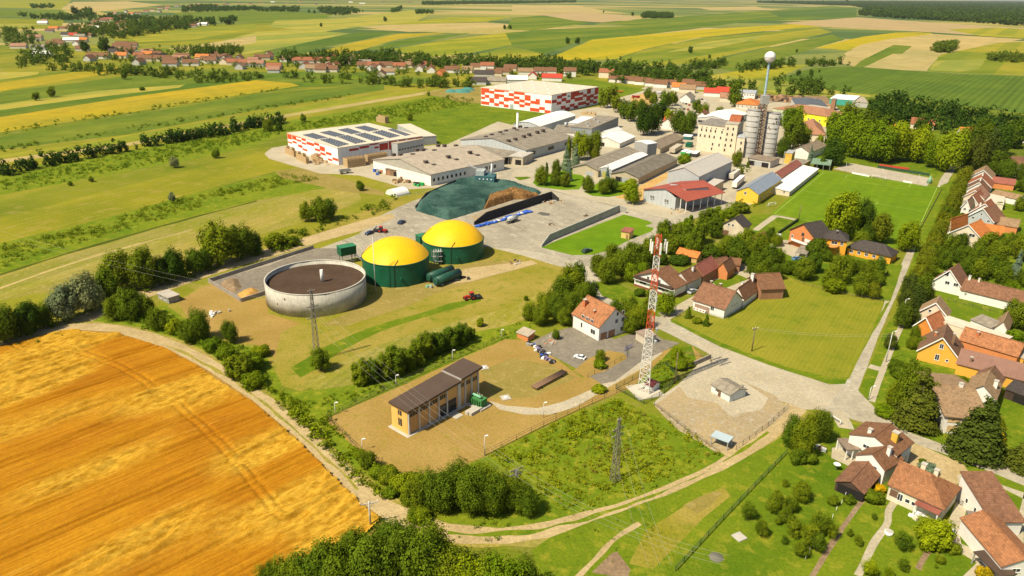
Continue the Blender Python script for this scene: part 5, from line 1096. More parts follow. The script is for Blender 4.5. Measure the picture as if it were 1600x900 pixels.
def wallrun(name, label, cat, pts, h, w, mat, dz=None, group=None, part='panel', cap=None):
    P = [G(*p) for p in pts]; t = thing(name, label, cat, (P[0].x, P[0].y, 0), 0, group)
    for i in range(len(P)-1):
        a, b = P[i]-P[0], P[i+1]-P[0]; d = (b-a).normalized(); nn = Vector((-d.y, d.x))*w/2; h0, h1 = (h[i], h[i+1]) if isinstance(h, (list, tuple)) else (h, h)
        e = d*(w*.0); q = [a+nn, a-nn, b-nn, b+nn]
        m = MB(); m.mesh8([(q[0].x, q[0].y, 0), (q[1].x, q[1].y, 0), (q[2].x, q[2].y, 0), (q[3].x, q[3].y, 0), (q[0].x, q[0].y, h0), (q[1].x, q[1].y, h0), (q[2].x, q[2].y, h1), (q[3].x, q[3].y, h1)]); m.build(part, mat, t)
    return t
BLKW = pmat('black_clamp_wall', (.035, .032, .03), 'concrete', .3)
wallrun('clamp_wall', 'black retaining wall between the silage heap and the wide concrete yard', 'wall', [(741, 351.5), (760, 345), (861, 311.5)], [1.5, 4.2, 4.2], .5, BLKW)
wallrun('clamp_wall', 'black retaining wall along the far side of the green tarpaulin', 'wall', [(650, 326), (666, 312), (712, 291)], [1.5, 3.6, 3.6], .5, BLKW)
wallrun('clamp_wall', 'short black end wall at the right end of the silage clamp', 'wall', [(861, 311.5), (873, 314)], [4.2, 1.5], .4, BLKW)
wallrun('clamp_wall', 'long pale concrete retaining wall between the yard and the bright lawn', 'wall', [(846, 386), (858, 377), (967, 331.5), (978, 333)], [1.0, 3.2, 3.6, 2.6], .45, pmat('wall_grey', (.38, .36, .31), 'concrete', .2))
wallrun('low_wall', 'low concrete wall around the manure plate left of the slurry tank', 'wall', [(490, 388), (326, 441), (377, 472), (414, 460)], 1.4, .4, pmat('wall_dark', (.30, .26, .21), 'concrete', .25))
for pts, c_, lab in (([(345, 445), (350, 438), (372, 436), (378, 450), (368, 458), (352, 453)], SOIL, 'reddish-brown manure heap inside the low-walled plate'), ([(370, 460), (382, 453), (400, 451), (406, 458), (396, 466), (378, 468)], gmat('orange_maize', (.55, .30, .08), (.45, .24, .06)), 'orange heap of maize meal in the corner of the low-walled plate')):
    tag(heapmesh([G(*p) for p in pts], lambda X, Y, D: np.minimum(1.3, D*.6)+VN(X, Y, .6)*.25*np.clip(D, 0, 1), .5, 'heap', c_), lab, 'heap')
# blue silage bags along the black wall, slurry tanker
rs = random.Random(8); P0, P1 = G(746, 354.5), G(824, 331)
bag = None
for i in range(34):
    f = i/33; p = P0.lerp(P1, f); n_ = Vector((-(P1-P0).y, (P1-P0).x)).normalized(); p = p-n_*rs.uniform(0, 1.6)
    if bag is None:
        m = MB(); m.lathe((0, 0, 0), [(.5, 0), (.85, .15), (.9, .5), (.6, .85), (.02, 1.0)], 10)
        bag = m.build('sandbag', BLU, None, (p.x, p.y, 0)); tag(bag, 'blue bag in the row lying along the black clamp wall', 'bag', 'blue bags along the black wall'); o = bag
    else: o = bag.copy(); COL.objects.link(o); o.location = (p.x, p.y, 0)
    o['label'] = 'blue bag lying along the black clamp wall, %s from the left' % ordn(i+1); o.scale = (rs.uniform(1, 1.9), rs.uniform(.8, 1.3), rs.uniform(.8, 1.4)); o.rotation_euler = (0, 0, rs.uniform(0, 3))
WB = pmat('white_plastic', (.6, .6, .58))
for i in range(10):
    p = P0.lerp(P1, rs.random()); n_ = Vector((-(P1-P0).y, (P1-P0).x)).normalized(); p = p-n_*rs.uniform(.3, 1.7)
    o = bag.copy(); o.data = bag.data.copy() if i == 0 else wbm; wbm = o.data; COL.objects.link(o)
    if i == 0: wbm.materials[0] = WB
    o.location = (p.x, p.y, .3); tag(o, 'white bag lying among the blue bags by the black wall', 'bag', 'white bags along the black wall'); o.scale = (.9, .7, .9)

# ---------------------------------------------------------------- vehicles
def wheelset(t, xs, y, r, w=.3):
    for x in xs:
        for s in (-1, 1):
            o = MB().cyl((x, s*y-w/2, r), (x, s*y+w/2, r), r, n=16).build('wheel', TIRE, t)
            MB().cyl((x, s*y-w/2-.02, r), (x, s*y+w/2+.02, r), r*.5, n=12).build('rim', STEEL, o)
def car(g, rot, mat, label, van=False, scale=1.0, group=None, cat='car', name='parked_car'):
    t = thing(name, label, cat, (g.x, g.y, .02), rot, group); m = MB(); L, Wd = (4.4, .88) if not van else (5.6, 1.0)
    if van: prof = [(-L/2, .35), (L/2-.1, .35), (L/2, .9), (L/2-.5, 1.25), (L/2-1.3, 2.25), (-L/2+.05, 2.35)]
    else: prof = [(-L/2, .3), (L/2, .3), (L/2, .72), (L/2-.25, .88), (L/2-1.25, .98), (-L/2+.25, 1.0), (-L/2, .9)]
    def ext(pr, w0, w1=None):
        w1 = w1 or w0; n = len(pr); m = MB(); zmax = max(z for _, z in pr); zmin = min(z for _, z in pr)
        W = lambda z: w0+(w1-w0)*(z-zmin)/(zmax-zmin)
        m.face([(x, -W(z), z) for x, z in pr]); m.face([(x, W(z), z) for x, z in reversed(pr)])
        for k in range(n): (a, b), (c, d) = pr[k], pr[(k+1) % n]; m.face([(a, -W(b), b), (a, W(b), b), (c, W(d), d), (c, -W(d), d)])
        return m
    ext(prof, Wd, Wd*.93 if van else Wd*.98).build('body', mat, t)
    if not van:
        ext([(-L/2+.35, .99), (L/2-1.25, .965), (L/2-1.95, 1.42), (-L/2+.95, 1.45)], Wd*.93, Wd*.72).build('windows', GLASS, t)
        ext([(-L/2+.98, 1.452), (L/2-1.98, 1.422), (L/2-2.05, 1.48), (-L/2+1.05, 1.50)], Wd*.71, Wd*.68).build('car_roof', mat, t)
    else:
        ext([(L/2-.62, 1.3), (L/2-.56, 1.3), (L/2-1.2, 2.12), (L/2-1.27, 2.12)], Wd*.9).build('windscreen', GLASS, t)
    for s in (-1, 1): MB().box(L/2-.06, s*Wd*.75-.18, .62, L/2+.01, s*Wd*.75+.18, .78).build('headlight', WPNT, t)
    wheelset(t, (-L/2+.85, L/2-.85), Wd-.08, .33, .22); t.scale = (scale,)*3; return t
def paint(n, c): return pmat(n, c, 'plain', .04, rough=.3)
CWH = paint('car_white', (.75, .75, .74)); CDK = paint('car_dark_blue', (.03, .05, .10)); CGR = paint('car_silver', (.42, .43, .43)); CDG = paint('car_green', (.04, .08, .05)); CRED = paint('car_red', (.4, .03, .02))
car(G(1480.5, 840), A(1475, 851, 1486, 828)+math.pi, CWH, 'white hatchback parked beside the big round conifer at the lower right', scale=1.08)
car(G(627.5, 349), A(622, 352, 634, 345), CDK, 'dark blue car parked on the yard near the red post', scale=1.1)
car(G(577, 366), A(583, 364, 571, 368), CDK, 'dark blue car parked left of the red tractor', scale=1.0)
car(G(917, 394), A(910, 397, 925, 392), CDG, 'dark green car with pale roof on the corner of the bright lawn', scale=1.15)
car(G(1081.5, 457.5), A(1077, 459, 1088, 454), CGR, 'silver car parked in the shade between the two white farmhouses', scale=1.05)
car(G(1215.5, 374), A(1209, 381, 1221, 366), CWH, 'white van parked beside the orange brick house', van=True, name='parked_van', cat='van')
car(G(1245, 406), A(1240, 407, 1251, 405), paint('car_blue', (.10, .22, .38)), 'blue car under the shelter in front of the orange brick house')
car(G(1509, 285), A(1504, 286, 1514, 284), CDK, 'dark car parked beside the top white-gabled house of the right-hand street')
car(G(1589, 723), A(1583, 719, 1597, 727), CDK, 'dark blue car at the right edge beside the last conifer')
for i in range(13):
    x, y = [(1062, 160), (1067, 162), (1072, 163), (1077, 165), (1058, 165), (1064, 168), (1069, 171), (1075, 172), (1085, 158), (1091, 157), (1097, 156), (1089, 162), (1103, 158)][i]
    car(G(x, y), 1.2, [CWH, CGR, CDK, CRED][i % 4], '%s car in the car park behind the white storage hall, %s from the left' % (['white', 'silver', 'dark blue', 'red'][i % 4], ordn(sorted([1062, 1067, 1072, 1077, 1058, 1064, 1069, 1075, 1085, 1091, 1097, 1089, 1103]).index(x)+1)), group='cars in the car park')
def trailer(Ap, Bp, Cp, h, label, mat=WSH, name='truck_trailer', cat='trailer'):
    F = Frame(Ap, Bp, Cp, h); t = thing(name, label, cat, (F.o.x, F.o.y, 0), F.rot); MB().box(0, 0, 1.1, F.L, F.W, h).build('box_body', mat, t)
    MB().box(.2, .2, .75, F.L-.2, F.W-.2, 1.09).build('chassis', DKM, t); long_x = F.L > F.W
    for i in range(3):
        for s in (0, 1):
            L = F.L if long_x else F.W; W_ = F.W if long_x else F.L; c = L*.12+i*1.2; a = .25 if s == 0 else W_-.25
            p, q_ = ((c, a-.15, .5), (c, a+.15, .5)) if long_x else ((a-.15, c, .5), (a+.15, c, .5)); MB().cyl(p, q_, .5, n=14).build('wheel', TIRE, t)
    return t
trailer((1152, 285), (1145.5, 283), (1164, 274), 4.0, 'white box trailer standing in front on the yard by the tall steel warehouse', WSH)
trailer((1147, 272), (1140, 270), (1157.5, 264), 4.0, 'cream box trailer with open top tucked beside the tall steel warehouse', pmat('cream_box', (.55, .5, .4)))
trailer((1055, 232.5), (1047.5, 230.5), (1067, 225), 3.8, 'beige curtain-side trailer beside the brownish barn', pmat('beige_box', (.45, .38, .28)), )
for (a, b, c, lab, mt) in (((1071, 237.5), (1064, 236.5), (1078, 234), 'green skip container with pale lid, left of the pair near the mill', GRN2), ((1078, 239.5), (1072, 238.5), (1084, 236), 'green skip container, right of the pair near the mill', GRN2), ((1088, 240.5), (1081, 239), (1094, 236.5), 'dark grey container with pale top right of the green skips', DKM), ((1080, 225.5), (1072, 224), (1083, 222.5), 'dark green skip beside the cream mill', GRNM), ((1080, 214), (1068, 211.5), (1083, 211), 'long dark teal container behind the barn near the mill', pmat('teal_dark', (.03, .12, .11)))):
    F = Frame(a, b, c, 2.4); t = thing('container', lab, 'container', (F.o.x, F.o.y, 0), F.rot); MB().box(0, 0, .1, F.L, F.W, 2.4).build('container_body', mt, t); MB().box(-.1, -.1, 2.403, F.L+.1, F.W+.1, 2.6).build('lid', WPAN if mt is not GRNM else GRNM, t)
def tractor(g, rot, label, red=REDM, impl=True):
    t = thing('tractor', label, 'tractor', (g.x, g.y, 0), rot); MB().box(.1, -.45, .8, 2.3, .45, 1.6).build('bonnet', red, t); MB().box(-1.3, -.75, 1.0, .1, .75, 1.5).build('rear_body', red, t)
    MB().box(-1.1, -.7, 1.5, .15, .7, 2.6).build('cab', GLASS, t); MB().box(-1.2, -.8, 2.603, .25, .8, 2.75).build('cab_roof', red, t)
    for x, r, w in ((-.75, .95, .5), (1.8, .6, .35)):
        for s in (-1, 1): o = MB().cyl((x, s*.95-w/2, r), (x, s*.95+w/2, r), r, n=18).build('wheel', TIRE, t); MB().cyl((x, s*.95-w/2-.02, r), (x, s*.95+w/2+.02, r), r*.45, n=12).build('rim', red, o)
    MB().cyl((1.4, .3, 1.6), (1.4, .3, 2.7), .07, n=8).build('exhaust', DKM, t)
    if impl: m = MB(); m.box(-3.9, -1.3, .5, -1.9, 1.3, 1.1); m.beam((-1.9, 0, .9), (-1.0, 0, .9), .2); m.beam((-3.7, -1.2, 1.1), (-2.8, 1.2, 2.2), .25); m.build('implement', DKM, t)
    return t
tractor(G(735, 468), A(735, 468, 715, 471), 'red tractor mowing the dry meadow below the gas tanks')
tractor(G(597, 363), A(597, 363, 607, 364), 'red tractor parked on the yard behind the front dome')
clutter('machinery', 'dark farm implement left of the parked red tractor', 'implement', G(588, 361.5), 7, 1.3, 1.2, [DKM, REDM, pmat('rust', (.2, .1, .05))], 9)
def tanker(g, rot):
    t = thing('slurry_tanker', 'silver slurry tanker on wheels in front of the blue bags', 'tanker', (g.x, g.y, 0), rot); m = MB()
    m.cyl((-3, 0, 2), (3, 0, 2), 1.15, n=22); m.cyl((-3.4, 0, 2), (-3, 0, 2), .7, 1.15, n=22); m.cyl((3, 0, 2), (3.4, 0, 2), 1.15, .7, n=22); m.build('barrel', pmat('tanker_silver', (.50, .52, .48), 'plain', .15, rough=.4, metal=.3), t)
    m = MB(); m.box(-3.2, -.6, .75, 4.6, .6, .95); m.build('chassis', DKM, t); MB().box(-.5, -.3, 3.1, .3, .3, 3.4).build('hatch', STEEL, t); wheelset(t, (-1.3, 0), 1.05, .6, .45); return t
tanker(G(801, 347), A(790, 351, 812, 343)+math.pi)
# trucks in the upper car park by the crossroads
for x, y, c_, lab in ((967, 145, pmat('orange_paint', (.6, .25, .03)), 'orange excavator on the green by the far road'), (993, 153.5, CRED, 'red truck parked by the sawdust heap'), (1018, 149, pmat('yellow_paint', (.65, .45, .03)), 'yellow digger by the sawdust heap'), (1027, 147, CWH, 'white truck with red cab by the sawdust heap')):
    g = G(x, y); t = thing('truck', lab, 'truck', (g.x, g.y, 0), .3); MB().box(-1.5, -1.2, .9, 4.5, 1.2, 2.6).build('load_bed', c_, t); MB().box(-3.6, -1.2, .7, -1.7, 1.2, 3.0).build('cab', c_, t); MB().box(-3.65, -1, 1.8, -3.58, 1, 2.7).build('windscreen', GLASS, t); wheelset(t, (-2.7, 2, 3.4), 1.1, .5)
# open-topped trailer by the warehouse road
g = G(539, 271); t = thing('farm_trailer', 'grey open trailer parked on the road by the crate stacks', 'trailer', (g.x, g.y, 0), A(530, 272, 546, 270)); m = MB(); m.box(-3.5, -1.3, 1.1, 3.5, -1.2, 2.4); m.box(-3.5, 1.2, 1.1, 3.5, 1.3, 2.4); m.box(-3.5, -1.2, 1.1, -3.4, 1.2, 2.4); m.box(3.4, -1.2, 1.1, 3.5, 1.2, 2.4); m.box(-3.4, -1.2, 1.1, 3.4, 1.2, 1.2); m.build('trailer_body', STEEL, t); wheelset(t, (-1.8, 1.8), 1.1, .5)

# ---------------------------------------------------------------- crates
def cratemesh():
    m = MB(); s, h = .93, 1.35
    for x, y in ((-s, -s), (s, -s), (s, s), (-s, s)): m.box(x-.06, y-.06, 0, x+.06, y+.06, h)
    for z in (.12, .52, .92):
        for y in (-s, s): m.box(-s, y-.03, z, s, y+.03, z+.3)
        for x in (-s, s): m.box(x-.03, -s, z, x+.03, s, z+.3)
    m.box(-s, -s, .05, s, s, .1)
    return m.mesh('crate', WOOD)
CM = cratemesh(); NCR = [0]
def stack(Ap, Bp, Cp, k, label, group, depth=None, skip=0.0, seed=1):
    F = Frame(Ap, Bp, Cp); rs = random.Random(seed); nx = max(1, int(F.L/2.0)); ny = max(1, int((F.W if depth is None else depth)/2.0))
    for i in range(nx):
        for j in range(ny):
            kk = k-(1 if rs.random() < skip else 0)
            for z in range(kk):
                vis = j == 0 or i in (0, nx-1) or z == kk-1
                if not vis: continue
                w = F.world(1+i*2.0, 1+j*2.0); o = bpy.data.objects.new('wooden_crate', CM); COL.objects.link(o); o.location = (w.x, w.y, z*1.4+.02); o.rotation_euler = (0, 0, F.rot+rs.uniform(-.02, .02)); tag(o, '%s, %s layer, %s column, %s row' % (label, ['bottom', 'second', 'third', 'fourth', 'fifth'][z], ordn(i+1), ordn(j+1)), 'crate', group); NCR[0] += 1
stack((543.5, 262.8), (574, 258.6), (536, 260.5), 4, 'crate in the front stack by the warehouse', 'crates in the front stack by the warehouse', 6)
stack((575, 256.5), (606, 252), (569, 254), 4, 'crate in the rear stack by the warehouse', 'crates in the rear stack by the warehouse', 4)
stack((461, 246.5), (445.5, 240), (465, 243), 4, 'weathered crate in the far left stack', 'crates in the left stack', 2, .3)
stack((479, 256.5), (463, 249), (483, 253), 4, 'weathered crate in the left middle stack', 'crates in the middle stack', 2, .3)
stack((500, 253), (486, 248), (503, 250), 3, 'loose crate in the ragged stack', 'crates in the ragged stack', 2, .6)
stack((602, 193), (588, 190), (604, 191), 4, 'crate stacked behind the solar-roofed warehouse', 'crates behind the warehouse', 4, .4)
stack((933, 181), (907, 178.5), (934, 179.5), 2, 'reddish crate behind the white hall', 'crates behind the white hall', 2, .4)
for i in range(16):
    rs = random.Random(i); o = bpy.data.objects.new('wooden_crate', CM); COL.objects.link(o); g = G(488+rs.uniform(0, 23), 258-rs.uniform(0, 6)); o.location = (g.x, g.y, rs.choice([0, 0, 1.2])); o.rotation_euler = (rs.uniform(-.3, .3), rs.uniform(-.3, .3), rs.uniform(0, 3)); o.scale = (.7,)*3; tag(o, 'loose pale crate in the jumbled heap at the warehouse corner', 'crate', 'jumbled crates')
clutter('machinery', 'blue and green farm machines by the left corner of the white factory hall', 'machinery', G(592, 270), 12, 2.6, 1.8, [BLU, DKM, STEEL, GRNM, BRICKO], 11, hmax=1.8)
clutter('packed_crates', 'orange-brown cardboard boxes by the factory gable', 'boxes', G(626, 284), 12, 3.0, 2.2, [WOOD, WOODR], 12, hmax=2)
clutter('harvester', 'bright green harvester parts on the gravel by the white factory hall', 'machinery', G(653, 289.5), 9, 2, 1.8, [GRN2, GRN2, DKM], 13, hmax=1.8)
clutter('timber_pile', 'brown pallets at the right end of the black clamp wall', 'pallets', G(862, 316), 14, 3.2, 1.4, [WOODR, WOOD, CNS], 14, hmax=1.2)
clutter('log_pile', 'heap of stacked logs in the timber yard behind the lemon-yellow building', 'logs', G(1225, 155), 40, 15, 5, [WOODR, pmat('log_tan', (.42, .25, .14))], 15, hmax=3.5)
clutter('log_pile', 'second heap of logs right of the water tower foot', 'logs', G(1262, 160), 30, 16, 5, [WOODR, pmat('log_tan', (.42, .25, .14))], 16, hmax=3)
clutter('stone_pile', 'pale stones and sacks at the corner of the open red-roofed bay', 'stones', G(1055, 327), 12, 3, 1.3, [CNS, WOOD], 17)
clutter('rubble_heap', 'white rubble beside the small trees below the concrete hut', 'rubble', G(337, 491), 12, 1.6, 1.0, [WPNT, CNS], 18)
# polytunnel
F = Frame((620, 308), (602.5, 303), (641, 303.5)); t = thing('polytunnel', 'white round-topped polytunnel on the grass by the factory fence', 'tunnel', (F.o.x, F.o.y, 0), F.rot); m = MB(); n = 12; Lx, Wy = F.L, F.W
for i in range(n):
    a0, a1 = math.pi*i/n, math.pi*(i+1)/n; c0, c1 = (Lx/2-Lx/2*math.cos(a0), 3.2*math.sin(a0)), (Lx/2-Lx/2*math.cos(a1), 3.2*math.sin(a1)); m.face([(c0[0], 0, c0[1]), (c1[0], 0, c1[1]), (c1[0], Wy, c1[1]), (c0[0], Wy, c0[1])][::-1], sm=True)
m.build('cover', WPNT, t); 
for y in (0, Wy): m = MB(); m.face([(Lx/2-Lx/2*math.cos(math.pi*i/n), y, 3.19*math.sin(math.pi*i/n)) for i in range(n+1)]); m.build('end_wall', pmat('tunnel_end', (.68, .66, .60)), t)
m = MB()
for k in range(1, 8):
    for i in range(n):
        a0, a1 = math.pi*i/n, math.pi*(i+1)/n; m.beam((Lx/2-Lx/2*math.cos(a0), Wy*k/8, 3.24*math.sin(a0)), (Lx/2-Lx/2*math.cos(a1), Wy*k/8, 3.24*math.sin(a1)), .1)
m.build('hoop', STEEL, t)
house('site_cabin', 'pale green site cabin with flat top in front of the long white factory hall', 'cabin', (712, 295.5), (700.5, 291.5), (728, 289), (712, 299.5, 293), ('flat', 'x', 0, .1), pmat('cabin_green', (.42, .47, .25), 'sheet', .1, per=.5), ASL)
R, F, h = house('feed_plant', 'teal processing machine house above the green tarpaulin with a pale pipe on top', 'plant', (772, 277), (742, 275.5), (774, 271.5), (757, 291, 276.5), ('flat', 'x', 0, .1), pmat('plant_teal', (.05, .14, .15), 'sheet', .15, per=.8), pmat('plant_teal', (.05, .14, .15)))
MB().box(F.ux(.98), 1, h, F.ux(.55), F.W-.5, h+2.8).build('upper_cabin', pmat('plant_grey', (.35, .38, .36)), R); MB().cyl((F.ux(.2), F.W/2, h), (F.ux(.2), F.W/2, h+6.5), .8, .3, 12).build('exhaust_pipe', WPNT, R)
MB().beam((F.ux(.8), F.W/2, h+2.8), (F.ux(1.5), F.W/2+3, h+4.6), .8, .5).build('conveyor', STEEL, R)
for i in range(4): MB().cyl((F.ux(.15+.2*i), -.3, h*.75), (F.ux(.15+.2*i), .05, h*.75), .35, n=10).build('porthole', WPNT, R)
# ---------------------------------------------------------------- yellow equipment building in the mown yard
YB = pmat('ochre_board', (.66, .40, .10), 'board', .12, per=.35); OB = pmat('dull_orange_panel', (.66, .38, .13), 'plaster', .12)
q = lambda x, y: (590+x/6.92, 560+y/6.92)
hY = HZ(638, 680, 643)
F = Frame((638, 680), (614, 665.5), (748, 620)); R = thing('substation', 'yellow and ochre building with dark brown monopitch roof standing in the mown yard', 'substation', (F.o.x, F.o.y, 0), F.rot)
# A = near corner, B = left corner, C = right rear end ; long side runs from A to C
L, Wd = F.L, F.W; XA, XB = F.ux(0), F.ux(1); long_ = F.W
hl, hr, hm = hY, HZ(748, 621, 590), 0
top_l = HZ(638, 680, 643)
ms = .70*long_                # break between the two roof parts
z0, z1 = hY+.0, HZ(716, 637, 598.5)+.2
z2, z3 = z1+.9, z1+1.6
m = MB()
def quadwall(x, y0, y1, za, zb): m.face([(x, y0, 0), (x, y1, 0), (x, y1, zb), (x, y0, za)])
for x in (XA+(-.0), XB): quadwall(x, 0, ms, z0, z1); quadwall(x, ms, long_, z1+.3, z1+.9)
m.face([(XA, 0, 0), (XB, 0, 0), (XB, 0, z0), (XA, 0, z0)]); m.face([(XA, long_, 0), (XB, long_, 0), (XB, long_, z1+.9), (XA, long_, z1+.9)]); m.face([(XA, ms, z1), (XB, ms, z1), (XB, ms, z1+.3), (XA, ms, z1+.3)])
m.build('wall', OB, R)
xl, xh = min(XA, XB), max(XA, XB); sA = 1 if XA > XB else -1
xl2, xh2 = (xl-.4, xh+.9) if sA > 0 else (xl-.9, xh+.4)
m = MB(); slab(m, [(xl2, -.5, z0+.5), (xh2, -.5, z0+.5), (xh2, ms+.1, z1+.75), (xl2, ms+.1, z1+.75)], .6); m.build('roof', BRMET, R)
m = MB(); slab(m, [(xl2, ms+.25, z1+1.15), (xh2, ms+.25, z1+1.15), (xh2, long_+.6, z1+1.75), (xl2, long_+.6, z1+1.75)], .6); m.build('roof', BRMET, R)
MB().box(xl2, ms+.1, z1+.1, xh2, ms+.25, z1+1.2).build('roof_joint', pmat('joint_grey', (.35, .32, .29)), R)
cols_ = [0.01, .145, .28, .41, .525, .70, .79, .885, .985]
for i, v in enumerate(cols_):
    y = v*long_; w = .38 if i != 5 else 1.0; zt = (z0+(z1-z0)*min(1, y/ms)) if y < ms else z1+.3
    MB().box(min(XA+sA*.02, XA+sA*.32), y-w/2, 0, max(XA+sA*.02, XA+sA*.32), y+w/2, zt-.02).build('column', pmat('column_grey', (.55, .52, .47), 'plaster'), R)
for i in range(8):
    if i == 4: continue
    y0, y1 = cols_[i]*long_+.4, cols_[i+1]*long_-.4; zt = z0+(z1-z0)*min(1, (y0+y1)/2/ms) if i < 5 else z1+.2; yc = (y0+y1)/2
    o = MB().box(min(XA+sA*.012, XA+sA*.08), y0, zt-2.1, max(XA+sA*.012, XA+sA*.08), y1, zt-1.0).build('clerestory_window', GLASS, R)
    mm = MB(); 
    for k in range(1, 3): mm.box(XA+sA*.02, y0+(y1-y0)*k/3-.05, zt-2.1, XA+sA*.12, y0+(y1-y0)*k/3+.05, zt-1.0)
    mm.build('mullion', pmat('mullion_ochre', (.45, .28, .1)), o)
for v0, v1, zt in ((.43, .52, 3.4), (.54, .66, 3.6)):
    MB().box(XA+sA*.015, v0*long_, .1, XA+sA*.1, v1*long_, zt).build('entrance_glazing', GLASS, R)
m = MB()
for i in (0, 1, 2): m.box(XA+sA*.015, (.02+.045*i)*long_, .1, XA+sA*.07, (.05+.045*i)*long_, z0-2.6)
m.build('tall_door', pmat('door_ochre', (.58, .34, .13), 'board', per=.4), R)
e = MB(); e.box(min(XA, XB), -.06, 0, max(XA, XB), -.012, z0-.1); e.build('end_cladding', YB, R)
u0, u1 = XA+(XB-XA)*.35, XA+(XB-XA)*.58
for za, zb in ((1.6, 3.6), (4.5, z0-.8)): o = MB().box(u0, -.1, za, u1, -.062, zb).build('end_window', GLASS, R); MB().box((u0+u1)/2-.05, -.13, za, (u0+u1)/2+.05, -.102, zb).build('mullion', YB, o)
MB().box(XA+sA*1.3, .52*long_, 0, XA+sA*3.6, .62*long_, .18).build('entrance_slab', CNS, R)
MB().box(min(XA, XB)-.6, -1.0, 0, max(XA, XB)+.9, long_+.6, .1).build('foundation', CNS, R)
# transformer
g = G(748, 634); t = thing('transformer', 'green oil-cooled transformer behind the right end of the yellow building', 'transformer', (g.x, g.y, 0), F.rot); t.scale = (.82,)*3; MB().box(-2.4, -1.4, .7, 2.4, 1.4, 3.2).build('tank', pmat('transformer_green', (.06, .22, .06), 'sheet', .15, per=.3), t)
for s in (-1, 1):
    for k in range(6): MB().box(-2.2+.75*k, s*1.45-.0, .9, -1.9+.75*k, s*1.9, 2.9).build('radiator', pmat('transformer_green', (.06, .22, .06)), t)
for k in range(3): MB().cyl((-1+k, .5, 3.2), (-1+k, .5, 4.3), .14, .08, 8).build('bushing', pmat('cream_ceramic', (.5, .42, .28)), t)
MB().cyl((-1.8, -.6, 3.9), (1.6, -.6, 3.9), .4, n=12).build('conservator', pmat('pale_green', (.2, .45, .28)), t); MB().box(-3.2, -2.4, 0, 3.2, 2.4, .6).build('plinth', CNS, t)
for k in (0, 1): g = G(737+k*6, 643.5+k*1.5); t = thing('concrete_block', ('left' if k == 0 else 'right')+' of two long concrete blocks in front of the green transformer', 'block', (g.x, g.y, 0), F.rot+.0); MB().box(-.5, -2, 0, .5, 2, .9).build('block_body', CNS, t)
g0 = G(858, 596); t = thing('pipe_rack', 'rusty bundle of long pipes lying on trestles in the mown yard', 'pipes', (g0.x, g0.y, 0), A(842, 602, 880, 582)); m = MB()
for k in range(4): m.cyl((-6.5, -.9+.55*k, .8), (6.5, -.9+.55*k, .8), .25, n=8)
m.build('pipe_bundle', pmat('rusty_pipe', (.2, .12, .07)), t)
for x in (-4.5, 4.5): MB().box(x-.15, -1.4, 0, x+.15, 1.2, .55).build('trestle', DARKW, t)
for x, y, lab in ((756, 575, 'pale concrete manhole slab behind the dark brown roof'), (790, 622, 'small reddish manhole cover right of the dark brown roof')):
    g = G(x, y); t = thing('manhole_cover', lab, 'manhole cover', (g.x, g.y, 0), .4); MB().box(-1.2, -1.2, 0, 1.2, 1.2, .25).build('slab', CNS, t); MB().cyl((0, 0, .25), (0, 0, .4), .5, n=14).build('lid', WPNT, t)

# ---------------------------------------------------------------- houses near the crossroads
def hs_(*a, **k): return house(*a, **k)
BRF = pmat('brown_frame', (.16, .09, .05))
R, F, h = house('house', 'white two-storey house with orange-brown tiled roof and two dark red garage doors', 'house', (936.5, 509.5), (896, 488.5), (970.5, 490.5), (936.5, 533, 509.5), ('gable', 'x', 4.6, .45), WHITE, TOB,
     [('f', [.28, .45, .62], 4.6, 1.3, 1.5), ('f', [.66], 1.5, .9, 1.8), ('a', [.82], .9, 1.6, 1.6), ('a', [.82, .6], 4.2, 1.2, 1.5), ('a', [.82, .62], 6.7, 1.0, 1.3), ('f', [.22], 1.3, 2.2, 1.7)],
     [('a', .17, 2.7, 2.4, BRICKD, 'garage_door'), ('a', .45, 2.7, 2.4, BRICKD, 'garage_door')], [(.84, .25, 2.2, BRICKC, 1.0), (.42, .2, .9, BRICKC, .6)])
MB().box(F.ux(1), .5, 3.2, F.ux(1)+(1.6 if F.ux(1) > 0 else -1.6), 4.5, 4.3).build('balcony', pmat('balcony_pink', (.45, .32, .25)), R)
# farmhouse pair
R, F, h = house('house', 'white farmhouse with broad brown gable and balcony, left of the bungalow', 'house', (1054.5, 449.5), (992, 429.8), (1076, 440), (1054.5, 466.5, 449.5), ('gable', 'y', 3.8, .6), WHITE, TBR,
     [('f', [.22, .32], 1.5, 2.6, 1.3), ('f', [.78], 1.5, 2.8, 1.3), ('f', [.38, .66], 3.6, 1.1, 1.7)], plinth=(.8, pmat('maroon_plinth', (.22, .07, .05))))
o = MB().box(.4, -1.1, h-.9, F.L-.4, -.02, h-.0).build('balcony', DARKW, R)
MB().box(.2, -1.15, h-1.05, F.L-.2, 0, h-.9).build('balcony_slab', WPNT, R)
house('house_wing', 'lower brown-roofed wing with grey side wall joined behind the balcony farmhouse', 'house', (1075.5, 441.2), (1051, 433.5), (1096.5, 430.5), 4.2, ('gable', 'y', 3.0, .3), GREYP, TBR, chims=[(.35, .7, 1.2, WHITE, .7)])
house('farm_barn', 'long barn with dull red sheet roof in line behind the left farmhouse', 'barn', (1099, 429), (1082, 419), (1122, 415.5), 4.6, ('gable', 'y', 3.2, .4), BRICKD, DRS)
house('farm_barn', 'faded brown tiled shed at the end of the dull red barn', 'barn', (1124, 416), (1110, 409), (1136, 411), 3.6, ('gable', 'y', 2.4, .4), BRICKD, TRB)
house('brick_shed', 'narrow orange brick shed with brown roof standing alone between the two farmyards', 'shed', (1137, 424.5), (1120, 420), (1149, 415.5), (1134, 438, 424.5), ('gable', 'y', 3.2, .3), BRICKO, TBR)
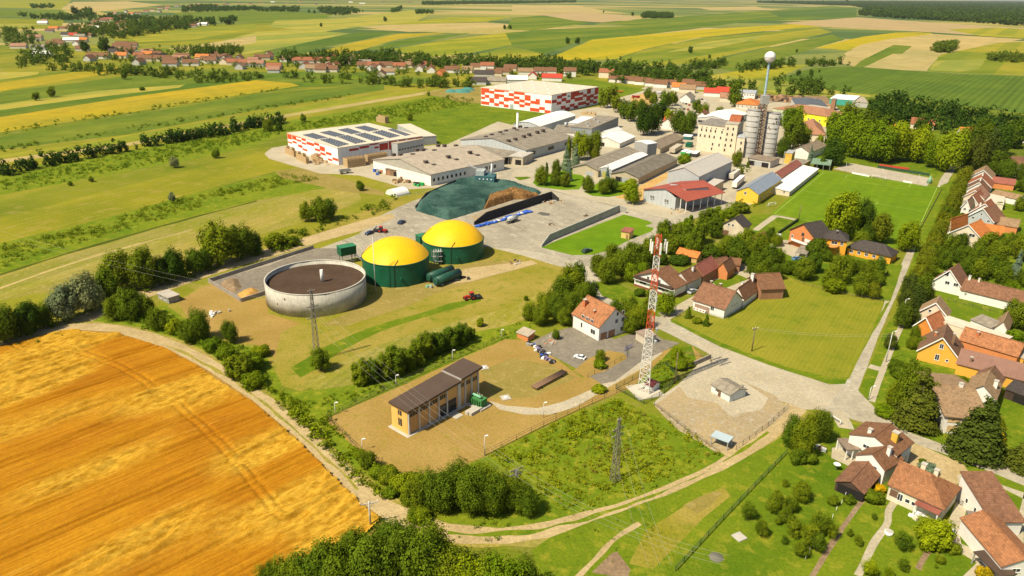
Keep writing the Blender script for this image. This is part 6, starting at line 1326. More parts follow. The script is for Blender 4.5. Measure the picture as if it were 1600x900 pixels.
house('brick_shed', 'low dark brown shed right behind the lone orange brick shed', 'shed', (1156, 414), (1143, 408), (1158, 406), 3, ('gable', 'x', 1.6, .3), BRICKD, TBR)
R, F, h = house('house', 'white bungalow with brown roof facing the mown lawn and two round shrubs', 'house', (1132.5, 481.5), (1084, 466.5), (1149, 462.5), (1132.5, 498.5, 482), ('gable', 'x', 4.4, .45), WHITE, TRB, [('f', [.38], 1.6, 1.4, 1.5), ('a', [.42, .56, .70], 2.6, .6, .9)], [('f', .70, 5.6, 2.3, pmat('terrace_brown', (.30, .20, .15)), 'terrace')], [(.78, .52, 1.1, WOODR, .7), (.48, .52, 1.1, WOODR, .7)], plinth=(.7, GREYP))
xx = sorted((F.ux(.55), F.ux(.93))); MB().box(xx[0], -1.0, .2, xx[1], -.02, .9).build('terrace_parapet', WPNT, R)
for u in lin(.6, .9, 4): MB().box(F.ux(u)-.25, -1.15, .7, F.ux(u)+.25, -1.0, 1.1).build('flower_box', pmat('terracotta', (.5, .17, .07)), R)
house('house_wing', 'white-walled wing with two white chimneys joined behind the white bungalow', 'house', (1163, 467.5), (1146, 458), (1187.5, 449.5), (1163, 481, 468), ('gable', 'y', 3.6, .3), WHITE, TBR, chims=[(.62, .35, 1.2, WHITE, .7), (.45, .82, 2.2, WHITE, 1.0)], plinth=(.9, GREYP)) 
house('farm_barn', 'brown-roofed brick barn at the far end of the white bungalow wing', 'barn', (1190, 450.5), (1170, 434), (1210, 437), 4.4, ('gable', 'y', 3.6, .5), BRICKD, TBR)
house('garage', 'flat-roofed beige garage box beside the lattice mast', 'garage', (1009, 528), (994, 519), (1019, 520), 2.6, ('flat', 'x', 0, .2, 'f', .25), pmat('garage_beige', (.52, .45, .34), 'plaster'), pmat('garage_roof', (.30, .22, .16)))
house('garden_shed', 'small orange-roofed summer house in the garden behind the balcony farmhouse', 'shed', (1089, 402), (1058, 394.5), (1095, 397), 2.6, ('gable', 'x', 1.6, .4), pmat('ochre_shed', (.55, .36, .14), 'board'), TOR, [], [('f', .6, 6, 2, BLK, 'open_front')])
R, F, h = house('house', 'cream house with dark charcoal roof beside the gravel road', 'house', (1163, 355), (1131, 348.5), (1173, 349), (1141, 368, 350.5), ('gable', 'y', 3.4, .5), pmat('cream_house', (.60, .50, .36), 'plaster'), TDK, [('f', [.55, .75], 4.4, 1.0, 1.2)], [('f', .85, 2.6, 2.2, BRF)])
house('garden_shed', 'small shed with orange tiled roof in the trees below the charcoal-roofed house', 'shed', (1191, 374), (1181, 368), (1201, 369), 2.6, ('gable', 'y', 1.8, .3), BRICKO, TOB)
# orange brick house and orange L house
R, F, h = house('house', 'unplastered orange brick house with charcoal roof beside the parked white van', 'house', (1274, 371.5), (1235, 358), (1286, 362), (1234, 384, 361), ('gable', 'y', 4.4, .6), BRICKO, TDK, [('f', [.88], 3.4, 1.2, 1.2), ('f', [.48], 5.6, 1.4, 1.3, BRF)], [('f', .45, 1.1, 2.2, BRF, 'door', 2.9), ('f', .25, 3.2, 1.4, WHITE, 'white_panel', 3.4)])
m = MB(); a, b = F.ux(.05), F.ux(.8); c_ = F.ux(1.0)
m.box(min(a, b), -1.8, 2.6, max(a, b), -.02, 2.85); m.build('balcony_slab', CNS, R)
m = MB(); m.box(min(a, b), -1.85, 2.85, max(a, b), -1.75, 3.7); m.build('balcony_rail', WPNT, R)
m = MB(); m.beam((b, -1.0, 2.7), (F.ux(1.12), -1.4, .2), 1.2, .25); m.build('stair', CNS, R)
canopy('carport', 'grey flat-roofed shelter in front of the orange brick house', 'shelter', (1260, 398), (1243, 395), (1268, 387), 2.6, (2, 2), ASB, back=('a',), bw=CNS)
R, F, h = house('house', 'two-storey orange house with charcoal hipped roof and curved balcony', 'house', (1324, 376.5), (1289, 372), (1330, 368), (1288, 396, 372), ('hip', 'x', 3.2, .6), ORANP, TDK, [('f', [.22], 4.6, 1.2, 1.6), ('f', [.55], 4.6, 2.4, 1.4)], [('f', .75, 1.2, 2.1, BRF), ('f', .3, 1.2, 2.1, BRF)], [(.5, .3, 1.0, DKM, .6)])
MB().cyl((F.ux(.62), -.2, 3.5), (F.ux(.62), -.2, 4.5), 2.6, n=24).build('balcony', pmat('balcony_orange', (.62, .25, .06)), R)
house('house_wing', 'long single-storey orange wing with charcoal hipped roof running to the street', 'house', (1392.5, 401), (1325, 386), (1398, 392), (1391, 414, 402), ('hip', 'x', 3.2, .5), ORANP, TDK, [('f', lin(.2, .9, 5), 1.2, 1.4, 1.3)])
# hut in the dirt yard
R, F, h = house('hut', 'small white-walled hut with grey-brown sheet roof in the dirt yard', 'hut', (1141, 616.5), (1112.5, 600), (1158, 603), (1141, 629.5, 617), ('gable', 'x', 1.0, .3), pmat('white_teal_hut', (.62, .66, .60), 'plaster'), ASB, [('f', [.7], 1.0, 1.2, 1.0)], [('f', .55, 1.0, 2, BRF)])
canopy('porch', 'posts and flat sheet roof shading the right side of the small white hut', 'porch', (1160, 602), (1150, 610), (1173, 594), 2.7, (2, 2), ASB)
canopy('carport', 'light blue metal carport roof on posts at the bottom of the dirt yard', 'carport', (1138, 692), (1111, 682), (1147, 684), 2.3, (2, 2), pmat('pale_blue_sheet', (.42, .50, .52), 'sheet', .06, per=.4, rough=.5))
house('equipment_hut', 'white equipment hut with dark red ribbed roof at the foot of the lattice mast', 'hut', (1020, 603.5), (1008, 598.5), (1031, 597), (1020, 613, 603.5), ('gable', 'x', .7, .2), WHITE, pmat('dark_red_rib', (.22, .05, .05), 'sheet', .1, per=.4))
house('concrete_hut', 'small grey concrete hut between the trees left of the slurry tank', 'hut', (263, 466), (246, 458), (278, 460), (263, 473, 464), ('flat', 'x', 0, .3, 'f', .2), pmat('hut_grey', (.30, .28, .25), 'plaster'), pmat('hut_top', (.42, .37, .30)), [('f', [.3, .7], .9, 1.0, 1.1)])
house('tool_shed', 'grey-roofed shed with orange side by the scrapyard fence', 'shed', (825, 526), (808, 519.5), (836, 521), (825, 533, 525), ('shed', 'x', .5, .3, 'b'), BRICKO, ASL)
for i in range(9):
    x = 826+i*4.2+(i % 3); y = 537+i*3.6; clutter('scrap_item', 'scrap pile by the chain fence of the white house yard, %s from the left' % ordn(i+1), 'scrap', G(x, y), 5, .8, 1.0, [[DKM, STEEL], [BLU, DKM], [WPNT, DKM], [pmat('purple_grey', (.18, .15, .25)), WPNT]][i % 4], 30+i, 'scrap along the yard fence', .9)
clutter('rubble_heap', 'reddish brick rubble heap in the yard of the white two-storey house', 'rubble', G(862, 533), 22, 1.6, .7, [pmat('brick_rubble', (.42, .2, .11)), CNS], 41, hmax=.5)
car(G(906, 560), 2.6, CWH, 'small white car with dark windows in the yard of the white house', scale=.8)

# ---------------------------------------------------------------- right-hand street, row of gabled houses
def gabled(A_, B_, C_, h, rise, wall, rm, lab, wins=(), o=.5, chims=()):
    R, F, h = house('house', lab, 'house', A_, B_, C_, h, ('gable', 'y', rise, o), wall, rm, wins, (), chims)
    s_ = rise/(F.L/2); m = MB(); z = h-o*s_-.05
    for x in (-o, F.L+o): m.beam((x, -o-.04, z), (F.L/2, -o-.04, h+rise-.05), .06, .32)
    m.build('verge_board', WPNT, R); return R, F, h
PK = pmat('pinkish_tile', (.34, .175, .105), 'tile', .3)
gabled((1551, 279), (1518.4, 273.6), (1555, 271), 4.6, 4.2, WHITE, TTN, 'white-gabled house with tan roof, topmost in the row along the right-hand street')
gabled((1548.5, 292), (1515, 284), (1553, 284), 4.6, 4.4, WHITE, TRD, 'white-gabled house with red-brown roof, second from the top in the street row', chims=[(.5, .3, 1.2, WHITE, .6)])
gabled((1543, 299), (1511.3, 294.3), (1548, 292), 4.4, 4.2, WHITE, TBR, 'narrow house with dark brown roof, third from the top in the street row', chims=[(.5, .3, 1.2, WHITE, .6)])
gabled((1537, 311), (1508, 304.5), (1546, 302), 4.4, 3.8, CREAM, PK, 'beige gabled house with pinkish roof, fourth from the top in the street row')
gabled((1528, 318), (1504.4, 315.8), (1540, 308), 4.2, 3.6, WHITE, TRD, 'narrow house with bright red-brown roof, fifth from the top in the street row')
gabled((1515, 323.5), (1498.8, 325.5), (1523, 316), 4.6, 3.2, WHITE, TTN, 'little white gabled house with one window beside the blue-grey gabled house', [('f', [.55], 2.6, 1.2, 1.2)])
gabled((1556, 338), (1515.5, 331), (1563, 330), 4.6, 5.2, WHITE, TRD, 'tall red-brown roofed house with two white chimneys right behind the blue-grey gable', chims=[(.2, .3, 1.4, WHITE, .7), (.72, .3, 1.4, WHITE, .7)])
gabled((1553, 346.5), (1513, 337), (1560, 338), 4.6, 5.0, pmat('blue_grey_wall', (.40, .43, .42), 'plaster'), TRB, 'house with pale blue-grey gable and three windows in the street row', [('f', [.2, .5, .8], 3.6, 1.3, 1.2), ('f', [.52], 6.2, 1.0, 1.0)])
house('house', 'long bright orange roofed wing reaching left behind the big orange-roofed house', 'house', (1512, 344), (1487, 351.5), (1517, 340), 4.4, ('gable', 'x', 3.0, .5), CREAM, TOR)
gabled((1537, 376), (1483, 363.5), (1548, 366), 4.4, 5.4, CREAM, TOR, 'big house with bright orange roof and half-timbered looking dark gable', [('f', [.35], 4.8, 2.4, 1.4), ('f', [.62], 3.6, 2.2, 1.6)])
house('house_wing', 'bright orange roofed wing extending right from the big orange-roofed house', 'house', (1565, 369.5), (1534, 364), (1566, 355), 3.8, ('gable', 'x', 2.6, .5), WHITE, TOR)
house('outbuilding', 'long low outbuilding with brownish roof and orange walls behind the street row', 'building', (1590, 355), (1558, 351), (1594, 346), 3.4, ('gable', 'x', 2.2, .3), BRICKO, TTN)
house('outbuilding', 'red-brown roofed outbuilding at the top right behind the street row', 'building', (1585, 289), (1550, 284), (1587, 282), 3.4, ('gable', 'x', 2.0, .3), BRICKO, DRS)
house('outbuilding', 'long white-walled outbuilding with grey-tan roof behind the street row', 'building', (1590, 311), (1549, 302), (1594, 306), 3.4, ('gable', 'x', 1.6, .3), WHITE, TTN)
house('garden_house', 'cream flat building between the beige-gabled house and its yard', 'building', (1568, 320), (1538, 313), (1570, 306), 3.0, ('flat', 'x', 0, .2), CREAM, CREMR)
R, F, h = house('apartment_block', 'white apartment block with balconies and brownish roof at the upper right edge', 'apartment block', (1612, 262), (1568, 250), (1620, 250), (1570, 268, 251), ('hip', 'x', 2.5, .5), WHITE, TBR, [('f', [.82, .6, .4, .15], z, 1.6, 1.3) for z in (1.2, 3.9, 6.4)])
for z in (1, 3.6, 6.1): MB().box(min(F.ux(.9), F.ux(.75)), -1.2, z, max(F.ux(.9), F.ux(.75)), -.02, z+1).build('balcony', BRF, R)
# long white house by the street
R, F, h = gabled((1503.5, 450), (1456.3, 438.5), (1511, 438), (1498, 462, 449), 5.6, WHITE, TRB, 'white gabled house with long side wing, beside the street conifers', [('f', [.5, .22], 3.2, 1.6, 1.3), ('f', [.6], 6.2, 1.8, 1.7)])
house('house_wing', 'very long low white wing with reddish roof running to the right edge', 'house', (1612, 478), (1502, 451.5), (1608, 461), 3.6, ('gable', 'x', 2.8, .4), WHITE, TRB, chims=[(.96, .45, 1.4, WHITE, .7), (.82, .45, 1.2, CREAM, .6)], wins=[('f', [.92], 1.8, .9, .7)])
gabled((1480, 494), (1438, 484.5), (1487, 484), 4.4, 3.8, CREAM, TTN, 'grey-brown roofed house with two roof windows behind the pale party wall', [('f', [.65], 4.4, 1.0, 1.0)])
house('outbuilding', 'very long flat pale roof behind the orange-tiled wing', 'building', (1568, 535), (1466, 501), (1577, 525), 4.0, ('flat', 'x', 0, .1), CREAM, CREMR)
house('outbuilding', 'grey-roofed shed with pale front behind the very long flat roof', 'shed', (1548, 513), (1517, 500), (1554, 505), 3.0, ('shed', 'x', 1, .2, 'b'), WHITE, ASB, [], [('f', .15, 2.2, 2, BLK)])
house('outbuilding', 'brown gabled shed right of the grey shed with pale front', 'shed', (1575, 516), (1556, 508), (1582, 500), 3.2, ('gable', 'y', 2.6, .3), WHITE, TTN)
# orange houses
R, F, h = gabled((1458, 516.5), (1425, 509.5), (1478, 506), (1427, 527.5, 512), 3.6, pmat('bright_orange_wall', (.66, .24, .04), 'plaster'), pmat('red_orange_tile', (.46, .16, .06), 'tile', .25), 'house with bright orange gable and red-orange roof, upper of the two orange houses')
house('house_wing', 'long orange tiled wing behind the upper orange house', 'house', (1590.5, 556), (1500, 529.5), (1596, 542), 4.2, ('gable', 'x', 2.8, .3), BRICKO, TOB, chims=[(.75, .3, 1.2, BRICKC, .7)])
R, F, h = gabled((1499, 560.5), (1435.6, 545.5), (1509, 540), (1434.4, 562.5, 546), 5.4, pmat('warm_orange_wall', (.72, .36, .05), 'plaster', .06), pmat('dark_brown_tile', (.19, .10, .055), 'tile', .3), 'large house with plain warm orange gable and dark brown roof', [('f', [.52], 1.4, 1.2, 1.9), ('f', [.48], 5.2, 1.1, 1.6), ('f', [.27], 1.6, .8, .8)], chims=[(.25, .3, 3.2, WOODR, .7), (.7, .5, 1.0, BRICKC, .6)])
house('house_wing', 'long orange-walled wing with dull pinkish-brown roof below the large orange house', 'house', (1600, 595), (1496, 568), (1604, 580), 3.4, ('shed', 'x', 1.6, .4, 'b'), MATS['warm_orange_wall'], pmat('pink_brown_sheet', (.27, .145, .10), 'sheet', .15), chims=[(.82, .3, 1.3, WOODR, .6)])
house('outbuilding', 'small orange-walled building with grey roof at the right edge', 'building', (1600, 561), (1568, 550), (1604, 554), 3.0, ('shed', 'x', .8, .2, 'b'), MATS['warm_orange_wall'], ASL, [('f', [.6], 1.5, 1.0, .7)])
# white house with tan roof behind the conifer
R, F, h = house('house', 'white two-storey house with mottled tan roof half hidden by a conifer', 'house', (1546, 655), (1460.5, 623), (1491, 586), 5.2, ('gable', 'x', 2.4, .5), WHITE, TTN, [('f', [.78], 3.4, 3.0, 1.4, WOOD, WOOD), ('f', [.78], .9, 2.4, 1.5, WOOD, WOOD)], chims=[(.3, .5, 1.0, WHITE, .8)])
house('house', 'brown gabled upper part of the white house behind the conifer', 'house', (1556, 622), (1511.5, 608), (1564, 600), 5.6, ('gable', 'y', 2.8, .4), WHITE, TTN, chims=[(.15, .5, 1.8, WHITE, .9)])
house('house_wing', 'dark brown roof section with white parapet left behind the tan-roofed house', 'house', (1563, 600), (1524, 588), (1568, 590), 5.4, ('gable', 'y', 2.6, .3), WHITE, MATS['dark_brown_tile'])
house('garage', 'dark timber garage with black roof at the right edge below the pinkish-brown roof', 'garage', (1610, 622), (1572, 608), (1614, 610), (1572, 622, 608), ('shed', 'x', .8, .3, 'b'), DARKW, TDK, [], [('f', .3, 4, 2.2, BLK)])
# ---- lower right corner
R, F, h = house('house', 'white house with large brown gabled roof and a yellow chimney beside the street', 'house', (1402, 710), (1328.5, 677), (1423, 689), 5.6, ('gable', 'y', 2.1, .3), WHITE, TBR, [('f', [.62], 3.6, 1.6, 1.0), ('a', [.3, .75], 1.6, 1.2, 1.3)], (), [(.22, .45, 2.2, pmat('yellow_chimney', (.62, .38, .05)), 1.3), (.66, .18, 1.0, WHITE, .8)])
R, F, h = house('house_wing', 'front gable wing of the white house with a tall white chimney', 'house', (1383, 733), (1339, 709.5), (1401.5, 711.5), 4.3, ('gable', 'y', 2.2, .3), WHITE, TBR, [('f', [.38], 2.6, 1.8, 1.1), ('f', [.78], 1.0, 1.6, 1.6, WPNT, BLK)], (), [(.27, .55, 2.0, WHITE, .8)])
canopy('terrace_roof', 'grey-brown terrace roof in front of the white upper wall, open over a dark seating area', 'terrace roof', (1345, 703), (1316.5, 695.5), (1330, 685.5), 2.9, (3, 2), pmat('terrace_sheet', (.25, .185, .13), 'weather', .2), pm=WPNT, back=('b',), bw=WHITE)
R, F, h = house('barn', 'open-fronted timber barn with reddish mottled tile roof below the white house', 'barn', (1350, 769.5), (1307, 750), (1376, 739), 2.6, ('gable', 'y', 1.5, .3), DARKW, TRB, [], [('f', .45, 5.5, 2.2, BLK, 'open_front')])
R, F, h = house('house', 'cream bungalow with orange-brown tiled roof and red porch roof next to the big round conifer', 'house', (1474, 794), (1390, 757), (1496, 760), (1384, 782, 759), ('hipA', 'x', 3.6, .4), pmat('cream_bungalow', (.62, .56, .42), 'plaster'), pmat('rust_tile', (.29, .125, .052), 'tile', .35), [('f', [.88], 1.5, 1.7, 1.5, BRF, BRF), ('f', [.62, .5], 1.3, 1.0, 1.0), ('f', [.76], 1.0, 1.1, 1.8)], (), [(.62, .62, 1.6, CREAM, .9), (.38, .62, 1.4, CREAM, .8)])
canopy('porch', 'dull red porch roof in front of the cream bungalow', 'porch', (1466, 805), (1429, 788), (1474, 794), 3.0, (2, 2), DRS, pm=WPNT)
R, F, h = house('house', 'big house with large brown tiled roof at the right edge below the street', 'house', (1599, 815), (1528, 790), (1543, 758), 3.4, ('shed', 'y', 3.0, .4, 'b'), WHITE, TRB, [('c', [.2, .45, .7], 1.4, .8, 1.2)])
canopy('carport', 'grey flat carport roof between the big brown roof and the orange-tiled roof', 'carport', (1553, 834.5), (1526, 831.5), (1537, 803), 3.0, (2, 2), pmat('carport_grey', (.21, .175, .15), 'plain', .1))
house('house', 'orange-brown tiled double roof at the lower right edge', 'house', (1630, 884), (1544, 857), (1562, 810), 3.8, ('gable', 'y', 1.8, .3), WHITE, pmat('orange_brown_tile', (.33, .14, .058), 'tile', .3), [('f', [.62], 2.2, 1.6, .9)])
canopy('carport', 'dark brown flat roof at the very bottom right with timber poles below', 'shed', (1588, 898), (1538.5, 879), (1546, 860), 2.6, (3, 2), BRMET)
# small garden things
clutter('garden_furniture', 'white garden furniture on the paved patch before the cream bungalow', 'furniture', G(1427, 804), 8, 1.6, 1.1, [WPNT, WPNT, CREAM], 51, hmax=.8)
g = G(1388, 835); t = thing('well', 'small white well ring on the lawn beside the garden path', 'well', (g.x, g.y, 0)); MB().cyl((0, 0, 0), (0, 0, .8), .8, n=18).build('well_ring', WPNT, t); MB().cyl((0, 0, .8), (0, 0, .9), .7, n=18).build('well_lid', CNS, t)
g = G(1306, 735); t = thing('satellite_dish', 'white satellite dish on a pole left of the timber barn', 'dish', (g.x, g.y, 0)); MB().cyl((0, 0, 0), (0, 0, 1.4), .06, n=8).build('pole', STEEL, t); MB().lathe((0, 0, 1.4), [(.01, 0), (.5, .1), (.8, .3)], 16).build('bowl', WPNT, t)
g = G(1155, 840); t = thing('concrete_slab', 'square pale concrete slab lying in the orchard grass', 'slab', (g.x, g.y, 0), .5); MB().box(-1.1, -1.1, 0, 1.1, 1.1, .3).build('slab_body', CNS, t)
g = G(1119, 871); t = thing('ash_heap', 'grey ash heap on the lawn at the bottom of the photo', 'heap', (g.x, g.y, 0)); MB().lathe((0, 0, 0), [(1.5, 0), (.9, .35), (.02, .5)], 14).build('ash', pmat('ash', (.14, .13, .10)), t)
clutter('garden_heap', 'dark covered heap beside the dense trees on the lawn', 'heap', G(1275, 702), 9, .9, 1.0, [DKM, WPNT, WOODR], 52, hmax=1)
def goal(g, rot, w, label, hh=2.2):
    t = thing('football_goal', label, 'goal', (g.x, g.y, .05), rot); m = MB()
    for x in (-w/2, w/2): m.cyl((x, 0, 0), (x, 0, hh), .09, n=8); m.beam((x, 0, hh), (x, 1.6, 0), .06)
    m.cyl((-w/2, 0, hh), (w/2, 0, hh), .09, n=8); m.build('goal_frame', WPNT, t); m = MB()
    for i in range(9): x = -w/2+w*i/8; m.beam((x, .05, hh), (x, 1.6, .02), .03)
    for i in range(1, 5): z = hh*i/5; m.beam((-w/2, 1.6*(1-z/hh), z), (w/2, 1.6*(1-z/hh), z), .03)
    m.build('net', pmat('net_grey', (.45, .45, .42)), t); return t
gr = A(1285, 266, 1470, 295)
goal(G(1372, 281), gr, 7.3, 'white football goal at the far end of the pitch in front of the beige court')
goal(G(1206, 323), gr+1.2, 5, 'small white goal lying off the left corner of the pitch')
goal(G(1305, 660), A(1299, 650, 1316, 661), 3, 'small white goal frame beside the parking bay at the crossroads', 1.3)
# court fence boards
for a, b, lab in (((1331, 271), (1358, 276.5), 'white advertising board left of the far goal'), ((1411, 284.5), (1425, 287), 'white advertising board right of the far goal')):
    wallrun('advertising_board', lab, 'board', [a, b], 1.0, .12, WPNT)
wallrun('seat_row', 'row of red and white spectator seats above the beige court', 'seats', [(1374, 259), (1420, 265)], 1.0, 1.2, pmat('seat_red', (.5, .05, .03)))
wallrun('hedge_fence', 'dark green mesh fence behind the beige court', 'fence', [(1371, 262), (1452, 275)], 1.6, .15, pmat('mesh_green', (.03, .07, .035)))
g = G(1452, 286); t = thing('net_roll', 'pale green folded netting cone at the corner of the court', 'netting', (g.x, g.y, 0)); MB().cyl((0, 0, 0), (0, 0, 4.5), 1.6, .15, 10).build('netting', pmat('net_green', (.22, .42, .25)), t)
# ---------------------------------------------------------------- trees and plants
def quadmesh(name, C, Nn, size, mat, rng, aspect=1.0):
    """leaf clumps: one small quad per centre C facing Nn"""
    n = len(C); r = rng.randn(n, 3); a = np.cross(Nn, r); a /= np.linalg.norm(a, axis=1)[:, None]+1e-9; b = np.cross(Nn, a)
    s = (size*(.6+.8*rng.rand(n)))[:, None]/2 if np.isscalar(size) else (size*(.6+.8*rng.rand(n)))[:, None]/2
    a *= s; b *= s*aspect; v = np.stack([C-a-b*.6, C+a*.7-b, C+a+b*.7, C-a*.6+b], 1).reshape(-1, 3).astype(np.float32)
    return rawmesh(name, v, mat)
def rawmesh(name, v, mat):
    n = len(v)//4; me = bpy.data.meshes.new(name); me.vertices.add(len(v)); me.vertices.foreach_set('co', v.ravel())
    me.loops.add(4*n); me.loops.foreach_set('vertex_index', np.arange(4*n, dtype=np.int32)); me.polygons.add(n)
    me.polygons.foreach_set('loop_start', np.arange(0, 4*n, 4, dtype=np.int32)); me.polygons.foreach_set('loop_total', np.full(n, 4, np.int32))
    me.update(calc_edges=True); me.materials.append(mat); return me
def crown_pts(shape, rng, n, nl):
    L = []
    if shape in ('round', 'tall', 'bush', 'sparse', 'wide'):
        cz, rx, rz = {'round': (.60, .36, .38), 'tall': (.55, .20, .44), 'bush': (.42, .5, .5), 'sparse': (.62, .34, .34), 'wide': (.58, .46, .40)}[shape]
        for i in range(nl):
            d = rng.randn(3); d /= np.linalg.norm(d); k = .50+.60*rng.rand()
            if d[2] < -.5 and shape != 'bush': d[2] *= .5
            if shape == 'sparse': k = .45+.55*rng.rand()
            p = np.array([d[0]*rx*k, d[1]*rx*k, cz+d[2]*rz*k]); r = (.085+.11*rng.rand()**1.5)*(rx/.36)*(1.0 if shape != 'sparse' else .9)
            L.append((*p, r, r*(1.0 if shape != 'tall' else 1.5)))
        if shape != 'sparse': L.append((0, 0, cz, rx*.42, rz*.42))
    elif shape == 'cone':
        for i in range(nl):
            f = (i+.5)/nl; z = .06+.9*f; R = .27*(1-f)**.85+.015; k = max(1, int(7*(1-f))+1)
            for j in range(k):
                a = rng.rand()*6.28; L.append((math.cos(a)*R*.62, math.sin(a)*R*.62, z, R*.55+.02, .05))
    L = np.array(L); w = L[:, 3]*L[:, 4]; w /= w.sum(); idx = rng.choice(len(L), n, p=w)
    d = rng.randn(n, 3); d /= np.linalg.norm(d, axis=1)[:, None]; rad = .55+.5*rng.rand(n)+.35*(rng.rand(n) < .08)
    P = L[idx, :3]+d*np.stack([L[idx, 3], L[idx, 3], L[idx, 4]], 1)*rad[:, None]
    if shape == 'cone': nn = d*.5+np.stack([P[:, 0]*3, P[:, 1]*3, np.full(n, .5)], 1)+rng.randn(n, 3)*.35
    else:
        out = P-np.array([0, 0, .5]); nn = d*1.0+out*1.2+rng.randn(n, 3)*.45+np.array([0, 0, .25])
    nn /= np.linalg.norm(nn, axis=1)[:, None]; rt = {'round': .37, 'tall': .21, 'bush': .56, 'sparse': .40, 'wide': .46, 'cone': .26}[shape]
    rr = np.hypot(P[:, 0], P[:, 1]); P[:, :2] *= rt/np.percentile(rr, 98); zt = np.percentile(P[:, 2], 99.5); zb = {'round': .16, 'tall': .08, 'bush': 0, 'sparse': .2, 'wide': .12, 'cone': .03}[shape]
    z0_ = np.percentile(P[:, 2], 1); P[:, 2] = zb+(P[:, 2]-z0_)/(zt-z0_)*(1-zb); P[:, 2] = np.maximum(P[:, 2], .01+.02*rng.rand(n)); return P, nn
LEAF = {
 'green': leafmat('leaf_green', (.125, .19, .020)), 'dark': leafmat('leaf_dark', (.075, .125, .018), yellow=.1), 'bright': leafmat('leaf_bright', (.19, .27, .016), yellow=.2),
 'silver': leafmat('leaf_silver', (.20, .23, .12), yellow=0, var=.3), 'olive': leafmat('leaf_olive', (.145, .185, .022), yellow=.2), 'blue': leafmat('leaf_blue', (.15, .22, .17), yellow=0, var=.25),
 'spruce': leafmat('leaf_spruce', (.085, .115, .030), yellow=.15), 'yellow': leafmat('leaf_yellow', (.42, .34, .02)), 'weed': leafmat('leaf_weed', (.15, .23, .016), yellow=.4, var=.35), 'straw': leafmat('leaf_straw', (.26, .21, .06), yellow=.2),
 'meadow': leafmat('leaf_meadow', (.25, .30, .02), yellow=.35, var=.3),
 'woods': leafmat('leaf_woods', (.05, .095, .022), yellow=.1, var=.3),
 'far': leafmat('leaf_far', (.095, .15, .028), yellow=.15, var=.3)}
BARK = pmat('bark', (.12, .09, .06), 'plain', .3)
CR = {}; TKM = {}
def crown_mesh(shape, col, var, lod):
    k = (shape, col, var, lod)
    if k in CR: return CR[k]
    base = (shape, None, var, lod)
    if base not in CR:
        rng = np.random.RandomState(var*17+len(shape)*5+lod)
        n, sz, nl = {0: (13000, .028, 84), 1: (7500, .036, 66), 2: (2000, .062, 34)}[lod]
        if shape == 'cone': nl = 16 if lod < 2 else 10; sz *= .85
        if shape == 'sparse': n = int(n*.42); nl = int(nl*.6)
        if shape == 'bush': sz *= 1.7 if lod else 1.9
        P, nn = crown_pts(shape, rng, n, nl); CR[base] = quadmesh('crown', P, nn, sz, LEAF['green'], rng)
    me = CR[base].copy(); me.name = 'crown'; me.materials[0] = LEAF[col]; CR[k] = me; return me
def trunk_mesh(shape):
    if shape in TKM: return TKM[shape]
    rs = random.Random(5); m = MB(); m.cyl((0, 0, -.02), (.01, 0, .32), .028, .018, 8)
    if shape == 'cone': m = MB(); m.cyl((0, 0, -.02), (0, 0, .9), .022, .004, 8)
    elif shape == 'bush': m = MB(); [m.cyl((0, 0, -.02), (math.cos(a)*.2, math.sin(a)*.2, .45), .03, .012, 6) for a in (0, 2.1, 4.2)]
    else:
        for i in range(6):
            a = i*1.05+rs.random(); r = (.10 if shape == 'tall' else .24); m.cyl((.005, 0, .2+.03*i), (math.cos(a)*r, math.sin(a)*r, .42+.05*i), .013, .004, 6)
        m.cyl((.01, 0, .32), (0, .01, .75), .018, .004, 7)
    TKM[shape] = m.mesh('trunk', BARK); return TKM[shape]
ROOT = {}
NT = [0]
def tree(x, y, hpx, kind, shape, label, group, w=1.0, cat='tree', name=None, lod=None, seed=0):
    rs = random.Random(int(x*7+y*13)+seed); g = G(x, y); d = math.hypot(g.x, g.y); w *= .88 if shape == 'wide' else 1; h = (.95 if shape in ('wide', 'round') else 1)*HZ(x, y, y-hpx)/(1+.42*(w if shape != 'cone' else .4)*(1.2 if shape == 'bush' else 1)*CAMH/d)
    if lod is None: lod = 0 if d < 230 else (1 if d < 620 else 2)
    me = crown_mesh(shape, kind, rs.randrange(3), lod); nm = name or ('shrub' if shape == 'bush' else ('conifer_tree' if shape == 'cone' else 'tree'))
    t = thing(nm, label, cat, (g.x, g.y, 0), rs.uniform(0, 6.28), group); sx = h*w*rs.uniform(.94, 1.06); t.scale = (sx, h*w*rs.uniform(.94, 1.06), h)
    c = bpy.data.objects.new('crown', me); COL.objects.link(c); c.parent = t
    k = bpy.data.objects.new('trunk', trunk_mesh(shape)); COL.objects.link(k); k.parent = t; NT[0] += 1; return t
DESC = {'green': 'green', 'dark': 'dark', 'bright': 'bright', 'silver': 'silvery', 'olive': 'olive', 'blue': 'blue-grey', 'spruce': 'needled', 'yellow': 'yellow', 'weed': 'fresh'}
SHD = {'round': 'round tree', 'wide': 'broad tree', 'tall': 'upright tree', 'cone': 'conifer', 'bush': 'bush', 'sparse': 'loose tree'}
def trees(place, kind, shape, L, **k):
    order = sorted(range(len(L)), key=lambda i: L[i][0]); n = len(L)
    for r, i in enumerate(order):
        e = L[i]; kd = e[4] if len(e) > 4 else kind; sh = e[5] if len(e) > 5 else shape; w = e[3] if len(e) > 3 else 1.0
        lab = '%s %s %s' % (DESC[kd], SHD[sh], place) if n == 1 else '%s %s %s, %s from left' % (DESC[kd], SHD[sh], place, ordn(r+1))
        tree(e[0], e[1], e[2], kd, sh, lab, None if n == 1 else 'trees '+place, w, cat='shrub' if sh == 'bush' else 'tree', **k)

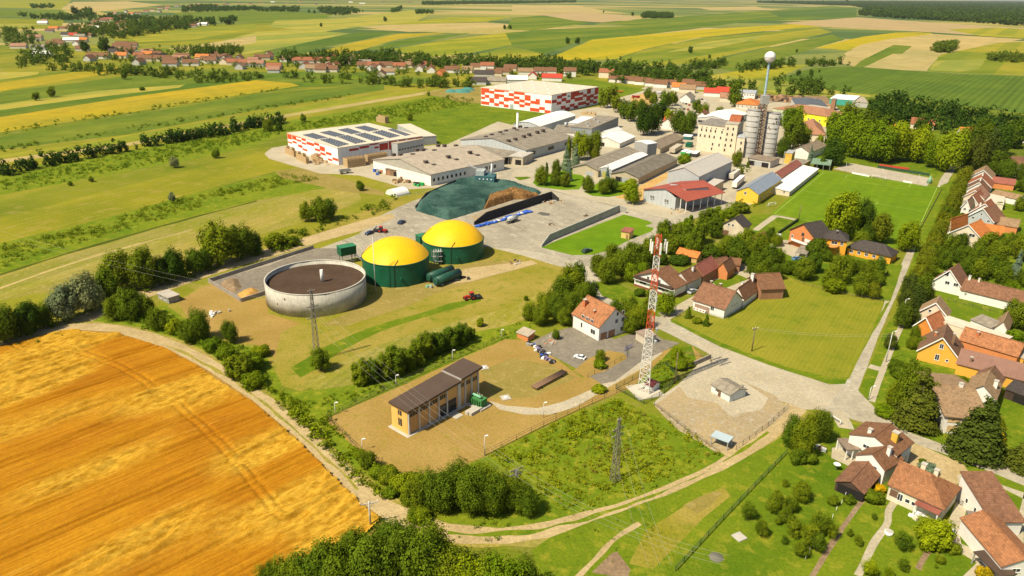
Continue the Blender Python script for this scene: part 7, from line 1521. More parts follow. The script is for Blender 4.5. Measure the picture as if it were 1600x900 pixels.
trees('in the belt left of gravel track', 'dark', 'wide', [(8, 535, 68), (48, 522, 60), (68, 512, 45), (105, 500, 66, 1, 'silver'), (138, 488, 74, 1, 'silver'), (172, 470, 62, .9, 'green'), (190, 452, 72, 1, 'green'), (228, 450, 74, .9, 'green'), (250, 444, 50), (275, 438, 58), (305, 428, 45, 1, 'green'), (322, 421, 40), (342, 414, 80, 1.05, 'green'), (378, 404, 62), (398, 398, 42), (432, 387, 28, 1.3, 'green', 'bush'), (455, 384, 18, 1.5, 'green', 'bush')])
trees('between the farm track and the slurry tank', 'green', 'wide', [(180, 500, 42), (205, 499, 58, .95), (228, 494, 42), (248, 515, 42), (272, 520, 24, 1, 'weed', 'bush'), (298, 536, 45), (312, 531, 58, .9), (333, 548, 24, 1.2, 'weed', 'bush'), (361, 535, 42, .85, 'dark'), (352, 560, 25, 1.4, 'weed', 'bush'), (375, 590, 42, 1.0, 'green', 'bush'), (398, 575, 30, 1.2, 'weed', 'bush'), (395, 605, 28, 1.3, 'weed', 'bush'), (408, 555, 20, 1.5, 'weed', 'bush')])
trees('in the row above the mown yard', 'green', 'tall', [(565, 600, 50, 1.7), (582, 596, 46, 1.7), (602, 590, 50, 1.8), (618, 586, 60, 1.5), (637, 578, 44, 1.8), (650, 570, 50, 1.5), (666, 560, 52, 1.5), (684, 553, 44, 1.7), (703, 546, 46, 1.6), (722, 538, 42, 1.6), (735, 530, 26, 1.8), (750, 510, 18, 1.8, 'weed')])
trees('at the foot of the steel pylon', 'green', 'round', [(501, 578, 45, 1.1)])
trees('in the clump left of the white house', 'green', 'wide', [(826, 500, 34), (845, 508, 40), (853, 492, 45), (870, 500, 45), (878, 478, 56, .9), (892, 465, 60, .9), (902, 452, 50, .8), (893, 492, 45), (880, 508, 35), (908, 478, 45), (922, 470, 38, 1, 'dark')])
trees('in the clump right of the dark green car', 'green', 'wide', [(936, 432, 42), (948, 442, 46), (958, 418, 44), (972, 430, 50), (985, 416, 45), (998, 420, 48), (1012, 408, 42), (985, 440, 34, 1, 'bright'), (1002, 434, 30, 1.1, 'bright'), (1022, 398, 36), (1030, 412, 20, 1.6, 'dark', 'bush')])
trees('by the road left of the charcoal roof', 'green', 'round', [(1038, 380, 44), (1048, 398, 36, 1.1), (1058, 382, 42), (1072, 392, 48, 1.1), (1082, 402, 44), (1090, 380, 45, 1.1), (1075, 366, 34, .9, 'bright'), (1105, 362, 45, 1.1), (1115, 372, 38), (1122, 352, 34, 1, 'bright'), (1140, 342, 24, 1.4, 'bright'), (1155, 331, 18, 1.8, 'olive', 'bush')])
trees('in the gardens between farmhouses and the brick house', 'green', 'wide', [(1135, 402, 42), (1150, 412, 48), (1160, 395, 44), (1172, 408, 44), (1186, 398, 40), (1176, 430, 42), (1190, 438, 36), (1200, 420, 46), (1212, 436, 30, 1.1, 'dark'), (1214, 414, 32, 1, 'bright'), (1228, 428, 26, 1.2), (1203, 378, 26, .9, 'dark'), (1212, 384, 22, 1.2), (1060, 412, 18, 2, 'dark', 'bush'), (1110, 405, 26, 1.3, 'dark', 'bush'), (1240, 428, 22, 1.3, 'green', 'bush')])
trees('in the garden of the orange houses', 'green', 'wide', [(1254, 437, 42), (1270, 426, 38), (1294, 450, 40), (1310, 442, 52, 1.0), (1322, 430, 36), (1303, 456, 26, 1.4, 'weed', 'bush'), (1355, 440, 40), (1368, 432, 36), (1345, 462, 44, 1), (1362, 466, 30, 1.1, 'olive'), (1338, 424, 22, 1.3), (1372, 445, 26), (1275, 402, 34, 1, 'dark', 'bush'), (1290, 408, 22, 1.3)])
trees('between pitch and orange houses', 'bright', 'wide', [(1312, 374, 86, .98), (1347, 366, 62, .75, 'dark'), (1352, 380, 34, 1, 'dark'), (1374, 380, 55, .85, 'olive'), (1345, 380, 25, 1.1, 'green', 'bush'), (1417, 393, 55, .88)])
trees('in the avenue along the main street', 'olive', 'wide', [(1503, 290, 34), (1497, 302, 30), (1492, 314, 34), (1487, 327, 36), (1482, 340, 36), (1477, 352, 34, 1, 'green'), (1472, 362, 36), (1467, 373, 36), (1461, 384, 38), (1456, 396, 36), (1449, 404, 34), (1456, 412, 36, 1, 'green'), (1444, 418, 38), (1437, 430, 32), (1451, 430, 34, 1, 'green'), (1430, 446, 36)])
trees('in the conifer group by the long white house', 'spruce', 'wide', [(1420, 466, 44, .9), (1437, 470, 50, .8, 'dark'), (1428, 484, 46, .9), (1414, 482, 36), (1408, 512, 46, .8, 'olive'), (1425, 507, 30), (1449, 470, 26), (1389, 545, 28, 1), (1428, 532, 28, .8, 'green'), (1424, 545, 24, 1, 'green')])
trees('between orange house and tan-roofed house', 'spruce', 'wide', [(1412, 650, 88, .62, 'green'), (1428, 664, 88, 1.5, 'spruce', 'cone'), (1396, 634, 44, .9, 'green'), (1448, 640, 52, .7, 'green'), (1382, 650, 22, 1.4, 'bright', 'bush'), (1405, 590, 20, 1.4, 'dark', 'bush'), (1418, 582, 16, 1.4, 'green', 'bush'), (1400, 578, 18, 1.5, 'green', 'bush'), (1500, 600, 14, 1.6, 'green', 'bush')])
trees('by the street below the tan roof', 'spruce', 'wide', [(1522, 710, 90, 1.75, 'spruce', 'cone'), (1553, 694, 24, 1.2, 'yellow', 'bush'), (1546, 680, 34, .9, 'olive', 'bush'), (1597, 732, 60, 1.6, 'spruce', 'cone')])
trees('in the park behind the football ground', 'bright', 'wide', [(1480, 268, 74, .86), (1455, 262, 50, .8), (1432, 254, 64, .9), (1412, 250, 52), (1392, 252, 68, .9), (1370, 254, 72, .9), (1350, 248, 66), (1332, 246, 72, .9), (1312, 236, 66), (1300, 258, 48, 1, 'dark'), (1284, 262, 26, .8, 'dark', 'cone'), (1265, 255, 28, .7, 'blue', 'cone'), (1280, 230, 22, .9), (1408, 222, 36), (1440, 215, 40, 1, 'dark'), (1380, 215, 44, 1, 'dark'), (1352, 208, 44, 1, 'dark'), (1322, 200, 46, 1, 'green'), (1298, 212, 42)])
trees('right of the silos', 'bright', 'wide', [(1234, 208, 46), (1246, 196, 34), (1238, 234, 58, .8, 'green'), (1222, 246, 34, 1, 'dark'), (1252, 230, 40, .9, 'green'), (1214, 196, 20, 1, 'dark')])
trees('around the white apartment block', 'dark', 'wide', [(1506, 262, 54, .75), (1522, 268, 62, .7, 'spruce'), (1540, 262, 64, .75, 'spruce'), (1556, 275, 44), (1512, 240, 50), (1532, 238, 56), (1556, 242, 52), (1580, 232, 48), (1598, 222, 46), (1572, 280, 34, 1, 'green'), (1594, 282, 30), (1592, 330, 26, 1, 'green'), (1598, 300, 30)])
trees('in gardens behind the bright orange roofs', 'green', 'wide', [(1482, 400, 40), (1500, 392, 32, 1, 'dark'), (1496, 412, 32), (1520, 414, 40), (1540, 402, 46), (1556, 412, 44), (1562, 388, 26, 1, 'dark'), (1578, 398, 40), (1597, 408, 48), (1475, 420, 34), (1508, 430, 34), (1528, 436, 40), (1546, 432, 38), (1563, 444, 40), (1584, 436, 44, .8, 'blue', 'cone'), (1598, 448, 34), (1578, 460, 26, 1.2, 'bright'), (1596, 515, 52, 1.0), (1580, 502, 40), (1584, 535, 22, 1.2, 'bright', 'bush')])
trees('on the lawns of the street houses', 'green', 'bush', [(1500, 345, 14, 1.2), (1492, 333, 12, 1.3), (1550, 577, 20, .9, 'green', 'wide'), (1436, 548, 26, .8, 'bright', 'sparse'), (1430, 522, 20, .9, 'green', 'sparse'), (1585, 318, 14, 1.2), (1560, 326, 12, 1.4), (1530, 320, 10, 1.3)])
trees('in the dense lawn group by the crossroads', 'green', 'wide', [(1236, 700, 62, .7), (1252, 712, 64, .75), (1262, 690, 52, .8), (1278, 690, 60, .75, 'olive'), (1246, 722, 26, 1, 'green', 'bush'), (1262, 722, 20, 1.4, 'green', 'bush')])
trees('beside the cream bungalow', 'bright', 'round', [(1456, 852, 52, .98, 'bright', 'bush'), (1374, 770, 15, 1.3, 'yellow', 'bush'), (1363, 784, 24, 1.2, 'green', 'bush'), (1326, 786, 15, 1.2, 'green', 'bush'), (1301, 788, 16, 1.1, 'green', 'bush'), (1450, 738, 18, 2.0, 'blue', 'bush'), (1441, 725, 10, 1.2, 'green', 'bush'), (1320, 762, 8, 1.5, 'green', 'bush')])
trees('in the orchard at the bottom', 'green', 'sparse', [(1168, 812, 34, 1), (1188, 838, 34, 1), (1206, 800, 34, 1.1), (1232, 800, 30, 1.1, 'green', 'wide'), (1212, 782, 22, 1.1), (1252, 782, 38, 1.1, 'green', 'wide'), (1225, 815, 28, 1.1), (1240, 838, 36, 1.2), (1262, 852, 42, 1.1), (1280, 836, 44, 1.1), (1250, 870, 34, 1.1), (1275, 862, 36), (1300, 842, 28), (1225, 850, 16), (1226, 760, 14, 1.3), (1215, 820, 16)])
trees('in the small gardens at the bottom right', 'green', 'sparse', [(1357, 898, 32, 1.2, 'bright'), (1408, 858, 34, 1.1), (1340, 852, 20, 1.1), (1327, 838, 14), (1410, 892, 24), (1385, 905, 24, 1.1, 'bright'), (1488, 862, 18, 1.4, 'green', 'bush'), (1468, 880, 14, .9, 'green', 'bush'), (1462, 888, 8), (1365, 812, 12), (1535, 902, 20, 1.2, 'yellow', 'bush'), (1518, 822, 10, 1.1, 'green', 'bush')])
trees('in the thicket at the bottom edge', 'green', 'wide', [(425, 925, 62), (455, 930, 80), (492, 930, 100), (530, 925, 112), (560, 888, 84), (590, 930, 130, .9), (605, 872, 76), (632, 890, 100), (655, 930, 135, .85), (675, 900, 110, .8), (700, 930, 104), (735, 940, 96, 1, 'bright'), (762, 935, 92), (790, 945, 108, 1.0, 'bright'), (815, 930, 78), (640, 858, 42, 1, 'green', 'bush'), (560, 862, 34, 1, 'weed', 'bush'), (725, 905, 50, 1, 'weed', 'bush')])
trees('in the thicket inside the track bend', 'green', 'wide', [(650, 798, 62, .9), (668, 788, 70, .9), (690, 800, 80, .9), (712, 780, 78, .9), (735, 802, 96, .85), (752, 782, 74), (770, 800, 80, .85), (792, 792, 66), (812, 800, 62, .9), (828, 806, 50, .9), (640, 770, 40, 1.1, 'weed', 'bush'), (655, 815, 30, 1.4, 'weed', 'bush')])
trees('between farm track and the mown yard', 'green', 'bush', [(575, 732, 34, 1.0, 'green', 'wide'), (592, 745, 24, 1.4, 'weed'), (608, 752, 30, 1.2), (622, 765, 28, 1.3, 'weed'), (560, 712, 14, 1.6, 'weed'), (640, 785, 26, 1.3), (610, 775, 18, 1.6, 'weed')])
trees('around the white house and balcony farmhouse', 'green', 'wide', [(962, 498, 36), (982, 500, 44), (998, 512, 46, 1.05), (984, 520, 34, 1.1), (1040, 492, 44, .95, 'bright'), (1018, 470, 26, .9), (1012, 482, 20, 1.2), (1000, 462, 14, 1.4, 'green', 'bush'), (938, 564, 22, 1.2), (937, 575, 16, 1.3, 'bright', 'bush'), (936, 612, 14, 2.0, 'bright', 'bush'), (1057, 567, 32, .9, 'bright'), (1060, 575, 20, 1.6, 'weed', 'bush'), (1072, 572, 16, 1.5, 'green', 'bush'), (868, 530, 18, 1), (822, 470, 10)])
trees('clipped in front of the white bungalow', 'green', 'cone', [(1075, 497, 19, 1.1), (1103, 509, 20, 1.0), (1089, 505, 11, 1.6, 'green', 'bush')])
trees('in the planting before the factory yard', 'green', 'wide', [(906, 250, 50, .9, 'bright'), (927, 246, 46, .8), (888, 252, 40, .6, 'green', 'tall'), (884, 265, 36, .95, 'blue', 'cone'), (899, 260, 34, .95, 'blue', 'cone'), (928, 250, 24, 1, 'olive'), (869, 272, 26, .9, 'olive'), (845, 289, 34, 1), (867, 290, 27, 1, 'olive'), (884, 292, 26, 1, 'olive'), (888, 283, 32, .8, 'blue', 'cone'), (854, 275, 22, .6, 'dark', 'tall'), (918, 301, 31, .9), (943, 303, 30, 1, 'green'), (957, 300, 26, 1, 'green'), (948, 290, 30, .7, 'blue', 'cone'), (987, 318, 36, 1.1, 'bright'), (975, 300, 14, 1.6, 'bright', 'bush'), (985, 290, 12, 1.8, 'bright', 'bush'), (1068, 255, 16, 1.4, 'bright', 'bush'), (1150, 260, 28, .9, 'olive'), (1157, 272, 12), (1168, 262, 16, .7, 'green', 'cone')])
trees('between the big checkered hall and the mill', 'green', 'wide', [(944, 168, 34), (955, 160, 30), (965, 176, 30), (985, 190, 38), (975, 186, 32), (1000, 176, 24), (1006, 212, 58, .75, 'dark'), (1018, 208, 50, .8, 'dark'), (1030, 192, 40, 1, 'dark'), (1038, 170, 32), (1045, 196, 30, 1, 'bright'), (1058, 208, 42, .9, 'dark'), (1072, 212, 38), (1078, 200, 30), (1050, 165, 26), (1088, 176, 24), (1098, 182, 24), (1122, 182, 18), (1147, 168, 40, .9), (1150, 150, 26), (1012, 156, 22), (1022, 165, 24)])
trees('standing alone in the left meadows', 'green', 'wide', [(273, 262, 20, 1, 'silver'), (270, 316, 18, 1, 'silver', 'round'), (338, 247, 16, 1.1), (478, 346, 36, .9), (500, 346, 44, 1.05), (515, 342, 38, 1), (563, 298, 18, 1), (56, 157, 15, 1.1), (82, 152, 19, 1.05), (222, 141, 6, 1.6, 'green', 'bush'), (420, 205, 22, 1.2), (436, 205, 16, 1, 'dark'), (475, 190, 14, 1.2), (640, 188, 12, 1.3), (670, 150, 8), (143, 284, 10, 1.2), (110, 290, 8, 1.5)])
print('TREES', NT[0])

# ---- masses of vegetation that read as one: belts, scrub, weeds
def inpoly(P, X, Y):
    ins = np.zeros(X.shape, bool); n = len(P)
    for i in range(n):
        a, b = P[i], P[(i+1) % n]; ins ^= ((a.y > Y) != (b.y > Y)) & (X < (b.x-a.x)*(Y-a.y)/((b.y-a.y) or 1e-9)+a.x)
    return ins
def scatter(name, label, cat, pts, spacing, h0, h1, n, size, mat, seed=0, wid=1.0, shape='bush', clump=.0, zoff=0):
    """many plants over an outline merged into one mesh"""
    rng = np.random.RandomState(seed+3); V = []; polys = pts if isinstance(pts[0], list) else [pts]
    for pl in polys:
        P = [G(*p) for p in pl]; xs = [p.x for p in P]; ys = [p.y for p in P]
        A_ = (max(xs)-min(xs))*(max(ys)-min(ys)); k = int(A_/spacing**2); X = rng.uniform(min(xs), max(xs), k); Y = rng.uniform(min(ys), max(ys), k); m = inpoly(P, X, Y)
        if clump > 0: m &= np.array([mn.noise(Vector((x*.035*8/max(4, spacing), y*.035*8/max(4, spacing), seed))) > clump-.5 for x, y in zip(X, Y)])
        V.append(np.stack([X[m], Y[m]], 1))
    Q = np.concatenate(V); N_ = len(Q)
    if N_ == 0: return
    banks = [crown_pts(shape, np.random.RandomState(i), n, 12 if shape != 'bush' else 7) for i in range(8)]
    out = []; H = rng.uniform(h0, h1, N_)*(.75+.5*rng.rand(N_)); idx = rng.randint(0, 8, N_); rot = rng.rand(N_)*6.28
    for b in range(8):
        s = idx == b
        if not s.any(): continue
        P, nn = banks[b]; c, si = np.cos(rot[s]), np.sin(rot[s]); h = H[s]
        w = h*wid
        x = (P[None, :, 0]*c[:, None]-P[None, :, 1]*si[:, None])*w[:, None]+Q[s, 0][:, None]; y = (P[None, :, 0]*si[:, None]+P[None, :, 1]*c[:, None])*w[:, None]+Q[s, 1][:, None]; z = P[None, :, 2]*h[:, None]+zoff
        nx = nn[None, :, 0]*c[:, None]-nn[None, :, 1]*si[:, None]; ny = nn[None, :, 0]*si[:, None]+nn[None, :, 1]*c[:, None]; nz = np.broadcast_to(nn[None, :, 2], nx.shape)
        C = np.stack([x, y, z], -1).reshape(-1, 3); NN = np.stack([nx, ny, nz], -1).reshape(-1, 3); sz = np.repeat(h*size, len(P))
        r = rng.randn(len(C), 3); a = np.cross(NN, r); a /= np.linalg.norm(a, axis=1)[:, None]+1e-9; bb = np.cross(NN, a); ss = (sz*(.6+.8*rng.rand(len(C))))[:, None]/2
        a *= ss; bb *= ss; out.append(np.stack([C-a-bb*.6, C+a*.7-bb, C+a+bb*.7, C-a*.6+bb], 1).reshape(-1, 3))
    v = np.concatenate(out).astype(np.float32); me = rawmesh(name, v, mat); o = bpy.data.objects.new(name, me); COL.objects.link(o); tag(o, label, cat, kind='stuff'); return o
SC = [
 ('weeds', 'tall green weeds in the overgrown plot inside the bend of the farm track', 'weeds', [[(968, 624), (1000, 642), (1060, 667), (1130, 712), (1110, 722), (1060, 744), (960, 780), (860, 806), (835, 800), (830, 770), (770, 720), (757, 716), (830, 680), (905, 645)]], 1.15, .3, 1.2, 26, .22, 'meadow', 1.3, .05),
 ('weeds', 'dark bramble thickets along the upper edge of the overgrown plot', 'brambles', [[(905, 650), (940, 630), (968, 628), (1000, 645), (960, 655), (860, 700), (800, 730), (765, 722), (830, 684)], [(850, 690), (900, 665), (940, 665), (900, 700), (860, 720)], [(940, 745), (985, 755), (990, 772), (950, 778), (925, 765)]], 2.2, .6, 2.0, 50, .19, 'weed', 1.5, .32),
 ('dry_weeds', 'straw-coloured seed heads among the weeds', 'weeds', [[(960, 640), (1010, 650), (1110, 710), (1040, 735), (960, 760), (900, 740), (930, 680)]], 2.0, .7, 1.4, 22, .2, 'straw', 1.1, .42),
 ('hedge', 'scrubby green hedge between farm track and mown yard', 'hedge', [[(400, 600), (440, 612), (480, 655), (520, 700), (560, 740), (600, 770), (630, 800), (610, 795), (560, 752), (510, 712), (460, 660), (415, 618)], [(425, 615), (480, 632), (508, 655), (560, 705), (600, 735), (580, 742), (530, 705), (480, 665), (440, 630)]], 1.9, .8, 2.2, 60, .2, 'weed', 1.5),
 ('hedge', 'tangled hedge between farm track and slurry tank', 'hedge', [[(165, 492), (250, 488), (300, 515), (340, 535), (400, 550), (415, 575), (430, 600), (400, 605), (350, 565), (290, 533), (240, 515), (180, 502)]], 2.4, .8, 2.4, 60, .2, 'weed', 1.6),
 ('grass_strip', 'lush tall grass strip along the fence above the mown yard', 'grass', [[(480, 625), (560, 612), (640, 575), (740, 540), (800, 505), (850, 505), (800, 526), (700, 566), (620, 600), (560, 628), (508, 652), (480, 640)]], 1.6, .4, 1.0, 30, .26, 'weed', 1.5),
 ('ivy', 'low green thicket along the belt left of the gravel track', 'thicket', [[(0, 520), (60, 508), (110, 497), (160, 478), (240, 447), (330, 415), (400, 392), (470, 376), (470, 384), (400, 402), (330, 425), (240, 455), (160, 487), (100, 508), (0, 540)]], 2.4, 1.0, 3.0, 60, .2, 'green', 1.5),
 ('scrub', 'green scrub band across the left meadow', 'scrub', [[(0, 385), (150, 350), (230, 325), (300, 308), (400, 285), (440, 272), (500, 280), (440, 292), (380, 305), (300, 328), (200, 358), (100, 388), (0, 420)]], 2.6, .5, 1.9, 34, .24, 'green', 1.9, .12),
 ('scrub', 'green scrub by the ditch and around the two meadow trees', 'scrub', [[(410, 380), (450, 365), (520, 345), (580, 322), (625, 308), (640, 312), (590, 335), (530, 352), (470, 372), (430, 390)], [(405, 398), (440, 384), (475, 378), (470, 386), (430, 398)]], 3.0, .8, 2.4, 40, .24, 'green', 1.8, .45),
 ('orchard', 'rows of low currant bushes beyond the meadow', 'bushes', [[(0, 284), (100, 262), (215, 238), (330, 215), (430, 200), (560, 175), (700, 150), (740, 156), (735, 164), (620, 185), (600, 188), (450, 205), (400, 222), (270, 250), (100, 284), (0, 304)]], 3.2, .7, 1.6, 26, .30, 'weed', 2.2, .0),
 ('hedgerow', 'hedgerow between the long strip fields', 'hedge', [[(0, 204), (100, 188), (200, 172), (320, 154), (440, 138), (460, 138), (400, 147), (300, 163), (200, 179), (100, 194), (0, 211)], [(0, 232), (150, 208), (300, 184), (400, 168), (545, 148), (545, 152), (400, 173), (300, 190), (150, 214), (0, 238)]], 5.5, .8, 2.0, 24, .34, 'green', 2.0, .3),
 ('weeds', 'rough tufts along the farm track verges', 'weeds', [[(640, 812), (700, 838), (780, 842), (780, 850), (700, 845), (620, 815)], [(700, 820), (860, 812), (960, 784), (1060, 745), (1060, 750), (960, 790), (860, 818), (760, 828)], [(0, 548), (60, 527), (110, 515), (110, 522), (60, 536), (0, 560)]], 1.6, .3, .8, 24, .28, 'weed', 1.6),
 ('weeds', 'rough grass beside the dirt paths at the bottom', 'weeds', [[(830, 850), (900, 836), (960, 815), (1060, 780), (1100, 770), (1020, 850), (960, 880), (880, 905), (830, 905)]], 2.4, .2, .6, 18, .3, 'weed', 1.6, .5),
 ('weeds', 'overgrown grass around the lattice mast', 'weeds', [[(985, 610), (1010, 585), (1050, 548), (1080, 545), (1086, 560), (1060, 578), (1030, 602), (1005, 622)]], 1.7, .4, 1.2, 28, .26, 'weed', 1.5, .3),
 ('garden_plants', 'mixed garden greenery among the right-hand houses', 'garden', [[(1445, 370), (1500, 345), (1480, 400), (1450, 440), (1430, 445)], [(1470, 400), (1600, 380), (1640, 470), (1560, 455), (1500, 440), (1470, 430)], [(1395, 560), (1430, 560), (1500, 590), (1500, 605), (1430, 590), (1400, 580)], [(1120, 380), (1230, 400), (1240, 430), (1170, 430), (1120, 405)]], 3.2, .6, 2.2, 40, .24, 'green', 1.7, .42),
 ('wall_plants', 'bushes and rough growth among the factory buildings', 'plants', [[(1150, 258), (1165, 262), (1180, 270), (1150, 275)], [(1110, 335), (1160, 310), (1190, 320), (1150, 335), (1100, 345)]], 3, .6, 2, 40, .24, 'weed', 1.7),
]
for i, e in enumerate(SC):
    nm, lab, cat, pts, sp, h0, h1, n, sz, mt, wd = e[:11]; scatter(nm, lab, cat, pts, sp, h0, h1, n, sz, LEAF[mt], seed=i*7, wid=wd, clump=e[11] if len(e) > 11 else 0)
BELT = [
 ('tree_belt', 'long belt of trees beyond the village street', [[(500, 92), (560, 90), (640, 92), (700, 98), (760, 98), (830, 102), (900, 104), (980, 108), (1050, 118), (1110, 126), (1100, 132), (1040, 128), (960, 122), (880, 116), (800, 110), (740, 108), (660, 108), (600, 104), (500, 104)], [(430, 92), (500, 90), (500, 100), (440, 100)]], 13, 9, 16),
 ('tree_belt', 'trees and gardens in front of the left part of the village', [[(60, 112), (130, 106), (160, 110), (260, 114), (330, 119), (400, 123), (470, 123), (560, 124), (610, 126), (560, 131), (500, 122), (400, 122), (390, 128), (310, 131), (300, 126), (200, 118), (150, 118), (155, 124), (140, 112), (70, 114)], [(460, 127), (520, 129), (610, 130), (680, 136), (670, 140), (600, 134), (530, 132)], [(690, 128), (740, 130), (740, 137), (700, 140), (640, 134)], [(300, 80), (380, 76), (378, 85), (300, 89)]], 11, 6, 12),
 ('tree_belt', 'garden trees between the houses of the long village row', [[(150, 90), (300, 97), (420, 101), (560, 106), (700, 112), (900, 120), (900, 124), (700, 120), (540, 115), (400, 108), (280, 104), (150, 97)]], 17, 5, 9),
 ('tree_belt', 'scattered trees around the distant village at the upper left', [[(0, 50), (60, 55), (60, 74), (0, 72)], [(60, 75), (110, 74), (110, 104), (60, 100)], [(110, 44), (300, 28), (300, 44), (190, 62), (110, 58)], [(30, 92), (56, 90), (56, 106), (30, 108)], [(190, 84), (240, 84), (300, 82), (370, 86), (360, 88), (250, 88), (190, 90)]], 21, 8, 16),
 ('tree_belt', 'tree belt on the far horizon side above the village', [[(20, 24), (60, 26), (130, 28), (220, 26), (240, 34), (150, 34), (60, 31)], [(120, 22), (140, 14), (150, 26), (130, 30)], [(200, 42), (300, 38), (300, 46), (200, 50)], [(285, 14), (400, 12), (400, 16), (285, 20)], [(300, 34), (370, 30), (370, 38), (300, 42)], [(495, 13), (545, 14), (570, 19), (530, 25), (500, 20)], [(400, 15), (470, 13), (465, 19), (400, 18)], [(610, 16), (628, 12), (626, 18), (612, 20)], [(650, 18), (678, 18), (678, 22), (650, 22)], [(660, 4), (900, 2), (900, 4), (660, 8)], [(48, 9), (84, 10), (82, 13), (50, 13)], [(298, 10), (340, 10), (338, 13), (300, 13)]], 26, 9, 16),
 ('tree_belt', 'tree line between the village and the timber yard', [[(1040, 108), (1100, 104), (1130, 100), (1135, 105), (1100, 112), (1050, 120)], [(1150, 108), (1200, 100), (1240, 98), (1240, 104), (1190, 112), (1160, 116)], [(1060, 128), (1120, 134), (1200, 140), (1280, 146), (1340, 148), (1335, 152), (1260, 152), (1180, 146), (1090, 140), (1060, 136)], [(1255, 100), (1330, 100), (1328, 104), (1260, 105)], [(1210, 130), (1280, 130), (1275, 145), (1220, 140)], [(940, 124), (1040, 132), (1040, 138), (960, 130)]], 13, 7, 13),
 ('park_trees', 'dense wooded park behind the football ground, reading as one mass', [[(1360, 168), (1410, 164), (1500, 178), (1600, 200), (1700, 225), (1700, 262), (1600, 235), (1540, 225), (1490, 212), (1400, 198), (1350, 190), (1330, 180)]], 14, 8, 16),
 ('woodland', 'dark wood on the horizon at the upper right', [[(1340, 24), (1356, 14), (1330, 9), (1180, 4), (1600, 3), (1720, 6), (1720, 58), (1600, 41), (1500, 34), (1400, 29)]], 26, 15, 26),
 ('copse', 'small rectangular copse in the far fields', [[(1002, 26), (1012, 22), (1048, 24), (1053, 28), (1030, 29), (1004, 28.5)]], 13, 12, 17),
 ('copse', 'round copse on the tan field at the right', [[(1455, 79), (1470, 71), (1490, 71), (1496, 77), (1488, 83), (1460, 82)]], 10, 10, 15),
 ('copse', 'dark copse at the right edge of the far fields', [[(1542, 94), (1560, 88), (1640, 96), (1640, 104), (1570, 98)]], 10, 8, 13),
 ('hedge_trees', 'row of dark trees along the dirt strip at the left', [[(0, 272), (60, 259), (120, 247), (210, 230), (215, 234), (120, 252), (60, 266), (0, 280)], [(225, 226), (340, 207), (400, 196), (440, 190), (442, 194), (340, 213), (230, 231)]], 4.6, 4, 9),
]
for i, (nm, lab, pts, sp, h0, h1) in enumerate(BELT):
    far = i in (4, 7); scatter(nm, lab, 'trees', pts, sp, h0, h1, 150 if not far else 60, .115 if not far else .2, LEAF['woods' if i in (6, 7, 11) else 'far'], seed=100+i, wid=1.0, shape='bush')
for i, (x, y, h) in enumerate([(602, 34, 9), (502, 42, 7), (887, 69, 12), (902, 69, 12), (1079, 83, 12), (1245, 82, 6), (788, 46, 8), (797, 46, 8), (943, 20, 4), (988, 25, 7), (1322, 6, 8), (1247, 118, 10), (1267, 119, 12), (1280, 113, 5), (483, 20, 6), (491, 21, 6), (165, 82, 28), (133, 82, 22), (195, 124, 16), (332, 92, 20), (347, 92, 20), (1030, 118, 14), (1108, 92, 8), (52, 47, 7), (118, 24, 16)]):
    tree(x, y, h, 'dark', 'wide', 'lone dark tree in the far fields, %s from the left' % ordn(sorted([602,502,887,902,1079,1245,788,797,943,988,1322,1247,1267,1280,483,491,165,133,195,332,347,1030,1108,52,118]).index(x)+1), 'lone trees in the far fields', lod=2)
# ---------------------------------------------------------------- village rows far behind
VR = {'b': (TBR, 'brown'), 'r': (TRD, 'red-brown'), 'o': (TOR, 'orange'), 'd': (TDK, 'dark'), 'g': (ASB, 'grey'), 'w': (WSH, 'white'), 'R': (pmat('bright_red_tile', (.50, .06, .03), 'tile', .15), 'bright red'), 'p': (PK, 'pinkish'), 't': (TTN, 'tan')}
VW = {'w': (WHITE, 'white'), 'c': (CREAM, 'cream'), 'o': (BRICKO, 'orange'), 'g': (GREYP, 'grey')}
VM = {}
def vhouse(x, y, L, rk, wk, rot, label, group, Wd=9.0, H=3.4, R_=3.0):
    if y > 80 or x < 320: L, Wd, H, R_ = L*1.2, Wd*1.15, H*1.3, R_*1.35
    k = (round(L), rk, wk, Wd, H)
    if k not in VM:
        F = Frame((0, 0), (L, 0), (0, Wd), world=True); a = wallbox(MB(), L, Wd, 0, H, 'gable', 'x', R_).mesh('wall', VW[wk][0]); b = roofmesh(L, Wd, H, 'gable', 'x', R_, .5).mesh('roof', VR[rk][0]); VM[k] = (a, b)
    g = G(x, y); t = thing('village_house', label, 'house', (g.x-L/2*math.cos(rot), g.y-L/2*math.sin(rot), 0), rot, group)
    for nm, me in zip(('wall', 'roof'), VM[k]):
        o = bpy.data.objects.new(nm, me); COL.objects.link(o); o.parent = t
    d = math.hypot(g.x, g.y)
    if d < 760:
        F = Frame((0, 0), (L, 0), (0, Wd), world=True)
        for u in lin(.15, .85, max(2, int(L/5))): MB().box(u*L-.55, -.05, 1.0, u*L+.55, .01, 2.4).build('window', GLASS, t)
        MB().box(L*.6-.35, Wd*.55-.35, H+1.5, L*.6+.35, Wd*.55+.35, H+R_+1).build('chimney', BRICKC, t)
    return t
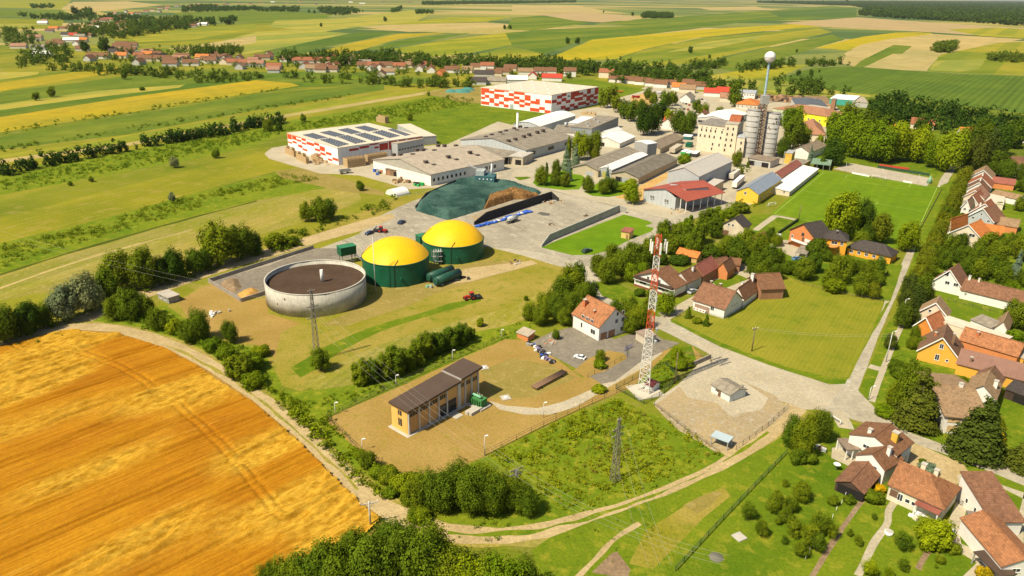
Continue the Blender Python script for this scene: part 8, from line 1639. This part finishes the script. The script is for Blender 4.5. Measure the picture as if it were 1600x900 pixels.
def vrow(place, L, rotb=.0):
    rs = random.Random(len(L))
    if len(L) > 38 and 'street' not in place:      # smaller farm buildings in the second row
        L = list(L)+[(e[0]+rs.uniform(-6, 7), e[1]+rs.choice((-3.5, 3.5, 5)), rs.uniform(11, 18), rs.choice('bbbrpt'), rs.choice('wcg'), rs.choice('tn')) for e in L if rs.random() < (.85 if 'long' in place else .4)]
    L = sorted(L, key=lambda e: e[0])
    for i, e in enumerate(L):
        x, y, ln, rk, wk = e[:5]; turn = len(e) > 5 and e[5] == 't'
        g = G(x, y); lab = '%s-roofed %s house %s, %s from left' % (VR[rk][1], VW[wk][1], place, ordn(i+1))
        vhouse(x, y, ln, rk, wk, rotb+rs.uniform(-.12, .12)+(1.45 if turn else 0), lab, 'houses '+place, 9.0 if ln < 20 else 10.0, 3.4 if not (len(e) > 5 and e[5] == 'h') else 5.6)
vrow('in the long village row', [(152,92,26,'b','w'),(188,91,14,'o','c'),(178,85,14,'d','c'),(200,85,14,'b','g'),(220,88,14,'g','w'),(229,89,12,'o','w'),(226,96,16,'b','c'),(242,89,14,'b','w'),(258,93,16,'d','g','t'),(244,96,14,'b','c'),(266,99,14,'b','c'),(280,96,18,'p','o'),(292,98,12,'b','g','t'),(315,94,16,'o','c'),(328,94,14,'b','w'),(345,93,14,'b','g'),(360,95,16,'b','g','t'),(380,95,16,'b','w','t'),(366,102,16,'r','c'),(387,103,16,'r','w'),(395,99,12,'p','w'),(410,94,18,'b','c'),(424,93,14,'p','w','t'),(427,109,16,'r','c'),(445,97,12,'t','w'),(474,99,26,'r','g'),(484,107,20,'r','g','t'),(505,99,18,'r','c'),(517,94,14,'r','c'),(495,110,20,'b','c'),(520,108,14,'r','c','t'),(534,103,16,'b','c','t'),(548,100,16,'r','c','t'),(570,103,14,'g','g'),(583,107,13,'r','w'),(601,110,12,'b','w','t'),(606,117,14,'t','w'),(624,108,14,'r','c'),(617,99,14,'b','c'),(642,106,12,'t','c'),(660,106,22,'r','w'),(680,113,18,'r','w','t')], .1)
vrow('behind the checkered hall', [(695,119,14,'o','o','t'),(706,114,16,'b','w'),(714,112,18,'b','g','t'),(730,114,12,'t','c'),(745,109,15,'b','c'),(761,111,15,'r','w','h'),(756,121,20,'d','g'),(772,119,16,'b','c'),(788,117,18,'b','c'),(797,111,14,'b','c'),(821,117,16,'t','w'),(852,116,24,'b','w'),(839,123,15,'R','w','t'),(862,127,20,'R','w'),(808,130,20,'w','g'),(766,132,30,'g','c'),(890,120,13,'b','w','h'),(748,133,14,'d','g')], -.05)
vrow('on the far street right of checkered hall', [(946,122,15,'r','c','h'),(962,129,14,'b','w'),(983,131,16,'b','w'),(1002,133,14,'b','w'),(1017,135,12,'b','w'),(1031,137,13,'b','w'),(1046,137,12,'b','g'),(1059,142,12,'o','w'),(1073,145,14,'t','c'),(1074,136,12,'b','c'),(1092,140,12,'b','g'),(1113,151,15,'R','w'),(1129,149,11,'R','c'),(1134,159,10,'p','c'),(1082,159,18,'g','w','t'),(1048,208-10,10,'R','w'),(1056,201,12,'t','w','t'),(1108,190,12,'b','w','t'),(1352,212,12,'r','c','t'),(1400,222,16,'r','c'),(1440,202,14,'r','c'),(1390,212,10,'o','c'),(1516,218,12,'o','w'),(1576,222,22,'d','w'),(1025,179,12,'g','w','t')], -.35)
vrow('in the distant upper left village', [(86,72,24,'b','c'),(104,57,18,'d','w'),(111,66,22,'w','w'),(114,58,12,'R','c'),(124,60,16,'g','w'),(132,50,18,'r','c'),(141,44,14,'t','w'),(148,46,14,'w','w'),(152,40,16,'b','c'),(170,32,30,'r','c'),(163,34,18,'b','c'),(186,41,20,'b','w'),(194,37,16,'r','c'),(190,76,24,'b','c'),(205,74,16,'b','c'),(54,64,20,'p','c','h'),(28,76,20,'p','c'),(59,78,18,'g','w'),(83,47,16,'o','c'),(66,38,20,'w','w'),(98,47,22,'b','c'),(112,45,18,'b','c'),(64,89,22,'w','g'),(128,66,14,'o','c'),(136,58,14,'b','c'),(149,36,14,'b','c'),(158,33,14,'r','w'),(176,28,18,'b','c'),(192,26,18,'r','c'),(204,23,16,'o','w'),(216,22,18,'b','c'),(228,19,18,'r','c'),(238,17,16,'b','w'),(250,14,20,'b','c'),(262,12,18,'r','c'),(276,10,20,'b','w'),(302,39,30,'r','w'),(314,40,26,'w','w'),(294,12,20,'b','c'),(308,11,20,'p','c'),(322,9,20,'b','c'),(338,8,24,'r','c'),(356,7,24,'b','w'),(374,6,24,'b','c'),(392,7,24,'r','c'),(408,5,30,'b','c'),(426,4,26,'w','c'),(448,5,26,'b','c'),(470,4,30,'r','c'),(492,3,28,'b','w'),(520,2,30,'b','c'),(548,4,30,'w','w'),(566,6,40,'w','w'),(600,3,30,'b','c'),(640,4,30,'r','c'),(700,3,34,'b','c'),(716,5,30,'b','w')], .15)
vrow('among the distant village trees', [(322, 38, 18, 'b', 'w'), (128, 80, 16, 'b', 'c'), (350, 8, 16, 'b', 'c'), (178, 22, 16, 'p', 'c')], .2)
# teal covered heaps
for i, (x, y, s) in enumerate(((705, 144, 7), (722, 144, 10), (731, 141, 8))):
    g = G(x, y); tag(heapmesh([g+Vector((math.cos(a)*s, math.sin(a)*s*.7)) for a in [k*.524 for k in range(12)]], lambda X, Y, D: np.minimum(3, D*.8), .9, 'covered_heap', pmat('teal_cover', (.06, .20, .165))), 'teal covered heap in the dry yard left of the checkered hall, %s from the left' % ordn(i+1), 'heap', 'teal heaps')

# ---------------------------------------------------------------- mast, pylons, poles, wires
RW = [pmat('mast_red', (.55, .09, .03), 'plain', .2, rough=.5), pmat('mast_white', (.66, .63, .56), 'plain', .15, rough=.5)]
gM = G(1008, 611.5); hM = top_at(gM, 367); t = thing('lattice_mast', 'tall red and white lattice telecom mast with white antenna panels on top', 'mast', (gM.x, gM.y, 0), .35)
def legpos(k, z):
    f = z/hM
    r = 2.0-.8*min(1, f/.45) if f < .45 else 1.2-.3*(f-.45)/.55
    a = k*2*math.pi/3+.5; return Vector((math.cos(a)*r, math.sin(a)*r, z))
bands = [(0, .415, 1), (.415, .545, 0), (.545, .685, 1), (.685, .80, 0), (.80, .895, 1), (.895, 1.0, 0)]
nz = 24; zs = [hM*(i/nz) for i in range(nz+1)]
for b0, b1, ci in bands:
    m = MB()
    for i in range(nz):
        if not (b0*hM-.01 <= (zs[i]+zs[i+1])/2 < b1*hM): continue
        for k in range(3):
            p, q_ = legpos(k, zs[i]), legpos(k, zs[i+1]); p2, q2_ = legpos((k+1) % 3, zs[i]), legpos((k+1) % 3, zs[i+1])
            m.beam(p, q_, .2); m.beam(p, q2_, .09); m.beam(p2, q_, .09); m.beam(q_, q2_, .09)
    m.build('mast_section', RW[ci], t)
m = MB()
for i in range(int(hM/1.2)): z = i*1.2; c_ = (legpos(0, z)+legpos(1, z))/2; m.beam(c_+Vector((-.25, 0, 0)), c_+Vector((.25, 0, 0)), .05)
m.build('ladder', STEEL, t)
for k in range(6):
    a = k*math.pi/3+.2; c_ = Vector((math.cos(a)*2.1, math.sin(a)*2.1, hM-3.2)); o = MB().box(-.22, -.14, -1.3, .22, .14, 1.7).build('antenna_panel', WPNT, t, c_, a+1.57); MB().beam(Vector((0, 0, 0)), Vector((0, 1.2, 0)), .1).build('bracket', STEEL, o)
for k, z in enumerate((hM*.41, hM*.33)): MB().cyl((1.4, 0, z), (1.9, -.3, z), .6, n=14).build('dish', WPNT, t)
MB().box(-3.9, -3.9, 0, 3.9, 3.9, .25).build('foundation', pmat('found_pale', (.5, .44, .34), 'plaster', .12), t)
m = MB(); [m.cyl((x_, y_, .25), (x_, y_, .9), .35, n=8) for x_, y_ in ((0, 0),)]
def pylon(px, yb, yt, label, arms, wb=1.6, wt=.5, name='steel_pylon', col=None):
    g = G(px, yb); h = top_at(g, yt); t = thing(name, label, 'pylon', (g.x, g.y, 0), .6); m = MB(); n = 12
    P = lambda k, z: Vector((((-1, -1), (1, -1), (1, 1), (-1, 1))[k][0]*(wb+(wt-wb)*z/h)/2, ((-1, -1), (1, -1), (1, 1), (-1, 1))[k][1]*(wb+(wt-wb)*z/h)/2, z))
    for i in range(n):
        z0, z1 = h*i/n, h*(i+1)/n
        for k in range(4): m.beam(P(k, z0), P(k, z1), .10); m.beam(P(k, z0), P((k+1) % 4, z1), .06); m.beam(P((k+1) % 4, z0), P(k, z1), .06)
    m.build('lattice', col or pmat('pylon_steel', (.20, .18, .15), 'plain', .25), t)
    for z, w in arms:
        o = MB().beam((-w, 0, h*z), (w, 0, h*z), .14).beam((-w, 0, h*z), (0, 0, h*z+.8), .07).beam((w, 0, h*z), (0, 0, h*z+.8), .07).build('cross_arm', pmat('pylon_steel', (.20, .18, .15)), t)
        for x in (-w, -w*.5, w*.5, w): MB().cyl((x, 0, h*z+.07), (x, 0, h*z+.45), .07, n=6).build('insulator', pmat('insulator', (.45, .40, .33)), o)
    return t, g, h
p1 = pylon(496, 562, 452, 'thin steel lattice pylon standing in front of the slurry tank', [(.97, .9), (.76, 1.8), (.60, 1.8)])
p2 = pylon(960, 752, 655, 'dark lattice pylon rising from the weeds of the overgrown plot', [(.98, .5), (.84, 1.6), (.74, 1.6)], 1.5, .4)
p3 = pylon(806, 790, 733, 'short pale lattice pylon top above the thicket inside the track bend', [(.98, 1.5), (.86, 1.5)], .8, .4, col=pmat('pylon_pale', (.40, .38, .33)))
def pole(px, yb, yt, label, mat, r=.16, arm=None, lamp=None, group=None, name='power_pole', cat='pole', rot=0.3, cross=None):
    g = G(px, yb); h = top_at(g, yt); t = thing(name, label, cat, (g.x, g.y, 0), rot, group); MB().cyl((0, 0, 0), (0, 0, h), r, r*.7, 8).build('pole', mat, t)
    if cross: 
        o = MB().beam((-cross, 0, h-.4), (cross, 0, h-.4), .16).beam((-cross*.6, 0, h-.4), (0, 0, h-1.4), .07).beam((cross*.6, 0, h-.4), (0, 0, h-1.4), .07).build('cross_arm', mat, t)
        for x in (-cross, 0, cross): MB().cyl((x, 0, h-.3), (x, 0, h+.1), .08, n=6).build('insulator', WPNT, o)
    if lamp: 
        o = MB().beam((0, 0, h), (lamp, 0, h+.15), .09).build('lamp_arm', mat, t); MB().box(lamp-.1, -.18, h+.05, lamp+.6, .18, h+.22).build('lamp_head', WPNT, o)
    return t, g, h
CP = pmat('pole_concrete', (.46, .43, .37), 'plain', .15); WP = pmat('pole_wood', (.20, .14, .09), 'plain', .25); SP = pmat('pole_pale', (.55, .53, .48), 'plain', .1)
pB = pole(579, 822, 784, 'concrete power pole with white cross arm between wheat and dirt track', CP, .22, cross=1.7)
pole(587, 455, 369, 'tall slim pale lamp pole between slurry tank and front dome', SP, .16)
pole(619, 344, 331, 'thin pole beside the dark blue car on the yard', SP, .07)
pC = pole(1174.5, 549, 512, 'wooden pole casting a shadow on the mown field', WP, .18, cross=.9)
pole(1054, 600, 550, 'slim dark pole behind the mast compound', WP, .14)
pole(1025, 484, 462, 'pale lamp pole in front of the balcony farmhouse', SP, .13)
pole(1248, 343, 321, 'dark double pole at the near left corner of the pitch', WP, .18)
pole(906, 250, 222, 'pale lamp post beside the willow', SP, .13, lamp=1.0, name='street_lamp', cat='lamp')
for i, (x, yb, yt) in enumerate([(524, 648, 630), (619, 604, 587), (707, 566, 548), (566, 704, 687), (757, 712, 682), (849, 653, 630), (783, 530, 516)]):
    pole(x, yb, yt, 'small lamp post around the mown yard, %s from the left' % ordn(sorted([524, 619, 707, 566, 757, 849, 783]).index(x)+1), SP, .09, group='lamp posts of the mown yard', name='lamp_post', cat='lamp', lamp=.25)
pts = [(1294, 264, 250), (1320, 271, 254), (1377, 277, 263), (1434, 287, 272)]
for i, (x, yb, yt) in enumerate(pts): pole(x, yb, yt, 'thin floodlight pole at the beige court, %s from the left' % ordn(i+1), SP, .09, group='court poles', name='floodlight_pole')
pS = [pole(1357, 625, 605, 'white lamp post on the grass verge by the crossroads', SP, .13, lamp=.8, name='street_lamp', cat='lamp'),
      pole(1384, 566, 519, 'tall pale lamp post on the verge of the main street', SP, .14, lamp=.9, name='street_lamp', cat='lamp'),
      pole(1411, 489, 468, 'lamp post among the conifers of the main street', SP, .12, lamp=.9, name='street_lamp', cat='lamp')]
pole(1223, 259, 236, 'pale pole on the rough grass right of the silos', SP, .12)
pole(1298, 255, 231, 'tall pale pole behind the green striped stand', SP, .14)
pole(1565, 597, 578, 'dark pole beside the pinkish-brown wing roof', WP, .12)
def wire(a, b, ha, hb, off, label, sag=2.0, r=.016):
    d = (b-a).normalized(); nn = Vector((-d.y, d.x))*off; m = MB(); n = 14; P = []
    for i in range(n+1):
        f = i/n; p = a.lerp(b, f)+nn; P.append(Vector((p.x, p.y, ha+(hb-ha)*f-sag*4*f*(1-f))))
    for i in range(n): m.cyl(P[i], P[i+1], r, n=4, cap=False)
    o = m.build('power_line', pmat('wire_grey', (.36, .34, .28), rough=.4), None); tag(o, label, 'wire', 'power lines')
def wires(A_, B_, fa, fb, offs, lab, sag=2.5):
    for o_ in offs: wire(A_[1], B_[1], A_[2]*fa, B_[2]*fb, o_, lab+(', left strand' if o_ > 0 else (', right strand' if o_ < 0 else ', middle strand')), sag)
wires(p1, p3, .78, .97, (-1.7, 1.7), 'pale power line from the slurry tank pylon to the thicket pylon')
wires(p1, p3, .62, .88, (-1.7, 1.7), 'lower power line from the slurry tank pylon to the thicket pylon')
e3 = (None, G(1120, 960), 12); wires(p3, e3, .97, 1, (-1.4, 0, 1.4), 'power line from the thicket pylon over the track to the bottom edge')
e1 = (None, G(-120, 372), 14); wires(p1, e1, .78, 1, (-1.6, 1.6), 'power line from the slurry tank pylon to the left edge', 3)
e2 = (None, G(1020, 985), 14); wires(p2, e2, .84, 1, (-1.9, 0, 1.9), 'power line from the weed plot pylon down to the bottom edge', 2)
wires(pC, pS[1], .97, .9, (-.6, .6), 'power line across the mown field to the street lamp', 1.0)

# ---------------------------------------------------------------- fences
def fence(name, label, pts, h=1.5, gap=3.0, mat=None, posts=True, mesh=True, rails=(.95,), group=None, pw=.09):
    P = [G(*p) for p in pts]; t = thing(name, label, 'fence', (P[0].x, P[0].y, 0), 0, group); m = MB(); np_ = 0; mp = MB()
    for i in range(len(P)-1):
        a, b = P[i]-P[0], P[i+1]-P[0]; L = (b-a).length; k = max(1, int(L/gap))
        for j in range(k): p = a.lerp(b, j/k); mp.box(p.x-pw/2, p.y-pw/2, 0, p.x+pw/2, p.y+pw/2, h)
        for r in rails: m.beam((a.x, a.y, h*r), (b.x, b.y, h*r), .05)
    mp.build('posts', mat or WP, t); m.build('rails', mat or WP, t); return t
FD = pmat('fence_dark', (.085, .075, .055), 'plain', .3); FG = pmat('fence_green', (.03, .07, .03), 'plain', .3)
fence('fence', 'dark post and wire fence along the upper edge of the mown yard', [(512, 652), (620, 602), (700, 566), (790, 528)], 1.6, 4, FD, rails=(.95, .55, .15))
fence('fence', 'dark post and wire fence along the lower edge of the mown yard', [(758, 712), (830, 676), (905, 640), (1000, 598)], 1.6, 4, FD, rails=(.95, .55, .15))
fence('fence', 'wire fence on the left side of the mown yard', [(512, 656), (560, 704)], 1.6, 4, FD, rails=(.95, .5))
fence('fence', 'green mesh fence around the lattice mast compound', [(962, 608), (1000, 588), (1040, 570), (1060, 592), (1030, 620), (1006, 632), (962, 608)], 1.6, 3, FG, rails=(.95, .75, .55, .35, .15))
fence('fence', 'fence along the asphalt drive of the white two-storey house', [(918, 590), (950, 574), (980, 558), (978, 540)], 1.3, 2.5, FD, rails=(.95, .5))
fence('gate', 'blue metal gate at the entrance of the scrapyard drive', [(976, 549), (989, 542)], 1.4, .5, pmat('gate_blue', (.12, .13, .35)), rails=(.95, .1))
fence('fence', 'long mesh fence running diagonally through the lower lawns', [(1055, 893), (1130, 812), (1168, 772), (1230, 708)], 1.4, 3, FG, rails=(.97, .75, .5, .25))
fence('fence', 'dark slatted fence between the orange house garden and the street', [(1368, 467), (1387, 425)], 1.4, 1.0, DARKW, rails=(.95, .8, .65, .5, .35, .2))
fence('fence', 'low wire fence along the upper edge of the mown field', [(1380, 472), (1300, 458), (1240, 440)], 1.2, 3, FD, rails=(.95, .5))
fence('fence', 'wire fence of the bungalow drive in the lower right', [(1497, 788), (1532, 806)], 1.4, 1.2, FD, rails=(.95, .7, .45, .2))
fence('fence', 'wooden garden fence along the long white wing', [(1480, 470), (1560, 490)], 1.1, 2.5, FD, rails=(.95, .5))
fence('fence', 'wire fence of the factory yard beyond the polytunnel', [(640, 308), (700, 294), (770, 279)], 1.8, 4, SP, rails=(.95, .5))
fence('hedge_wall', 'long dark hedge between the small gardens beside the paved path', [(1216, 366), (1247, 345)], 1.4, .6, pmat('hedge_dark', (.04, .06, .015)), rails=(.95, .8, .65, .5, .35, .2, .1), pw=.5)
fence('fence', 'fence of the dirt yard facing the track', [(1150, 703), (1200, 666), (1232, 636)], 1.3, 3, FD, rails=(.95, .5))
fence('fence', 'fence between the weeds and the dirt yard', [(1022, 634), (1070, 672), (1120, 706)], 1.3, 3, FD, rails=(.95, .5))
fence('fence', 'wooden rails and gate beside the square yard near the road bend', [(1068, 553), (1107, 560), (1112, 570)], 1.1, 2, WOODR, rails=(.95, .6, .3))
fence('fence', 'kerb-high dark fence along the street side of the football pitch', [(1471, 297), (1439, 356), (1428, 380)], .8, 3, FD, rails=(.95, .7, .45, .2))
wallrun('retaining_edge', 'dark retaining wall along the square gravel yard near the road bend', 'wall', [(1074, 576), (1110, 560)], 1.4, .4, pmat('wall_dark', (.30, .26, .21)))
# vine rows in the lower garden
for i, (x, y) in enumerate([(1258, 875), (1264, 865), (1270, 855), (1278, 842), (1284, 832), (1290, 820), (1300, 812), (1306, 800), (1314, 790), (1320, 778)]):
    pole(x, y, y-9, 'white vine post in the garden row, %s from the left' % ordn(i+1), WPNT, .05, group='vine posts', name='vine_post', cat='post')
# concrete skids and small props of the yard floor
for x, y, lab in ((915, 337, 'dark pieces of scrap iron lying near the long pale wall'), (862, 351, 'dark oil-stained lump on the middle of the concrete yard')):
    clutter('scrap', lab, 'scrap', G(x, y), 6, 1.2, .9, [DKM, WOODR], int(x), hmax=.5)
poly('oil_stain', gmat('stain_dark', (.10, .095, .085), (.14, .13, .11)), [(839, 333), (846, 331), (860, 334), (858, 337), (848, 337)], jit=.5)
# ---------------------------------------------------------------- summer haze: one closed box of even air round camera and scene
hm_ = bpy.data.materials.new('haze'); hm_.use_nodes = True; n_ = hm_.node_tree; n_.nodes.remove(n_.nodes['Principled BSDF'])
pv_ = n_.nodes.new('ShaderNodeVolumePrincipled'); pv_.inputs['Color'].default_value = (.92, .94, 1.0, 1); pv_.inputs['Density'].default_value = .000016; pv_.inputs['Anisotropy'].default_value = .2
n_.links.new(pv_.outputs[0], n_.nodes['Material Output'].inputs['Volume'])
hz_ = MB().box(-65000, -3100, -1.0, 65000, 65000, 130).build('haze', hm_); hz_['kind'] = 'stuff'; tag(hz_, 'thin summer haze over the far fields', 'haze')
